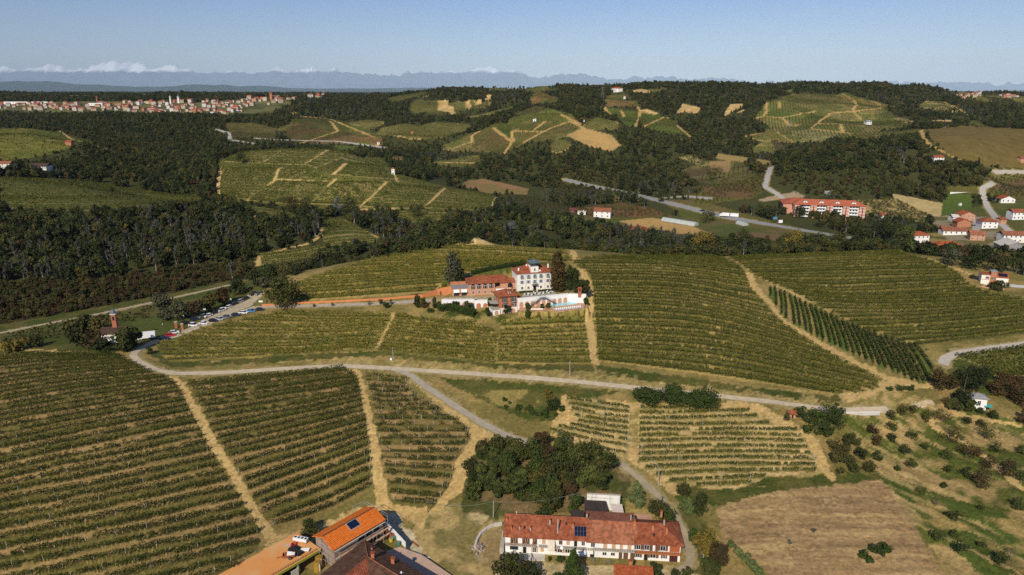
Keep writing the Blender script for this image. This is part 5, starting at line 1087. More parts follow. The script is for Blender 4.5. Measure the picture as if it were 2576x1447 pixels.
mb.obj('masonry', mat('terracotta render', (.60,.215,.075), .9, (.52,.20,.085), .4), t); door(t, (dp[5]-dp[0]).x+1.5, (dp[5]-dp[0]).y-.02+.02, (dp[5]-dp[0]).z, 1.0, 2.0, WOOD, R(3))
# pool, decks
pc = [PZ(1395, 784.8, 21.0), PZ(1470.7, 776, 21.0), PZ(1474, 757, 21.0), PZ(1392, 762.5, 21.0)]
deck = thing('pool_terrace', 'terracotta pool terrace raised on dark posts, with a railing', 'terrace', pc[0]); lo = lambda p: (p[0]-pc[0].x, p[1]-pc[0].y)
MB().prism([lo(p) for p in pc], -.6, .06).obj('deck', TERRA, deck)
railing(deck, [(*lo(pc[3]), .06), (*lo(pc[0]), .06), (*lo(pc[1]), .06), (*lo(pc[2]), .06)], 1.0, DARKM)
for f in (.02, .25, .5, .75, .98): p = pc[0]+(pc[1]-pc[0])*f-pc[0]; MB().box(p.x-.12, p.y+.2, -4, p.x+.12, p.y+.45, -.61).obj('support', DARKM, deck)
MB().box(.3, 1.6, -4, 13.5, 1.8, -.65).obj('underside_shade', DARK, deck).rotation_euler = (0, 0, math.atan2(pc[1].y-pc[0].y, pc[1].x-pc[0].x))  # near-black sheet added to paint the shade beneath the deck
q0, q1, q2, q3 = [PZ(x, y, 21.1) for x, y in ((1387.5, 772.5), (1451, 765.0), (1448, 758.8), (1386.5, 764.2))]
pool = thing('swimming_pool', 'long turquoise swimming pool on the terracotta terrace', 'swimming pool', (q0.x, q0.y, 21.06)); lp = lambda p: (p.x-q0.x, p.y-q0.y)
cen = (q0+q1+q2+q3)/4
MB().prism([lp(cen+(p-cen)*1.06) for p in (q0, q1, q2, q3)], .004, .05).obj('coping', CONCW, pool); MB().prism([lp(p) for p in (q0, q1, q2, q3)], .054, .085).obj('water', WATER, pool)
ld = [PZ(1334, 787.5, 20.2), PZ(1392, 782.5, 20.2), PZ(1392, 774, 20.2), PZ(1330, 778, 20.2)]
deck2 = thing('lower_terrace', 'narrow paved terrace with a railing beside the clipped trees', 'terrace', ld[0]); l2 = lambda p: (p[0]-ld[0].x, p[1]-ld[0].y)
MB().prism([l2(p) for p in ld], -.5, .05).obj('deck', TERRA, deck2); railing(deck2, [(*l2(ld[0]), .05), (*l2(ld[1]), .05)], 1.0, DARKM); MB().box(.4, 2.6, .053, 6.0, 2.9, 1.3).obj('low_wall', WHITEW, deck2)
d_ = (pc[1]-pc[0]); lgm = MB().box(-.33, -.95, .25, .33, .75, .35).slab([(-.33, .75, .35), (.33, .75, .35), (.33, 1.15, .85), (-.33, 1.15, .85)], .08).mesh('mattress', CANVAS)
lgf = MB(); [lgf.box(x-.04, y-.04, 0, x+.04, y+.04, .25) for x in (-.28, .28) for y in (-.8, .6)]; lgfm = lgf.mesh('frame', WHITE)
for i in range(14):
    p = pc[0]+d_*(.07+.066*i)+Vector((-d_.y, d_.x, 0)).normalized()*1.3
    o = thing('sun_lounger', 'white sun lounger in the row along the pool terrace railing', 'sun lounger', (p.x, p.y, 21.06), math.atan2(d_.y, d_.x)+R(8), 'white loungers along the railing'); link('mattress', lgm, o); link('frame', lgfm, o)
cs = MB().box(-.25, -.25, .40, .25, .25, .46).box(-.25, .19, .463, .25, .25, .95).mesh('seat', WHITE); cl = MB(); [cl.box(x-.03, y-.03, 0, x+.03, y+.03, .40) for x in (-.22, .22) for y in (-.22, .22)]; clm = cl.mesh('leg_frame', WHITE)
tt = MB().box(-.5, -.5, .70, .5, .5, .75).mesh('tabletop', DARKM); tl = MB().tube((0, 0, 0), .07, (0, 0, .70), k=6).mesh('leg', DARKM)
pv_ = PZ(1340, 744, VZ); flo = [PZ(x, y, VZ) for x, y in ((1312, 747), (1400, 739.5), (1392, 731.5), (1318, 737))]
o = MB().prism([(p.x, p.y) for p in flo], VZ-.2, VZ+.05).obj('terrace_floor', STONE); tag(o, None, None, None, 'structure'); o.name = 'paved_terrace'
k = 0
for (px, py) in ((1324, 742.5), (1333, 744.2), (1342, 743.2), (1350, 742.0), (1347, 737.0), (1362, 740.5), (1371, 738), (1380, 736.5), (1385, 738.5)):
    p = PZ(px, py, VZ+.05); g = thing('garden_table', 'small dark garden table on the paved terrace before the villa', 'table', p, 0, 'garden tables of the villa terrace'); link('tabletop', tt, g); link('leg', tl, g)
    for a in ((0.3, 2.0, 3.6, 5.2) if k % 2 else (.8, 3.9)):
        c = thing('garden_chair', 'white garden chair at a small table on the villa terrace', 'chair', p+Vector((math.cos(a)*.95, math.sin(a)*.95, 0)), a-math.pi/2, 'white garden chairs of the villa terrace'); link('seat', cs, c); link('leg_frame', clm, c)
    k += 1
# outside stair
s0 = PZ(1366, 747, VZ); st = thing('outdoor_stair', 'two-flight grey outdoor stair from the villa terrace to the pool', 'stair', (s0.x, s0.y-1.0, 21.06), ang)
for sx, nm_ in ((-1, 'flight'), (1, 'flight')):
    mb = MB()
    for i in range(12): mb.box(min(sx*(.8+i*.5), sx*(1.3+i*.5)), -.6, 3.7-i*.31, max(sx*(.8+i*.5), sx*(1.3+i*.5)), .6, 3.85-i*.31)
    mb.tube((sx*.8, -.6, 4.8), .05, (sx*6.8, -.6, 1.1), k=4).tube((sx*.8, .6, 4.8), .05, (sx*6.8, .6, 1.1), k=4).obj(nm_, IRON, st)
MB().box(-.8, -.8, 3.72, .8, 1.0, 3.9).obj('landing', IRON, st); railing(st, [(-.8, -.8, 3.9), (.8, -.8, 3.9)], 1.0, IRON, .5)
a = PZ(1458, 742, VZ); t = thing('brick_shrine', 'tall narrow brick shrine at the end of the white pool wall', 'shrine', a, R(10)); MB().box(-.7, -.6, -1, .7, .6, 3.2).obj('wall', BRICKR, t); gable(MB(), -.7, .7, -.6, .6, 3.2, 3.9, .25, .1).obj('roof', TILE3, t); MB().front(arch(0, 1.8, .6, .9), -.66, -.55).obj('niche', DARK, t)
def boxhedge(label, pts, h, w, group=None):
    P = np.array([(p[0], p[1]) for p in pts]); d = np.r_[0, np.cumsum(np.hypot(*np.diff(P, axis=0).T))]; n = int(d[-1]*70*w); rg = np.random.default_rng(n)
    t_ = rg.uniform(0, d[-1], n); x = np.interp(t_, d, P[:, 0]); y = np.interp(t_, d, P[:, 1]); tx_ = np.interp(t_, d, np.gradient(P[:, 0])); ty_ = np.interp(t_, d, np.gradient(P[:, 1])); ln = np.hypot(tx_, ty_)+1e-9
    o2 = rg.uniform(-.5, .5, n)*w; c = np.c_[x-ty_/ln*o2, y+tx_/ln*o2, hgt(x, y)+rg.uniform(.1, 1, n)*h]; o0 = c.mean(0); o0[2] = c[:, 2].min(); v, f = quads(c-o0, .45, rg, .4)
    return tag(link('hedge', mesh_np('hedge', v, f, [HEDGE]), None, o0), label, 'hedge', group)
boxhedge('low clipped hedge along the front wall of the villa', [PZ(1306, 737, VZ), PZ(1340, 734.5, VZ)], .7, 1.4)
boxhedge('low clipped hedge right of the villa door', [PZ(1354, 733.5, VZ), PZ(1392, 730.5, VZ)], .7, 1.2)
boxhedge('clipped hedge along the top edge of the white pool wall', [PZ(1308, 752, VZ), PZ(1345, 748, VZ), PZ(1390, 743.5, VZ)], .7, 1.0)

# ------------------------------------------------------------------ the long farmhouse
o_, rz, L = frame((1271, 1389), (1709.7, 1414), 0.0)
fh = thing('farmhouse', 'long white two-storey farmhouse under weathered red tiled roofs', 'farmhouse', o_, rz)
X1, X2 = L*.473, L*.745
MB().box(0, 0, -1, X1, 9.2, 5.75).obj('wall', WHITEW, fh); MB().box(X1+.004, .02, -1, X2, 9.6, 5.55).obj('wall', WHITEW, fh); MB().box(X2+.004, -.02, -1, L, 9.2, 5.45).obj('wall', WHITEW, fh)
gable(MB(), .2, X1-.25, 0, 9.2, 5.8, 8.6, .75, .2, 0, 4.6).obj('roof', TILE, fh)
gable(MB(), X1+.45, X2-.35, 0, 10.4, 5.6, 8.3, .8, .2, 0, 4.1, 6.6).obj('roof', TILE2, fh)
r3 = MB(); hip(r3, X2+.5, L, 0, 9.2, 5.4, 8.2, .8, .2, 0, False, True); r3.obj('roof', TILE, fh)
for a, b, z in ((.2, X1-.3, 8.66), (X1+.3, X2, 8.36)): MB().tube((a-.6, 4.6 if a < 5 else 4.1, z-.03), .14, (b+.3, 4.6 if a < 5 else 4.1, z-.03), k=6).obj('ridge_tiles', TILE2, fh)
# doors, windows, balconies, as along the front
S = L/438.0
fx = lambda zx: (zx-130)*L/2190.0
for a, b in ((197, 290), (347, 440), (480, 535)):
    MB().box(fx(a)+.3, -.03, 3.0, fx(b)-.2, .06, 5.3).obj('opening', DARK, fh); MB().box(fx(a), -.12, 2.95, fx(a)+.45, -.04, 5.3).obj('shutter', WOOD, fh); MB().box(fx(b)-.45, -.12, 2.95, fx(b), -.04, 5.3).obj('shutter', WOOD, fh)
    st_ = MB(); c_ = (fx(a)+fx(b))/2
    for k in (-.45, 0, .45): st_.slab([(c_+k, -.06, 5.2), (c_+k+.14, -.06, 5.2), (c_+k-.16, -.08, 3.05), (c_+k-.30, -.08, 3.05)], .03)
    st_.obj('stacked_laths', WOODL, fh)
MB().box(fx(190), -.04, .9, fx(295), .06, 2.2).obj('opening', GLASS, fh); door(fh, fx(378), 0, .1, .9, 2.1, DARK); window(fh, fx(505), 0, .5, .8, 1.7, 'tan')
for zx, z, w, h, k, cl_ in ((620, 3.3, .9, 1.2, 'tan', 1), (600, .9, .9, 1.2, 'tan', 1), (832, 3.4, .9, 1.1, 'brown', 1), (925, 3.4, .9, 1.1, 'tan', 1), (1115, 3.4, .8, 1.2, None, 0), (825, .9, 1.1, 1.2, 'tan', 0), (920, .9, 1.1, 1.2, 'tan', 0), (1000, .8, .9, 1.4, 'brown', 0),
    (1237, 3.1, 1.0, 1.6, None, 0), (1390, 3.0, 1.0, 1.9, 'tan', 1), (1495, 3.0, 1.0, 1.9, 'tan', 1), (1690, 3.0, 1.0, 1.9, 'tan', 1), (1385, .8, 1.0, .9, None, 0), (1490, .8, 1.0, .9, None, 0),
    (1803, 3.2, 1.0, 1.4, 'brown', 0), (1905, 3.2, 1.1, 1.4, 'brown', 0), (2102, 3.2, 1.2, 1.4, 'brown', 0), (1797, .8, 1.0, 1.2, 'brown', 0), (1985, .9, 1.4, 1.1, 'brown', 0), (2122, .9, .7, 1.1, 'brown', 0)):
    window(fh, fx(zx), -.03 if zx > 1760 else 0.02 if zx > 1180 else 0, z, w, h, k, 0, bool(cl_))
for zx, z, w, h, m in ((1020, 3.0, .8, 2.1, DARK), (1590, 2.95, .8, 2.0, WOODL), (1960, 2.95, .7, 2.1, WOOD), (2025, 2.95, .7, 2.1, WOOD), (1232, .05, 1.1, 2.0, DARK), (1585, .05, .9, 2.0, WOOD), (1650, .05, 1.2, 2.1, WOOD), (1733, .05, 1.1, 2.2, WOOD), (1900, .05, 1.0, 2.1, DARK)): door(fh, fx(zx), -.03 if zx > 1760 else .02 if zx > 1180 else 0, z, w, h, m)
MB().box(fx(2190), -.09, 0, fx(2290), .02, 2.3).obj('garage_door', mat('maroon garage door', (.07,.02,.02), .6, None), fh)
MB().box(fx(2185), -.08, 3.0, fx(2310), .02, 4.9).obj('loggia', mat('orange painted recess', (.36,.10,.035), .9, None), fh)
b = MB().box(fx(135), -1.0, 2.72, fx(525), -.01, 2.86).obj('balcony', CONC, fh); railing(b, [(fx(135), -.95, 2.86), (fx(525), -.95, 2.86)], .8, RUSTP, .5)
b = MB().box(fx(560), -1.0, 2.70, fx(695), -.01, 2.84).obj('balcony', CONC, fh); railing(b, [(fx(560), -.95, 2.84), (fx(695), -.95, 2.84)], .8, IRON, .5)
b = MB().box(fx(755), -1.1, 2.70, fx(1150), -.01, 2.84).obj('balcony', CONC, fh); railing(b, [(fx(755), -1.05, 2.84), (fx(1150), -1.05, 2.84)], .8, IRON, .6)
b = MB().box(fx(1170), -1.0, 2.66, fx(1760), .0, 2.80).obj('balcony', CONC, fh); railing(b, [(fx(1240), -.95, 2.80), (fx(1755), -.95, 2.80)], .8, IRON, .6)
b = MB().box(fx(1765), -1.1, 2.60, fx(2315), -.03, 2.80).obj('balcony', mat('orange balcony', (.42,.16,.06), .9, None), fh); railing(b, [(fx(1765), -1.05, 2.8), (fx(2315), -1.05, 2.8)], .85, RUSTP, .5)
MB().slab([(fx(672), -2.6, 3.2), (fx(760), -2.6, 3.2), (fx(760), -.05, 5.2), (fx(672), -.05, 5.2)], .06).obj('awning', mat('striped awning', (.55,.47,.34), .9, (.70,.62,.48), 2.0), fh)
MB().slab([(fx(1032), -1.9, 1.9), (fx(1148), -1.9, 1.9), (fx(1148), -.05, 2.65), (fx(1032), -.05, 2.65)], .06).obj('awning', CANVAS, fh)
MB().slab([(fx(1178), -1.7, 2.2), (fx(1242), -1.7, 2.2), (fx(1242), -.02, 2.6), (fx(1178), -.02, 2.6)], .06).obj('awning', CANVAS, fh)
MB().box(fx(2005), -1.0, 0, fx(2012), -.9, 0).obj('kerb', CONC, fh) if False else None
zr = lambda y: 5.8+2.8*min(y, 4.6)/4.6
MB().box(fx(785), .6, 5.9, fx(785)+.28, .88, 10.4).obj('flue_pipe', STEEL, fh)
for zx, y, h, w, m in ((690, 2.6, 1.5, .35, STEEL), (981, 2.3, 1.1, .6, BRICKO), (140, 3.0, .8, .35, BRICKO), (205, 1.0, .9, .35, BRICKO), (312, 1.1, .9, .3, STEEL), (448, 1.0, .9, .3, STEEL), (255, 4.9, .9, .3, STEEL), (1158, 5.0, 1.0, .35, STEEL), (1757, 3.6, 1.3, .55, BRICKO), (1983, 2.9, 1.2, .55, BRICKO), (2152, 2.2, 1.4, .5, BRICKO), (2130, 4.4, .9, .35, STEEL), (2116, 8.0, 1.0, .5, BRICKO), (1720, 5.8, .8, .3, STEEL)): chimney(fh, fx(zx), y, zr(y)+.05, h, w, m)
sky_ = MB(); zz = lambda y: 5.8+(y)*2.8/4.6+.06
sp_ = MB().slab([(fx(1003), .25, zz(.25)), (fx(1152), .25, zz(.25)), (fx(1152), 2.45, zz(2.45)), (fx(1003), 2.45, zz(2.45))], .05).obj('solar_panel', SOLAR, fh)
g_ = MB()
for i in range(5):
    x = fx(1003)+(fx(1152)-fx(1003))*i/4; g_.slab([(x-.035, .25, zz(.25)+.03), (x+.035, .25, zz(.25)+.03), (x+.035, 2.45, zz(2.45)+.03), (x-.035, 2.45, zz(2.45)+.03)], .04)
for y in (.25, 1.35, 2.45): g_.slab([(fx(1003), y-.035, zz(y)+.045), (fx(1152), y-.035, zz(y)+.045), (fx(1152), y+.035, zz(y)+.055), (fx(1003), y+.035, zz(y)+.055)], .03)
g_.obj('panel_frame', IRON, sp_)
for zx, y in ((897, 3.0), (1992, 1.5), (370, 1.6)): MB().slab([(fx(zx)-.25, y-.3, zr(y-.3)+.08), (fx(zx)+.25, y-.3, zr(y-.3)+.08), (fx(zx)+.25, y+.3, zr(y+.3)+.08), (fx(zx)-.25, y+.3, zr(y+.3)+.08)], .08).obj('skylight', DARK, fh)
MB().tube((fx(365), 3.2, 7.6), .04, (fx(365), 3.2, 9.3), k=4).box(fx(365)-.1, 3.17, 9.0, fx(365)+1.0, 3.23, 9.06).obj('aerial', IRON, fh)
MB().tube((fx(848), -1.3, 3.3), .45, (fx(848), -1.45, 3.35), .45, 10).tube((fx(848), -1.3, 2.9), .04, (fx(848), -1.25, 3.3), k=4).obj('satellite_dish', WHITE, fh)
W4 = fh.matrix_basis
def fl(x, y, z=0): return Matrix.Translation(o_) @ Matrix.Rotation(rz, 4, 'Z') @ Vector((x, y, z))
def flt(name, label, cat, x, y, z=0, r=0, group=None): return thing(name, label, cat, fl(x, y, z), rz+r, group)
# buildings behind the farmhouse
t = flt('shed', 'dark brown flat-roofed outbuilding behind the farmhouse', 'shed', fx(1150), 11.2); w_ = fx(1425)-fx(1140)
MB().box(0, 0, -1, w_, 8.5, 3.3).obj('wall', STAINW, t); MB().slab([(-.3, -.2, 3.45), (w_+.3, -.2, 3.45), (w_+.1, 8.9, 4.0), (-.1, 8.9, 4.0)], .16).obj('roof', DARKR, t)
t = flt('lean_to', 'low dark lean-to roof behind the farmhouse ridge', 'shed', fx(965), 9.9); MB().box(0, 0, -1, fx(1140)-fx(965)-.3, 2.2, 5.0).obj('wall', STAINW, t); MB().slab([(-.2, -.2, 5.1), (fx(1140)-fx(965)-.2, -.2, 5.1), (fx(1140)-fx(965)-.2, 2.6, 5.6), (-.2, 2.6, 5.6)], .14).obj('roof', DARKR, t)
o = MB().box(0, 0, -.3, fx(1560)-fx(1425), 9.0, .5).obj('yard', CONCW, None, fl(fx(1428), 11.0), rz); tag(o, None, None, None, 'structure')
t = flt('canopy', 'pale corrugated canopy roof on posts behind the farmhouse', 'canopy', fx(1545), 11.0); w_ = fx(1690)-fx(1545); MB().slab([(0, 0, 3.0), (w_, 0, 3.0), (w_-.6, 8.3, 3.7), (-.9, 8.3, 3.7)], .1).obj('roof', mat('pale corrugated sheet', (.66,.58,.50), .7, (.56,.46,.38), .8, 4), t)
for x in (.2, w_-.8):
    for y in (.3, 8.0): MB().tube((x, y, -1), .08, (x, y, 3.0), k=6).obj('post', IRON, t)
o = MB().box(0, 0, -.3, fx(2060)-fx(1735), 7.2, 1.2).obj('paved_pad', mat('terracotta pad', (.42,.23,.14), .95, (.52,.31,.20), .5, 6), None, fl(fx(1738), 11.5), rz); tag(o, None, None, None, 'structure')
p0, r0, l0 = fl(fx(1180), 21.5, 1.2), rz, fx(1640)-fx(1180)
t = thing('back_wall', 'tall streaked white wall behind the farmhouse sheds', 'wall', p0, r0); MB().box(0, 0, -2, l0, .5, 3.8).obj('masonry', STAINW, t); MB().box(-.05, -.06, 3.803, l0+.05, .56, 3.95).obj('coping', CONC, t)
for i in range(4): MB().tube((l0*(.30+.11*i), .3, 3.95), .07, (l0*(.30+.11*i), .3, 5.2), k=5).obj('post', RUSTP, t)
# forecourt slab, low kerb wall on the left, rubble, trough
o = MB().box(fx(90), -2.8, -.25, fx(640), -.01, .16).obj('doorstep_slab', CONCW, None, o_, rz); tag(o, None, None, None, 'structure'); 
t = flt('end_wall', 'pale rendered end wall at the left of the farmhouse', 'wall', -1.4, -1.0); MB().box(0, 0, -1, 1.1, 7.5, 2.0).obj('masonry', CONC, t)
cw = [PZ(x, y, .2) for x, y in ((1192, 1380), (1197, 1362), (1207, 1345), (1222, 1332), (1240, 1323), (1262, 1318))]
t, b_ = wallrun('curved_wall', 'low curved grey concrete wall round the dirt yard left of the farmhouse', [(p.x, p.y) for p in reversed(cw)], .2, 1.0, CONCW, .55)
rg = np.random.default_rng(4); rb_ = at(1204, 1384); rv = MB()
for i in range(260):
    a, rr_ = rg.uniform(0, 6.28), abs(rg.normal(0, 1.1)); h_ = max(0, 1.6-rr_*.75)*rg.uniform(.2, 1); s_ = rg.uniform(.12, .34); p = Vector((math.cos(a)*rr_*1.1, math.sin(a)*rr_*1.6, h_)); q = [p+Vector(rg.normal(size=3))*s_ for _ in range(4)]
    rv.poly((q[0], q[1], q[2])); rv.poly((q[0], q[3], q[1])); rv.poly((q[1], q[3], q[2])); rv.poly((q[0], q[2], q[3]))
tag(rv.obj('rubble', RUBBLE, None, rb_), 'heap of pale broken rubble beside the curved concrete wall', 'rubble heap', None, 'stuff')
t = thing('crate', 'small orange crate lying on the dirt yard before the trees', 'crate', at(1320, 1427), R(20)); MB().box(-.7, -.5, 0, .7, .5, .08).box(-.7, -.5, .08, -.62, .5, .7).box(.62, -.5, .08, .7, .5, .7).box(-.62, .42, .08, .62, .5, .7).box(-.62, -.5, .08, .62, -.42, .7).obj('box', mat('orange crate paint', (.55,.16,.04), .7, None), t)
t = flt('lower_house', 'small red-tiled house at the bottom edge below the farmhouse', 'house', fx(1480), -15.2); w_ = fx(1900)-fx(1480)
MB().box(0, 0, -1, w_, 7, 4.6).obj('wall', WHITEW, t); gable(MB(), 0, w_, 0, 7, 4.6, 6.4, .4, .18, 0, 4.6).obj('roof', TILE3, t); chimney(t, w_*.42, 5.0, 6.1, 1.3, .6)
t = flt('lower_annex', 'low dark tiled annex joined to the small bottom house', 'shed', fx(1110), -16.6); MB().box(0, 0, -1, fx(1465)-fx(1110), 5.4, 3.0).obj('wall', BRICK, t); gable(MB(), .3, fx(1465)-fx(1110)-.3, 0, 5.4, 3.0, 4.2, .3).obj('roof', TILE2, t)
for i, (zx, y, ds) in enumerate(((1240, -1.9, 'dark garden chair by the middle doors of the farmhouse'), (1432, -2.2, 'small bench on the pale court before the farmhouse'))):
    t = flt('bench', ds, 'bench', fx(zx), y); MB().box(-.6, -.2, .4, .6, .2, .46).box(-.6, .16, .463, .6, .2, .9).obj('seat', IRON, t); MB().box(-.55, -.15, 0, -.48, .15, .4).box(.48, -.15, 0, .55, .15, .4).obj('leg_frame', IRON, t)

# ------------------------------------------------------------------ winery yard, lower left
bo = Vector((-45.2, 148.2, 0)); br = math.atan2(161-148.2, -34.4+45.2)
barn = thing('barn', 'long barn under a bright new orange tiled roof with a dark skylight', 'barn', bo, br); BL, BW = 16.7, 9.4
MB().box(.5, .7, -1, BL-.5, BW-.6, 5.9).obj('wall', mat('raw brick and mortar', (.36,.28,.22), .9, (.24,.17,.13), .8, 5), barn)
gable(MB(), .3, BL-.3, .7, BW-.7, 6.3, 8.0, .55, .18).obj('roof', TILEO, barn)
MB().tube((0, BW/2, 8.02), .13, (BL, BW/2, 8.02), k=6).obj('ridge_tiles', DARKM, barn)
zb = lambda y: 6.3+(y-.7)*1.7/4.0+.1
sk = MB().slab([(7.2, 2.4, zb(2.4)), (10.2, 2.4, zb(2.4)), (10.2, 4.4, zb(4.4)), (7.2, 4.4, zb(4.4))], .08).obj('skylight', SOLAR, barn)
MB().slab([(7.05, 2.25, zb(2.25)-.02), (10.35, 2.25, zb(2.25)-.02), (10.35, 4.55, zb(4.55)-.02), (7.05, 4.55, zb(4.55)-.02)], .06).obj('skylight_frame', STEEL, sk)
for x in (9.0, 11.5, 14.0):
    for z in (1.2, 3.8): MB().box(x-.9, .62, z, x+.9, .73, z+1.5).obj('opening', DARK, barn)
for z in (3.3, 5.6): MB().box(.2, -.25, z, BL-.3, .0, z+.12).obj('gutter', CONCW, barn)
sc = thing('scaffold', 'pipe scaffolding round the far end and front of the orange barn', 'scaffolding', bo, br)
def scaf(pts, zs, nm):
    mb = MB()
    for a, b in zip(pts[:-1], pts[1:]):
        a = Vector((*a, 0)); b = Vector((*b, 0)); n = max(1, int((b-a).length/2.0))
        for i in range(n+1): p = a+(b-a)*i/n; mb.tube(p, .05, p+Vector((0, 0, zs[-1])), k=4)
        for z in zs: mb.tube(a+Vector((0, 0, z)), .045, b+Vector((0, 0, z)), k=4)
    return mb.obj(nm, STEEL, sc)
scaf([(BL+.9, .2), (BL+.9, BW*.5)], (2, 4, 5.6, 6.6, 7.4), 'end_frame'); scaf([(BL+.9, BW*.5), (BL+.9, BW+.6), (BL-3, BW+1.0)], (2, 4, 6.6, 7.4), 'back_frame'); scaf([(.8, -.9), (BL*.5, -.9), (BL+.6, -.9)], (1.9, 3.8, 5.0), 'front_frame')
for z in (1.95, 3.85): MB().box(.8, -.95, z, BL+.6, -.35, z+.06).obj('plank_deck', WOODL, sc)
scaf([(-.8, .4), (-.8, 5.6)], (1.9, 3.8, 5.6, 6.6), 'gable_frame')
pl = thing('platform_roof', 'orange dusty roof terrace with a yellow green edge over an open shed', 'shed', bo, br)
MB().box(-45, 6.0, 3.05, .1, 17.0, 3.5).obj('terrace', TERRAO, pl); MB().box(-45, 5.85, 3.0, -.6, 5.995, 3.6).obj('fascia', GREENP, pl)
MB().box(-45, 12.0, -1, 0, 12.4, 3.04).obj('back_wall', CONC, pl)
for x in (-6.8, -12.5, -19, -26): MB().box(x-.25, 6.1, -1, x+.25, 6.6, 3.04).obj('pillar', CONC, pl)
railing(pl, [(-45, 6.4, 3.5), (-.8, 6.4, 3.5)], .7, WOOD, .7)
MB().box(-9.2, 5.4, 0, -7.2, 5.6, 2.4).obj('panel', CONCW, pl)
def yard(name, label, cat, x, y, z, r=0, group=None):
    p = Matrix.Translation(bo) @ Matrix.Rotation(br, 4, 'Z') @ Vector((x, y, z)); return thing(name, label, cat, p, br+r, group)
for x, y, lab in ((-1.5, 4.9, 'ochre round tank standing nearer the shed opening'), (-2.9, 3.6, 'ochre round tank standing nearer the brown roof')):
    t = yard('tank', lab, 'tank', x, y, 0, 0, 'ochre tanks'); MB().tube((0, 0, 0), .95, (0, 0, 2.5), .95, 16).obj('body', GOLD, t); MB().tube((0, 0, 2.503), .8, (0, 0, 2.62), .7, 16).obj('lid', mat('tank lid', (.30,.17,.03), .5, None), t)
    MB().box(-.12, -1.05, .3, .12, -.93, 2.3).obj('level_gauge', WHITE, t)
t = yard('trailer', 'rusty two-wheeled farm trailer loaded with white sacks', 'trailer', -7.2, 9.4, 3.5, R(-38)); MB().box(-1.5, -.8, .55, 1.5, .8, .68).box(-1.5, -.8, .68, 1.5, -.74, 1.15).box(-1.5, .74, .68, 1.5, .8, 1.15).box(-1.5, -.74, .68, -1.44, .74, 1.15).obj('bed', RUSTP, t)
for y in (-.95, .95): w_ = MB().tube((.4, y-.12, .45), .45, (.4, y+.12, .45), .45, 14).obj('wheel', RUBBER, t); MB().tube((.4, y-.14, .45), .2, (.4, y+.14, .45), .2, 10).obj('rim', IRON, w_)
MB().tube((-1.5, 0, .6), .06, (-3.0, .1, .4), k=5).tube((-2.9, .1, .4), .06, (-2.9, .1, 0), k=5).obj('drawbar', RUSTP, t); 
for a in ((.2, .1), (.9, -.3)):
    MB().slab([(a[0]-.6, a[1]-.4, 1.2), (a[0]+.6, a[1]-.45, 1.35), (a[0]+.7, a[1]+.4, 1.25), (a[0]-.5, a[1]+.45, 1.5)], .5).obj('sack', CANVAS, t)
t = yard('cooling_unit', 'white cooling unit with four round fans on the orange terrace', 'cooling unit', -1.6, 12.6, 3.5, R(-65)); MB().box(-2.0, -.6, .5, 2.0, .6, 1.3).obj('casing', WHITE, t); MB().box(-1.8, -.5, 0, -1.7, .5, .5).box(1.7, -.5, 0, 1.8, .5, .5).obj('stand', IRON, t)
for i in range(4): MB().tube((-1.5+i, 0, 1.303), .36, (-1.5+i, 0, 1.36), .36, 12).obj('fan', DARKM, t)
def bundle(lab, x, y, r, n, ln, m, rad, nm='pipe_bundle', cat='pipes'):
    t = yard(nm, lab, cat, x, y, 3.5, R(r)); rg = np.random.default_rng(n)
    for i in range(n): o = MB().tube((-ln/2+rg.uniform(-.2, .2), (i % 4-1.5)*rad*2.1, rad+(i//4)*rad*1.8), rad, (ln/2, (i % 4-1.5)*rad*2.1, rad+(i//4)*rad*1.8), rad, 7).obj('pipe', m, t)
bundle('bundle of black pipes lying across the orange terrace', -4.9, 9.9, -85, 8, 4.2, RUBBER, .22)
bundle('smaller bundle of black pipes near the red coil', -3.9, 11.4, -80, 4, 2.4, RUBBER, .18)
bundle('loose pale planks lying near the trailer', -5.6, 8.2, -70, 4, 3.0, WOODL, .07, 'plank_bundle', 'planks')
t = yard('hose_coil', 'thick red hose coil on the orange terrace', 'hose', -3.7, 12.7, 3.5)
mb = MB()
for k in range(3):
    for i in range(16):
        a, b = i*math.pi/8, (i+1)*math.pi/8; r_ = .75-.06*k; mb.tube((r_*math.cos(a), r_*math.sin(a), .15+.17*k), .13, (r_*math.cos(b), r_*math.sin(b), .15+.17*k), .13, 5)
mb.obj('hose', REDP, t)
t = yard('white_sheet_pile', 'folded white sheets on a small trestle by the terrace edge', 'sheets', -3.2, 8.3, 3.5, R(-40)); MB().slab([(-1.2, -.4, .7), (1.0, -.5, .55), (1.2, .4, .7), (-1.0, .5, .8)], .2).obj('sheet', CANVAS, t); MB().box(-.9, -.3, 0, -.8, .3, .5).box(.8, -.3, 0, .9, .3, .35).obj('trestle', IRON, t)
t = yard('roll', 'light blue and pink rolled tarpaulin at the back of the orange terrace', 'tarpaulin', -4.6, 13.6, 3.5, R(-30)); MB().tube((-.9, 0, .2), .2, (.9, 0, .2), .2, 8).obj('tarpaulin', mat('faded tarpaulin', (.25,.42,.45), .8, (.5,.3,.3), 2), t)
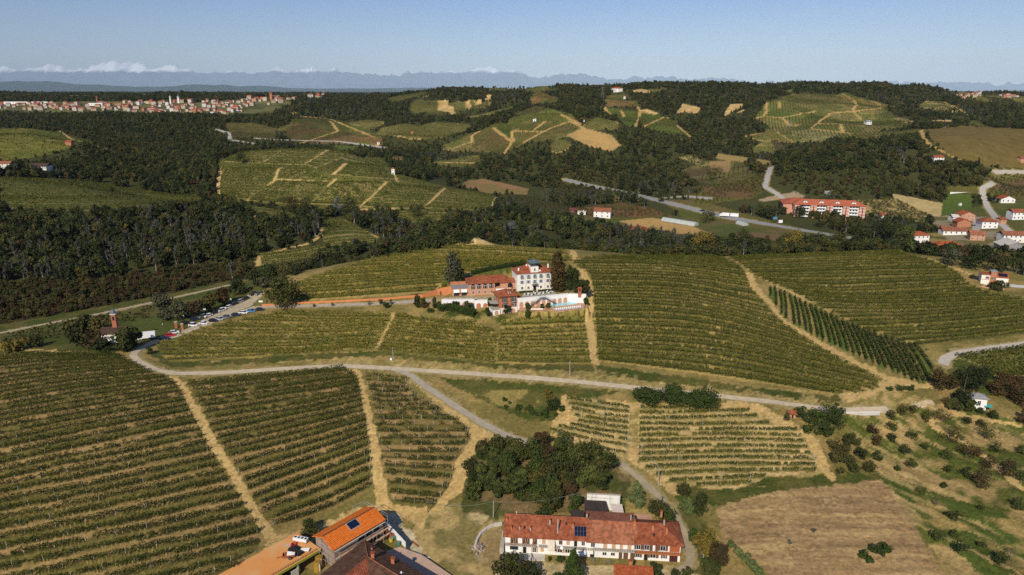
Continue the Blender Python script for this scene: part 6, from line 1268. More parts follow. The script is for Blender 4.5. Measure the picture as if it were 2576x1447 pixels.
# big brown-roofed house on the inside of the yard
u, w = Vector((-.507, -.862, 0)), Vector((.786, -.618, 0)); co = Vector((-38.5, 153.3, 0))
bh = thing('brown_house', 'big corner house with dark brown tiled roofs beside the orange barn', 'house', co); 
P2 = lambda a, b, z: co+u*a+w*b+Vector((0, 0, z))-co
def PL(*q): return [tuple(P2(*p)) for p in q]
mb = MB(); mb.prism([tuple(P2(a, b, 0))[:2] for a, b in ((.5, .5), (30, .5), (30, 15), (13, 15), (13, 30), (.5, 30))][::1], -1, 5.4); mb.obj('wall', CREAM, bh)
def roofpl(nm, q, m): return MB().slab(PL(*q), .2).obj(nm, m, bh)
TB2 = mat_tile('brown tiles across', (.105,.052,.032), (.16,.085,.05), .30, .08, 'Y')
roofpl('roof', ((0, 0, 5.6), (7, 8.8, 9.0), (31, 8.8, 9.0), (31, 0, 5.6)), TILEB); roofpl('roof', ((0, 0, 5.6), (0, 31, 5.6), (7, 31, 9.0), (7, 8.8, 9.0)), TB2)
roofpl('roof', ((7, 8.8, 9.0), (13.6, 15.6, 5.6), (31, 15.6, 5.6), (31, 8.8, 9.0)), TILE); roofpl('roof', ((7, 8.8, 9.0), (7, 31, 9.0), (13.6, 31, 5.6), (13.6, 15.6, 5.6)), TILEB)
for q in (((7, 8.8, 9.03), (31, 8.8, 9.03)), ((7, 8.8, 9.03), (7, 31, 9.03)), ((0.1, .1, 5.65), (7, 8.8, 9.03))): a, b = [P2(*p) for p in q]; MB().tube(a, .14, b, .14, 5).obj('ridge_tiles', TILE2, bh)
for a, b, z, h in ((6.0, 9.6, 8.4, 1.5), (3.2, 14.0, 7.0, 1.6), (2.6, 5.6, 6.6, .7)): p = P2(a, b, z); chimney(bh, p.x, p.y, p.z, h, .75 if h > 1 else .3, BRICKO if h > 1 else STEEL)
pw = thing('lower_wing', 'low wing with orange clay tiles at the bottom edge of the brown house', 'house', co+u*15+w*19.5, math.atan2(w.y, w.x)); MB().box(0, -9, -1, 14, -1, 4.0).obj('wall', CREAM, pw); gable(MB(), 0, 14, -9, -1, 4.0, 6.0, .5).obj('roof', TILE3, pw)
for x, y in ((3, -3), (6.5, -3.4)): chimney(pw, x, y, 5.2, 1.2, .7)
t = thing('wall_lamp', 'white wall lamp on a bracket at the brown roof valley', 'lamp', co+u*5.2+w*19+Vector((0, 0, 7.4))); MB().tube((0, 0, -1.4), .05, (0, 0, .8), k=5).tube((0, 0, .8), .05, (.6, .1, .9), k=5).obj('pole', IRON, t); MB().box(-.3, -.2, .75, .1, .2, 1.1).obj('lamp_head', WHITE, t)
yd = [PZ(x, y, .06) for x, y in ((975, 1385), (1005, 1376), (1060, 1395), (1140, 1450), (1130, 1500), (900, 1500))]
o = MB().prism([(p.x, p.y) for p in yd][::-1], -.3, .06).obj('paved_yard', mat('pinkish paving', (.46,.31,.22), .95, (.54,.38,.28), .5, 5), None); tag(o, None, None, None, 'structure')
wa = [PZ(x, y, .3) for x, y in ((968, 1330), (990, 1348), (1018, 1374))]; t, b_ = wallrun('yard_wall', 'white sloping yard wall between the barn and the concrete ramp', [(p.x, p.y) for p in wa], .2, [2.6, 2.0, 1.4], WHITEW, .4)
rg = np.random.default_rng(12); jc = [mat('junk '+n_, c, .7, None) for n_, c in (('red', (.42,.06,.03)), ('yellow', (.6,.42,.05)), ('green', (.05,.20,.14)), ('white', (.7,.7,.68)), ('grey', (.2,.2,.2)))]
for i, (px, py, lab) in enumerate(((975, 1346, 'stack of red crates by the white yard wall'), (985, 1352, 'rusty red hopper by the white yard wall'), (992, 1356, 'green round drum by the white yard wall'), (984, 1362, 'yellow tub by the white yard wall'), (1003, 1371, 'pale green barrel at the end of the white yard wall'))):
    p = PZ(px, py, .1); t = thing(('crate_stack', 'hopper', 'drum', 'tub', 'barrel')[i], lab, ('crates', 'hopper', 'drum', 'tub', 'barrel')[i], p, rg.uniform(0, 3))
    if i == 0:
        for k in range(3): MB().box(-.6, -.4, .36*k, .6, .4, .36*k+.34).obj('crate', jc[0], t)
    elif i == 1: MB().prism([(-.9, -.5), (.9, -.5), (.9, .5), (-.9, .5)], .5, 1.2).obj('bin', RUSTP, t); MB().box(-.7, -.4, 0, -.6, .4, .5).box(.6, -.4, 0, .7, .4, .5).obj('stand', IRON, t)
    else: MB().tube((0, 0, 0), .5, (0, 0, .9), .55, 12).tube((0, 0, .9), .58, (0, 0, .96), .58, 12).obj('body', jc[{2: 2, 3: 1, 4: 2}[i]], t); MB().tube((0, 0, .963), .4, (0, 0, 1.0), .38, 12).obj('lid', jc[4], t)
t = thing('beam', 'rusty beam lying in the grass by the concrete ramp', 'beam', at(1045, 1370), R(-50)); MB().box(-1.8, -.15, 0, 1.8, .15, .05).box(-1.8, -.04, .05, 1.8, .04, .25).box(-1.8, -.15, .25, 1.8, .15, .3).obj('girder', RUSTP, t)
t = thing('plank', 'short white board lying beside the concrete ramp', 'board', at(1072, 1403), R(-10)); MB().box(-1.0, -.3, .02, 1.0, .3, .12).obj('board', WHITE, t); MB().box(-1.0, -.3, .123, -.9, .3, .2).obj('batten', CONC, t)

# ------------------------------------------------------------------ other houses
def house(label, px, py, wpx, d, h, roof, wall, turn=0, style='gable', win=3, floors=2, cat='house', name='house', z=None, chim=1, group=None, rise=.42):
    p = at(px, py) if z is None else PZ(px, py, z); w = wpx*mpp(p); t = thing(name, label, cat, p, R(turn), group)
    MB().box(-w/2, 0, -1.5, w/2, d, h).obj('wall', wall, t)
    if style == 'gable': gable(MB(), -w/2, w/2, 0, d, h, h+d*rise/2+.2, .5).obj('roof', roof, t)
    elif style == 'front':                      # gable end towards the viewer
        a = MB(); ov = .6; zr = h+w*rise/2+.2
        a.slab([(-w/2-ov, -ov, h-.2), (0, -ov, zr), (0, d+ov, zr), (-w/2-ov, d+ov, h-.2)], .2); a.slab([(0, -ov, zr), (w/2+ov, -ov, h-.2), (w/2+ov, d+ov, h-.2), (0, d+ov, zr)], .2); a.obj('roof', roof, t)
        MB().front([(-w/2, h+.003), (w/2, h+.003), (0, zr-.25)], .004, d-.004).obj('gable_wall', wall, t)
    elif style == 'hip': hip(MB(), -w/2, w/2, 0, d, h, h+d*rise/2+.3, .6).obj('roof', roof, t)
    elif style == 'flat': MB().box(-w/2-.3, -.3, h+.003, w/2+.3, d+.3, h+.3).obj('roof', roof, t)
    for f in range(floors):
        for i in range(win):
            x = w*((i+.5)/win-.5); window(t, x, 0, h*(f+.32)/max(floors, 1), min(1.1, w/win*.5), h/max(floors, 1)*.42)
    if chim: chimney(t, w*.2, d*.4, h+d*rise*.2, 1.1, .6, wall)
    return t
MAUVE = mat('dull red shed paint', (.16,.05,.04), .9, (.11,.04,.035), 1)
for a in (("house with an orange gable and balcony beside the straight hamlet lane", 2434, 556, 33, 10, 6, TILE3, BRICK, -4, 'front', 3),
    ("brick gabled house just below the house by the straight lane", 2424, 572, 32, 9, 5, TILE3, BRICKO, -6, 'front', 3),
    ("big white house with a broad red roof between two lanes", 2489, 575, 36, 12, 6, TILE, WHITEW, -10, 'hip', 3),
    ("white villa with an orange roof on the slope above the hamlet", 2535, 511, 34, 10, 4.5, TILE3, WHITEW, -4, 'front', 3, 1),
    ("white two-storey house with layered red roofs at the photo's edge", 2566, 553, 38, 10, 7, TILE, WHITEW, -4, 'gable', 4),
    ("small roofed outhouse beside the winding white road", 2524, 563, 17, 6, 4, TILE, BRICK, 10, 'gable', 1, 1),
    ("long white house with a pinkish tiled roof in the hamlet", 2553, 610, 56, 10, 6, TILE2, WHITEW, -6, 'gable', 5),
    ("red-roofed white house half hidden beside the big dark trees", 2315, 612, 46, 10, 6.5, TILE3, WHITEW, 8, 'hip', 4),
    ("long orange red building at the foot of the hamlet", 2388, 634, 60, 10, 5, TILE3, mat('orange red render', (.50,.11,.045), .9, None), -8, 'hip', 5),
    ("low house with long pink roofs at the middle of the hamlet", 2405, 591, 62, 9, 3.5, TILE2, WHITEW, -6, 'gable', 5, 1),
    ("pinkish house with a tiled gable by the hamlet trees", 2458, 605, 32, 10, 5, TILE2, BRICK, -20, 'gable', 3),
    ("small orange roofed cottage above the dark trees", 2224, 549, 23, 7, 3, TILE3, WHITEW, -4, 'gable', 2, 1),
    ("rooftops of a small shed row left of the hamlet lane", 2375, 583, 26, 7, 3, TILE2, BRICK, -4, 'gable', 2, 1),
    ("white roadside house with red roof and chimneys on the valley floor", 1514, 548, 42, 12, 6.5, TILE2, WHITEW, -16, 'gable', 3),
    ("orange villa with hipped red roof among the valley trees", 1606, 597, 40, 12, 6.5, TILE, BRICKO, -8, 'hip', 3),
    ("small white shed with flat top near the roadside house", 1463, 540, 20, 6, 2.6, CONCW, WHITEW, -12, 'flat', 2, 1),
    ("dull red shed near the roadside house", 1440, 535, 15, 6, 3, MAUVE, MAUVE, -12, 'gable', 1, 1),
    ("white cottage under a bright red roof below the far vineyards", 1298, 549, 32, 9, 2.6, TILE3, WHITEW, -4, 'gable', 4, 1),
    ("open grey shed among bushes behind the hilltop", 1410, 570, 26, 6, 3, SLATE, DARK, -3, 'flat', 0, 0),
    ("long white farm building with dark roof by the left wood", 97, 437, 42, 14, 9, TILED, PLASTER, 3, 'gable', 8, 2),
    ("low red brick shed by the left wood", 215, 430, 27, 9, 4, TILE, BRICKR, -6, 'gable', 2, 1),
    ("white farmhouse at the far left edge by the wood", 8, 424, 34, 12, 6, TILE2, PLASTER, 4, 'gable', 3),
    ("small white hut in the middle of the dark left wood", 368, 629, 17, 5, 3.5, CONCW, PLASTER, 0, 'front', 1, 1),
    ("small brick hut beside the far left vineyard", 172, 366, 14, 8, 5, TILE, BRICKO, 5, 'gable', 1, 1),
    ("tiny white house on the far central vineyard ridge", 1466, 307, 9, 6, 4, TILE, WHITEW, 0, 'gable', 1, 1),
    ("tiny white house beside it on the far ridge", 1345, 306, 8, 6, 4, CONCW, WHITEW, 0, 'flat', 1, 1),
    ("white farmhouse low on the far right vineyard hill", 2186, 314, 13, 9, 5, SLATE, WHITEW, 0, 'gable', 2, 1),
    ("white house with red roof among silver conifers", 2362, 406, 24, 9, 5, TILE3, WHITEW, -3, 'gable', 3),
    ("grey building at the top edge of the mid vineyard", 952, 364, 6, 6, 5, TILE, PLASTER, 0, 'gable', 1, 1),
    ("red-roofed manor on the skyline hill", 1553, 232, 26, 14, 9, TILE3, WHITEW, 6, 'hip', 4),
    ("ochre farmhouse at the far right edge of the ridge", 2572, 410, 10, 8, 6, TILE, BRICK, 6, 'gable', 1),
    ("white warehouse by the junction", 2095, 495, 18, 12, 4, CONCW, WHITEW, 10, 'flat', 0, 0),
    ("red-roofed chapel-like house on the wooded rise above the town", 862, 241, 22, 12, 8, TILE3, BRICK, 8, 'gable', 3)): house(*a)
t = house("grey fronted barn with a pale double roof at the right edge", 2552, 645, 56, 16, 7, CONCW, SLATE, -14, 'front', 0, 0, 'barn', 'barn')
t = house("pale metal shed beside the uppermost hamlet house", 2406, 557, 18, 9, 4, CONCW, WHITEW, -4, 'gable', 1, 1, 'shed', 'shed')
def tower(label, px, py, wpx, h, wall, roof, turn=0, cap=1.6):
    p = at(px, py); w = wpx*mpp(p); t = thing('tower_hut', label, 'tower', p, R(turn)); MB().box(-w/2, 0, -1, w/2, w, h).obj('wall', wall, t); hip(MB(), -w/2, w/2, 0, w, h, h+cap, .35).obj('roof', roof, t); window(t, 0, 0, h*.6, w*.25, h*.16); door(t, 0, 0, 0, w*.3, h*.3, DARK); return t
tower('slim white tower hut with a red top among the mid vineyards', 989, 439, 8, 6.5, WHITEW, TILE3, 8)
tower('small pink tower hut on the crest of the mid vineyards', 621, 381, 7, 5.0, BRICK, TILE3)
tower('tiny red hut on the edge of the far vineyard', 1037, 338, 6, 5.0, BRICKO, TILE3)
tower('tiny red tower on the far central vineyard crest', 1395, 272, 5, 6.5, BRICKR, TILE3); tower('tiny white tower on the cone-shaped far hill', 1571, 251, 4.5, 7, WHITEW, TILE3); tower('tiny chapel tower on the top of the cone-shaped far hill', 1558, 232, 5, 7, PLASTER, TILE3)
t = house('small white pink shed with a red roof by the straw vineyard path', 1993, 1052, 15, 2.2, 2.0, TILE, BRICK, -3, 'gable', 0, 1, 'shed', 'shed', None, 0); door(t, .05, -.0, 0, .6, 1.5, DARK)
t = house('small white house with grey roof among trees right of the gravel lane', 2460, 1029, 34, 4.2, 4.6, SLATE, WHITEW, -14, 'hip', 1, 1, 'house', 'house', None, 0)
p = t.location; q = thing('green_awning', 'turquoise tarpaulin shelter beside the small white house', 'shelter', (p.x+3.2, p.y-.8, p.z), R(-14)); MB().slab([(-1.3, -.8, 1.5), (1.3, -.8, 1.4), (1.3, .9, 1.9), (-1.3, .9, 2.0)], .06).obj('sheet', mat('turquoise sheet', (.05,.32,.27), .7, None), q)
ps = MB(); [ps.tube((x, y, -.5), .04, (x, y, 1.45), k=4) for x in (-1.2, 1.2) for y in (-.7, .8)]; ps.obj('poles', IRON, q)
# small tower house on the right hill
p = at(2466, 713); t = thing('tower_villa', 'cream and brick house with a square lookout turret and solar panels on the right hill', 'house', p, R(-22)); s_ = mpp(p)
MB().box(0, 0, -1, 4.2, 7, 5.4).obj('wall', CREAM, t); MB().box(-.25, -.1, 2.5, 4.3, -.003, 2.7).obj('string_course', BRICKO, t); gable(MB(), 0, 4.2, 0, 7, 5.4, 5.9, .3).obj('roof', TILE, t)
MB().box(4.2, -.4, -1, 7.0, 3.4, 7.6).obj('turret', BRICKO, t); hip(MB(), 4.2, 7.0, -.4, 3.4, 7.6, 8.3, .4).obj('turret_roof', SLATE, t); MB().tube((5.6, 1.5, 8.2), .04, (5.6, 1.5, 9.3), k=4).box(5.3, 1.48, 9.1, 5.9, 1.52, 9.3).obj('weather_vane', IRON, t)
MB().box(7.004, .2, -1, 13, 7, 4.6).obj('wall', CREAM, t); gable(MB(), 7.1, 13, .2, 7, 4.6, 6.3, .4).obj('roof', TILE3, t); MB().slab([(8.2, .4, 4.95), (12.4, .4, 4.95), (12.4, 2.8, 6.12), (8.2, 2.8, 6.12)], .06).obj('solar_panel', SOLAR, t)
window(t, 2.9, 0, 3.0, .8, 1.3, 'brown'); window(t, 5.6, -.4, 3.0, .8, 1.3, 'brown'); window(t, 5.6, -.4, 5.8, .7, .9); window(t, 10, .2, 1.2, .9, 1.3, 'brown')
for k, (px, py, w_, z_) in enumerate(((2484, 720, 26, 0),)): o = MB().prism([(-5, -3), (9, -4), (9, .5), (-5, 1)], -.5, .08).obj('paved_yard', TERRA, None, at(2474, 719), R(-22)); tag(o, None, None, None, 'structure')

# apartment block across the valley
pa, ra, La = frame((1996, 545), (2172, 558)); z_ = 0
ap = thing('apartment_block', 'long orange apartment block with white balcony bands and a red hipped roof', 'apartment block', pa, ra); AH = 12.0; AD = 15
APB = mat('apartment orange render', (.62,.30,.21), .9, (.56,.27,.19), .3); APR = mat_tile('bright red tiles', (.44,.115,.055), (.50,.15,.08), .5)
MB().box(0, 1.2, -4, La, AD, AH).obj('wall', WHITEW, ap); hip(MB(), 0, La, .3, AD, AH, AH+4.2, 1.2, .3).obj('roof', APR, ap)
MB().box(-9, 8, -4, 14, 30, AH-.5).obj('rear_wall', APB, ap); hip(MB(), -9, 18, 8, 32, AH-.5, AH+3.6, 1.0, .3).obj('roof', APR, ap)
for i in range(5):
    x = La*(.04+.23*i); bw = La*.085
    b = MB().box(x-bw/2, -1.2, -4, x+bw/2, 1.19, AH-.6).obj('bay', APB, ap); hip(MB(), x-bw/2, x+bw/2, -1.2, 3, AH-.3, AH+1.8, .5, .2).obj('bay_roof', APR, b)
    bands = MB()
    for f in range(4): bands.box(x-bw/2-.05, -1.27, 2.2+f*2.9, x+bw/2+.05, -1.203, 2.6+f*2.9)
    bands.obj('band', WHITE, b); MB().box(x-.35, -1.32, .5, x+.35, -1.275, AH-1.2).obj('stair_window', DARK, b)
for i in range(4):
    x0, x1 = La*(.095+.23*i), La*(.215+.23*i)
    for f in range(4):
        zf = .4+f*2.9; b = MB().box(x0, -.6, zf-.2, x1, 1.19, zf).obj('balcony', WHITEW, ap); MB().box(x0, -.66, zf, x1, -.605, zf+.95).obj('parapet', WHITE, b)
        for k in range(3): MB().box(x0+(x1-x0)*(k+.28)/3, 1.1, zf+.05, x0+(x1-x0)*(k+.72)/3, 1.25, zf+2.2).obj('window', GLASS, b)
    c = (x0+x1)/2; d_ = MB().front([(c-2.4, AH+1.0), (c+2.4, AH+1.0), (c+1.2, AH+2.9), (c-1.2, AH+2.9)], 2.2, 5.5).obj('dormer', WHITEW, ap); MB().box(c-2.0, 2.0, AH+2.905, c+2.0, 6, AH+3.1).obj('dormer_roof', SLATE, d_); MB().box(c-.3, 2.1, AH+1.5, c+.3, 2.19, AH+2.3).obj('pane', DARK, d_)
# chapel with bell tower in the grove
p = at(289, 862); t = thing('chapel', 'cream chapel hidden by trees with a slim brick bell tower and dark cupola', 'chapel', p, R(10)); u_ = mpp(p)
MB().box(-5.5, 0, -1, 4.5, 6, 4.6).obj('wall', CREAM, t); gable(MB(), -5.5, 4.5, 0, 6, 4.6, 6.6, .4).obj('roof', TILED, t); MB().box(4.6, -.2, -1, 4.9, 1.2, 5).obj('buttress', SHUTB, t)
bt = MB().box(-.9, 2.5, 0, .9, 4.3, 12.2).obj('bell_tower', BRICKR, t); MB().front(arch(0, 9.6, .8, 1.9), 2.42, 2.56).obj('bell_opening', DARK, bt); MB().box(-1.15, 2.25, 12.203, 1.15, 4.55, 12.7).obj('cornice', CONCW, bt)
rv = MB(); pr = ((1.0, 12.7), (1.05, 13.2), (.75, 13.9), (.28, 14.4), (.2, 14.9), (.03, 15.8))
for (r0, z0), (r1, z1) in zip(pr[:-1], pr[1:]): rv.tube((0, 3.4, z0), r0, (0, 3.4, z1), r1, 10)
rv.obj('cupola', ROOFM, bt); window(t, -3.5, 0, 1.6, .9, 1.6); window(t, 2.5, 0, 1.6, .9, 1.6)
# gate pillars
for px, py, lab in ((579, 829+8, 'brick gate pillar farther from the vines at the car park entrance'), (459, 829, 'x')): pass
for zx, zy, lab in ((1145, 618, 'brick gate pillar on the grass side of the car park entrance'), (1224, 642, 'brick gate pillar on the vine side of the car park entrance')):
    p = at(220.1+zx*.19531, 704.4+zy*.19531); t = thing('gate_pillar', lab, 'gate pillar', p, R(20)); MB().box(-.55, -.55, -.5, .55, .55, 2.9).obj('shaft', BRICKR, t); MB().box(-.7, -.7, 2.903, .7, .7, 3.1).tube((0, 0, 3.1), .5, (0, 0, 3.4), .05, 4).obj('cap', CONC, t)

# ------------------------------------------------------------------ hilltop town, house by house
rg = np.random.default_rng(33); TM = []
roofs = [mat('town roof '+str(i), c, .9, None) for i, c in enumerate(((.34,.085,.045), (.40,.11,.055), (.26,.075,.045), (.36,.14,.085), (.22,.065,.045)))]
walls = [mat('town wall '+str(i), c, .9, None) for i, c in enumerate(((.52,.48,.42), (.50,.42,.30), (.50,.33,.24), (.66,.65,.62), (.52,.41,.27), (.42,.20,.12)))]
for i in range(14):
    w_, d_, h_ = rg.uniform(8, 17), rg.uniform(8, 11), rg.uniform(5.5, 10.5); mb = MB(); mb.box(-w_/2, -d_/2, -3, w_/2, d_/2, h_, 0); (gable if i % 3 else hip)(mb, -w_/2, w_/2, -d_/2, d_/2, h_, h_+d_*.24, .5, .25, 1)
    for f in range(int(h_/3)):
        for k in range(int(w_/3)): mb.box(-w_/2+1+k*3, -d_/2-.06, 1+f*3, -w_/2+2+k*3, -d_/2+.05, 2.3+f*3, 2)
    TM.append(mb.mesh('town_house', [walls[i % 6], roofs[i % 5], DARK]))
def town(poly, n, lab, grp, seed, smin=.85, smax=1.2, names='town_house'):
    r_ = np.random.default_rng(seed); xs = [a for a, _ in poly]; ys = [b for _, b in poly]; P = np.array(poly+[poly[0]]); placed = []; tries = 0
    while len(placed) < n and tries < n*60:
        tries += 1; x, y = r_.uniform(min(xs), max(xs)), r_.uniform(min(ys), max(ys)); ins = False
        for (x0, y0), (x1, y1) in zip(P[:-1], P[1:]):
            if (y0 > y) != (y1 > y) and x < (x1-x0)*(y-y0)/(y1-y0)+x0: ins = not ins
        if not ins: continue
        X, Y, Z = cast([x], [y], 5000)
        if np.isnan(Y[0]) or any(abs(X[0]-a)+abs(Y[0]-b)*.6 < 9 for a, b in placed): continue
        placed.append((X[0], Y[0])); o = tag(link(names, TM[r_.integers(14)], None, (X[0], Y[0], Z[0]), r_.normal(0, .35)+(0 if r_.random() < .7 else 1.57)), lab, 'house', grp); o.scale = (r_.uniform(smin, smax),)*3
    return placed
T1 = [(-20, 262), (120, 262), (300, 259), (430, 256), (540, 250), (700, 244), (735, 248), (700, 262), (640, 268), (610, 285), (540, 288), (470, 283), (400, 285), (310, 283), (240, 280), (100, 280), (-20, 276)]
town(T1, 205, 'small house with a red or brown roof in the distant hilltop town, upper left', 'houses of the distant hilltop town', 3, .62, .98)
town([(490, 232), (620, 226), (760, 224), (880, 226), (880, 230), (700, 231), (560, 236)], 34, 'tiny house in the thin line of houses on the plain beyond the hilltop town', 'houses on the plain beyond the town', 5, 1.2, 1.7)
town([(2400, 240), (2455, 236), (2480, 242), (2420, 249)], 14, 'tiny house in the village on the right-hand skyline ridge', 'houses of the right skyline village', 7, .55, .8)
town([(2510, 240), (2580, 238), (2590, 244), (2530, 247)], 10, 'tiny house in the farthest cluster at the right end of the ridge', 'houses at the right end of the ridge', 8, .55, .85)
town([(700, 246), (820, 236), (830, 244), (740, 256)], 7, 'small house on the wooded slope right of the distant town', 'houses on the slope beside the town', 9)
def spire(label, px, py, w, h, m, rm, cap):
    X, Y, Z = cast([px], [py], 5000); t = thing('bell_tower', label, 'bell tower', (X[0], Y[0], Z[0])); MB().box(-w/2, -w/2, -3, w/2, w/2, h).obj('shaft', m, t); MB().tube((0, 0, h+.01), w*.75, (0, 0, h+cap), .1, 8).obj('spire', rm, t); MB().box(-w*.2, -w/2-.1, h*.75, w*.2, -w/2+.05, h*.9).obj('bell_opening', DARK, t)
spire('white church tower in the middle of the distant town', 430, 262, 3.4, 20, WHITEW, SLATE, 4); spire('white domed church tower beside the tallest town tower', 450, 259, 4.5, 17, WHITEW, ROOFM, 6); spire('square brown brick tower at the right end of the distant town', 683, 252, 6, 21, BRICKO, TILE, 1); spire('brick church spire on the wooded hill right of the town', 816, 243, 3, 18, BRICKR, BRICKR, 6); spire('thin brick chimney in the distant town', 246, 264, 2.5, 22, BRICKR, BRICKR, 1)
for px, py, w_, lab in ((40, 262, 60, 'long white factory shed at the left end of the town'), (100, 262, 40, 'second white factory shed left of the town'), (240, 266, 36, 'white factory hall with a brick chimney beside it')):
    house(lab, px, py, w_, 30, 7, SLATE, WHITEW, 0, 'flat', 6, 1, 'factory', 'factory_hall', None, 0)

# ------------------------------------------------------------------ vehicles
CARM = {}
def carpaint(nm, c): return mat('car paint '+nm, c, .28, None, spec=.6)
PAINT = {'white': carpaint('white', (.78,.78,.77)), 'black': carpaint('black', (.012,.013,.015)), 'silver': carpaint('silver', (.42,.43,.44)), 'grey': carpaint('grey', (.14,.15,.16)), 'navy': carpaint('navy', (.015,.025,.06)), 'blue': carpaint('blue', (.08,.24,.42)), 'red': carpaint('red', (.55,.01,.02))}
def carparts(c, tall):
    k = (c, tall)
    if k in CARM: return CARM[k]
    h1, h2 = (.95, 1.75) if tall else (.85, 1.42)
    b = MB(); b.front([(-2.1, .25), (2.1, .25), (2.15, .6), (2.05, .78), (1.1, h1), (-1.95, h1+.05), (-2.15, .7)], -.86, .86)
    cb = MB(); cb.front([(1.05, h1+.002), (.45, h2), (-1.35, h2), (-1.9, h1+.052)], -.74, .74); rf = MB().slab([(.5, -.7, h2+.03), (.5, .7, h2+.03), (-1.4, .7, h2+.03), (-1.4, -.7, h2+.03)][::-1], .028)
    wh = MB().tube((0, -.1, 0), .32, (0, .1, 0), .32, 12); rm = MB().tube((0, -.12, 0), .18, (0, .12, 0), .18, 8); li = MB().box(-.05, -.16, -.08, .05, .16, .08)
    CARM[k] = [x.mesh(n, m) for x, n, m in ((b, 'body', PAINT[c]), (cb, 'cabin_glass', GLASS), (rf, 'roof', PAINT[c]), (wh, 'wheel', RUBBER), (rm, 'rim', IRON), (li, 'headlight', WHITE))]; return CARM[k]
def car(label, p, rz, c, tall=False, group=None, s=1.0):
    t = thing('parked_car', label, 'car', p, rz, group); m = carparts(c, tall); link('body', m[0], t); link('cabin_glass', m[1], t); link('roof', m[2], t)
    for x in (-1.3, 1.35):
        for y in (-.8, .8): w = link('wheel', m[3], t, (x, y, .32)); link('rim', m[4], w)
    for y in (-.62, .62): link('headlight', m[5], t, (2.1, y, .62))
    t.scale = (s,)*3; return t
ZC = lambda zx, zy: (220.1+zx*.19531, 704.4+zy*.19531)
for zx, zy, c, tall, hd, lab in ((2135, 196, 'black', 1, 62, 'black car, last but one at the far end of the car park'), (2208, 186, 'grey', 0, 62, 'dark car parked farthest up the car park beside the dirt track'), (2038, 258, 'black', 1, 62, 'black car alone on the wood side below the two farthest cars'),
    (1958, 296, 'silver', 1, 62, 'silver car between two dark cars on the wood side'), (1890, 324, 'black', 1, 62, 'dark car under the white lamp post on the wood side'), (1812, 366, 'white', 0, 62, 'white car beside the white van on the wood side'), (1724, 408, 'white', 1, 62, 'white van parked in the middle of the wood side'),
    (1645, 434, 'black', 0, 62, 'black car between the white van and a white hatchback'), (1555, 474, 'white', 0, 62, 'white hatchback next to the sign post on the wood side'), (1485, 490, 'grey', 1, 62, 'grey car next to the sign post on the wood side'), (1385, 522, 'navy', 1, 30, 'navy car parked along the hedge near the gate'), (1258, 568, 'black', 0, 28, 'black car nearest the gate pillars inside the car park'),
    (1368, 598, 'white', 1, -12, 'white high-roofed car first on the vine side behind the gate'), (1502, 572, 'white', 0, -16, 'white car second on the vine side, leaves in front of it'), (1622, 540, 'black', 0, -16, 'black car third on the vine side'), (1706, 516, 'silver', 0, -16, 'silver car fourth on the vine side'), (1800, 490, 'grey', 0, -16, 'grey car fifth on the vine side'), (1912, 465, 'navy', 0, -12, 'navy car sixth on the vine side'),
    (2014, 434, 'white', 0, -10, 'white car with dark windows near the start of the driveway'), (2112, 414, 'blue', 0, -10, 'light blue car near the start of the driveway'), (2224, 396, 'black', 0, -16, 'black car beside the end of the terracotta wall'),
    (1118, 690, 'white', 0, 22, 'white car just outside the gate pillars'), (1066, 726, 'red', 0, 22, 'bright red car outside the gate'), (990, 768, 'navy', 0, 22, 'dark car last in line outside the gate, by the bend')):
    px, py = ZC(zx, zy); car(lab, at(px, py)+Vector((0, 0, .08)), R(hd+(180 if hd > 40 else 0)), c, bool(tall), 'cars parked at the car park', 1.06)
p = at(*ZC(770, 765)); t = thing('box_truck', 'white box truck parked on the verge beside the chapel trees', 'truck', p, R(200)); MB().box(-3.6, -1.15, .9, 1.9, 1.15, 3.5).obj('box', WHITE, t); MB().front([(1.95, .5), (3.7, .5), (3.7, 1.4), (3.1, 2.4), (1.95, 2.4)], -1.0, 1.0).obj('cab', WHITE, t); MB().front([(3.72, 1.45), (3.14, 2.3), (3.1, 2.2), (3.66, 1.42)], -.85, .85).obj('windscreen', GLASS, t)
for x in (-2.3, 2.8):
    for y in (-.95, .95): w = MB().tube((0, -.15, 0), .42, (0, .15, 0), .42, 12).obj('wheel', RUBBER, t, (x, y, .42)); MB().tube((0, -.17, 0), .2, (0, .17, 0), .2, 8).obj('rim', IRON, w)
p = at(1832, 546.5); t = thing('truck_with_trailer', 'white truck with trailer driving on the main valley road', 'truck', p+Vector((0, 0, .15)), R(157)); 
MB().box(-1, -1.3, 1.0, 6.0, 1.3, 4.0).obj('box', WHITE, t); MB().front([(6.1, .5), (8.2, .5), (8.2, 1.6), (7.9, 3.0), (6.1, 3.0)], -1.2, 1.2).obj('cab', PAINT['white'], t); MB().box(-9.5, -1.3, 1.0, -1.8, 1.3, 4.0).obj('trailer', WHITE, t); MB().box(-1.8, -.1, .7, -1, .1, .9).obj('drawbar', IRON, t)
for x in (-8.5, -7.3, -3, .5, 1.7, 7.2):
    for y in (-1.1, 1.1): MB().tube((0, -.15, 0), .5, (0, .15, 0), .5, 10).obj('wheel', RUBBER, t, (x, y, .5))
for px, py, lab in ((1665, 505, 'dark car on the valley road near the junction'), (1767, 531.5, 'dark car on the valley road ahead of the white truck')): car(lab, at(px, py)+Vector((0, 0, .12)), R(155), 'black', False, 'cars on the valley road', 1.2)
p = at(2492, 716); car('dark car parked beside the small tower house on the hill', at(2452, 702)+Vector((0, 0, .05)), R(-30), 'navy')
car('green car parked beside the small tower house on the hill', at(2440, 700), R(160), 'grey') if False else None
p = at(2131, 634) if False else at(1128+1000, 634)

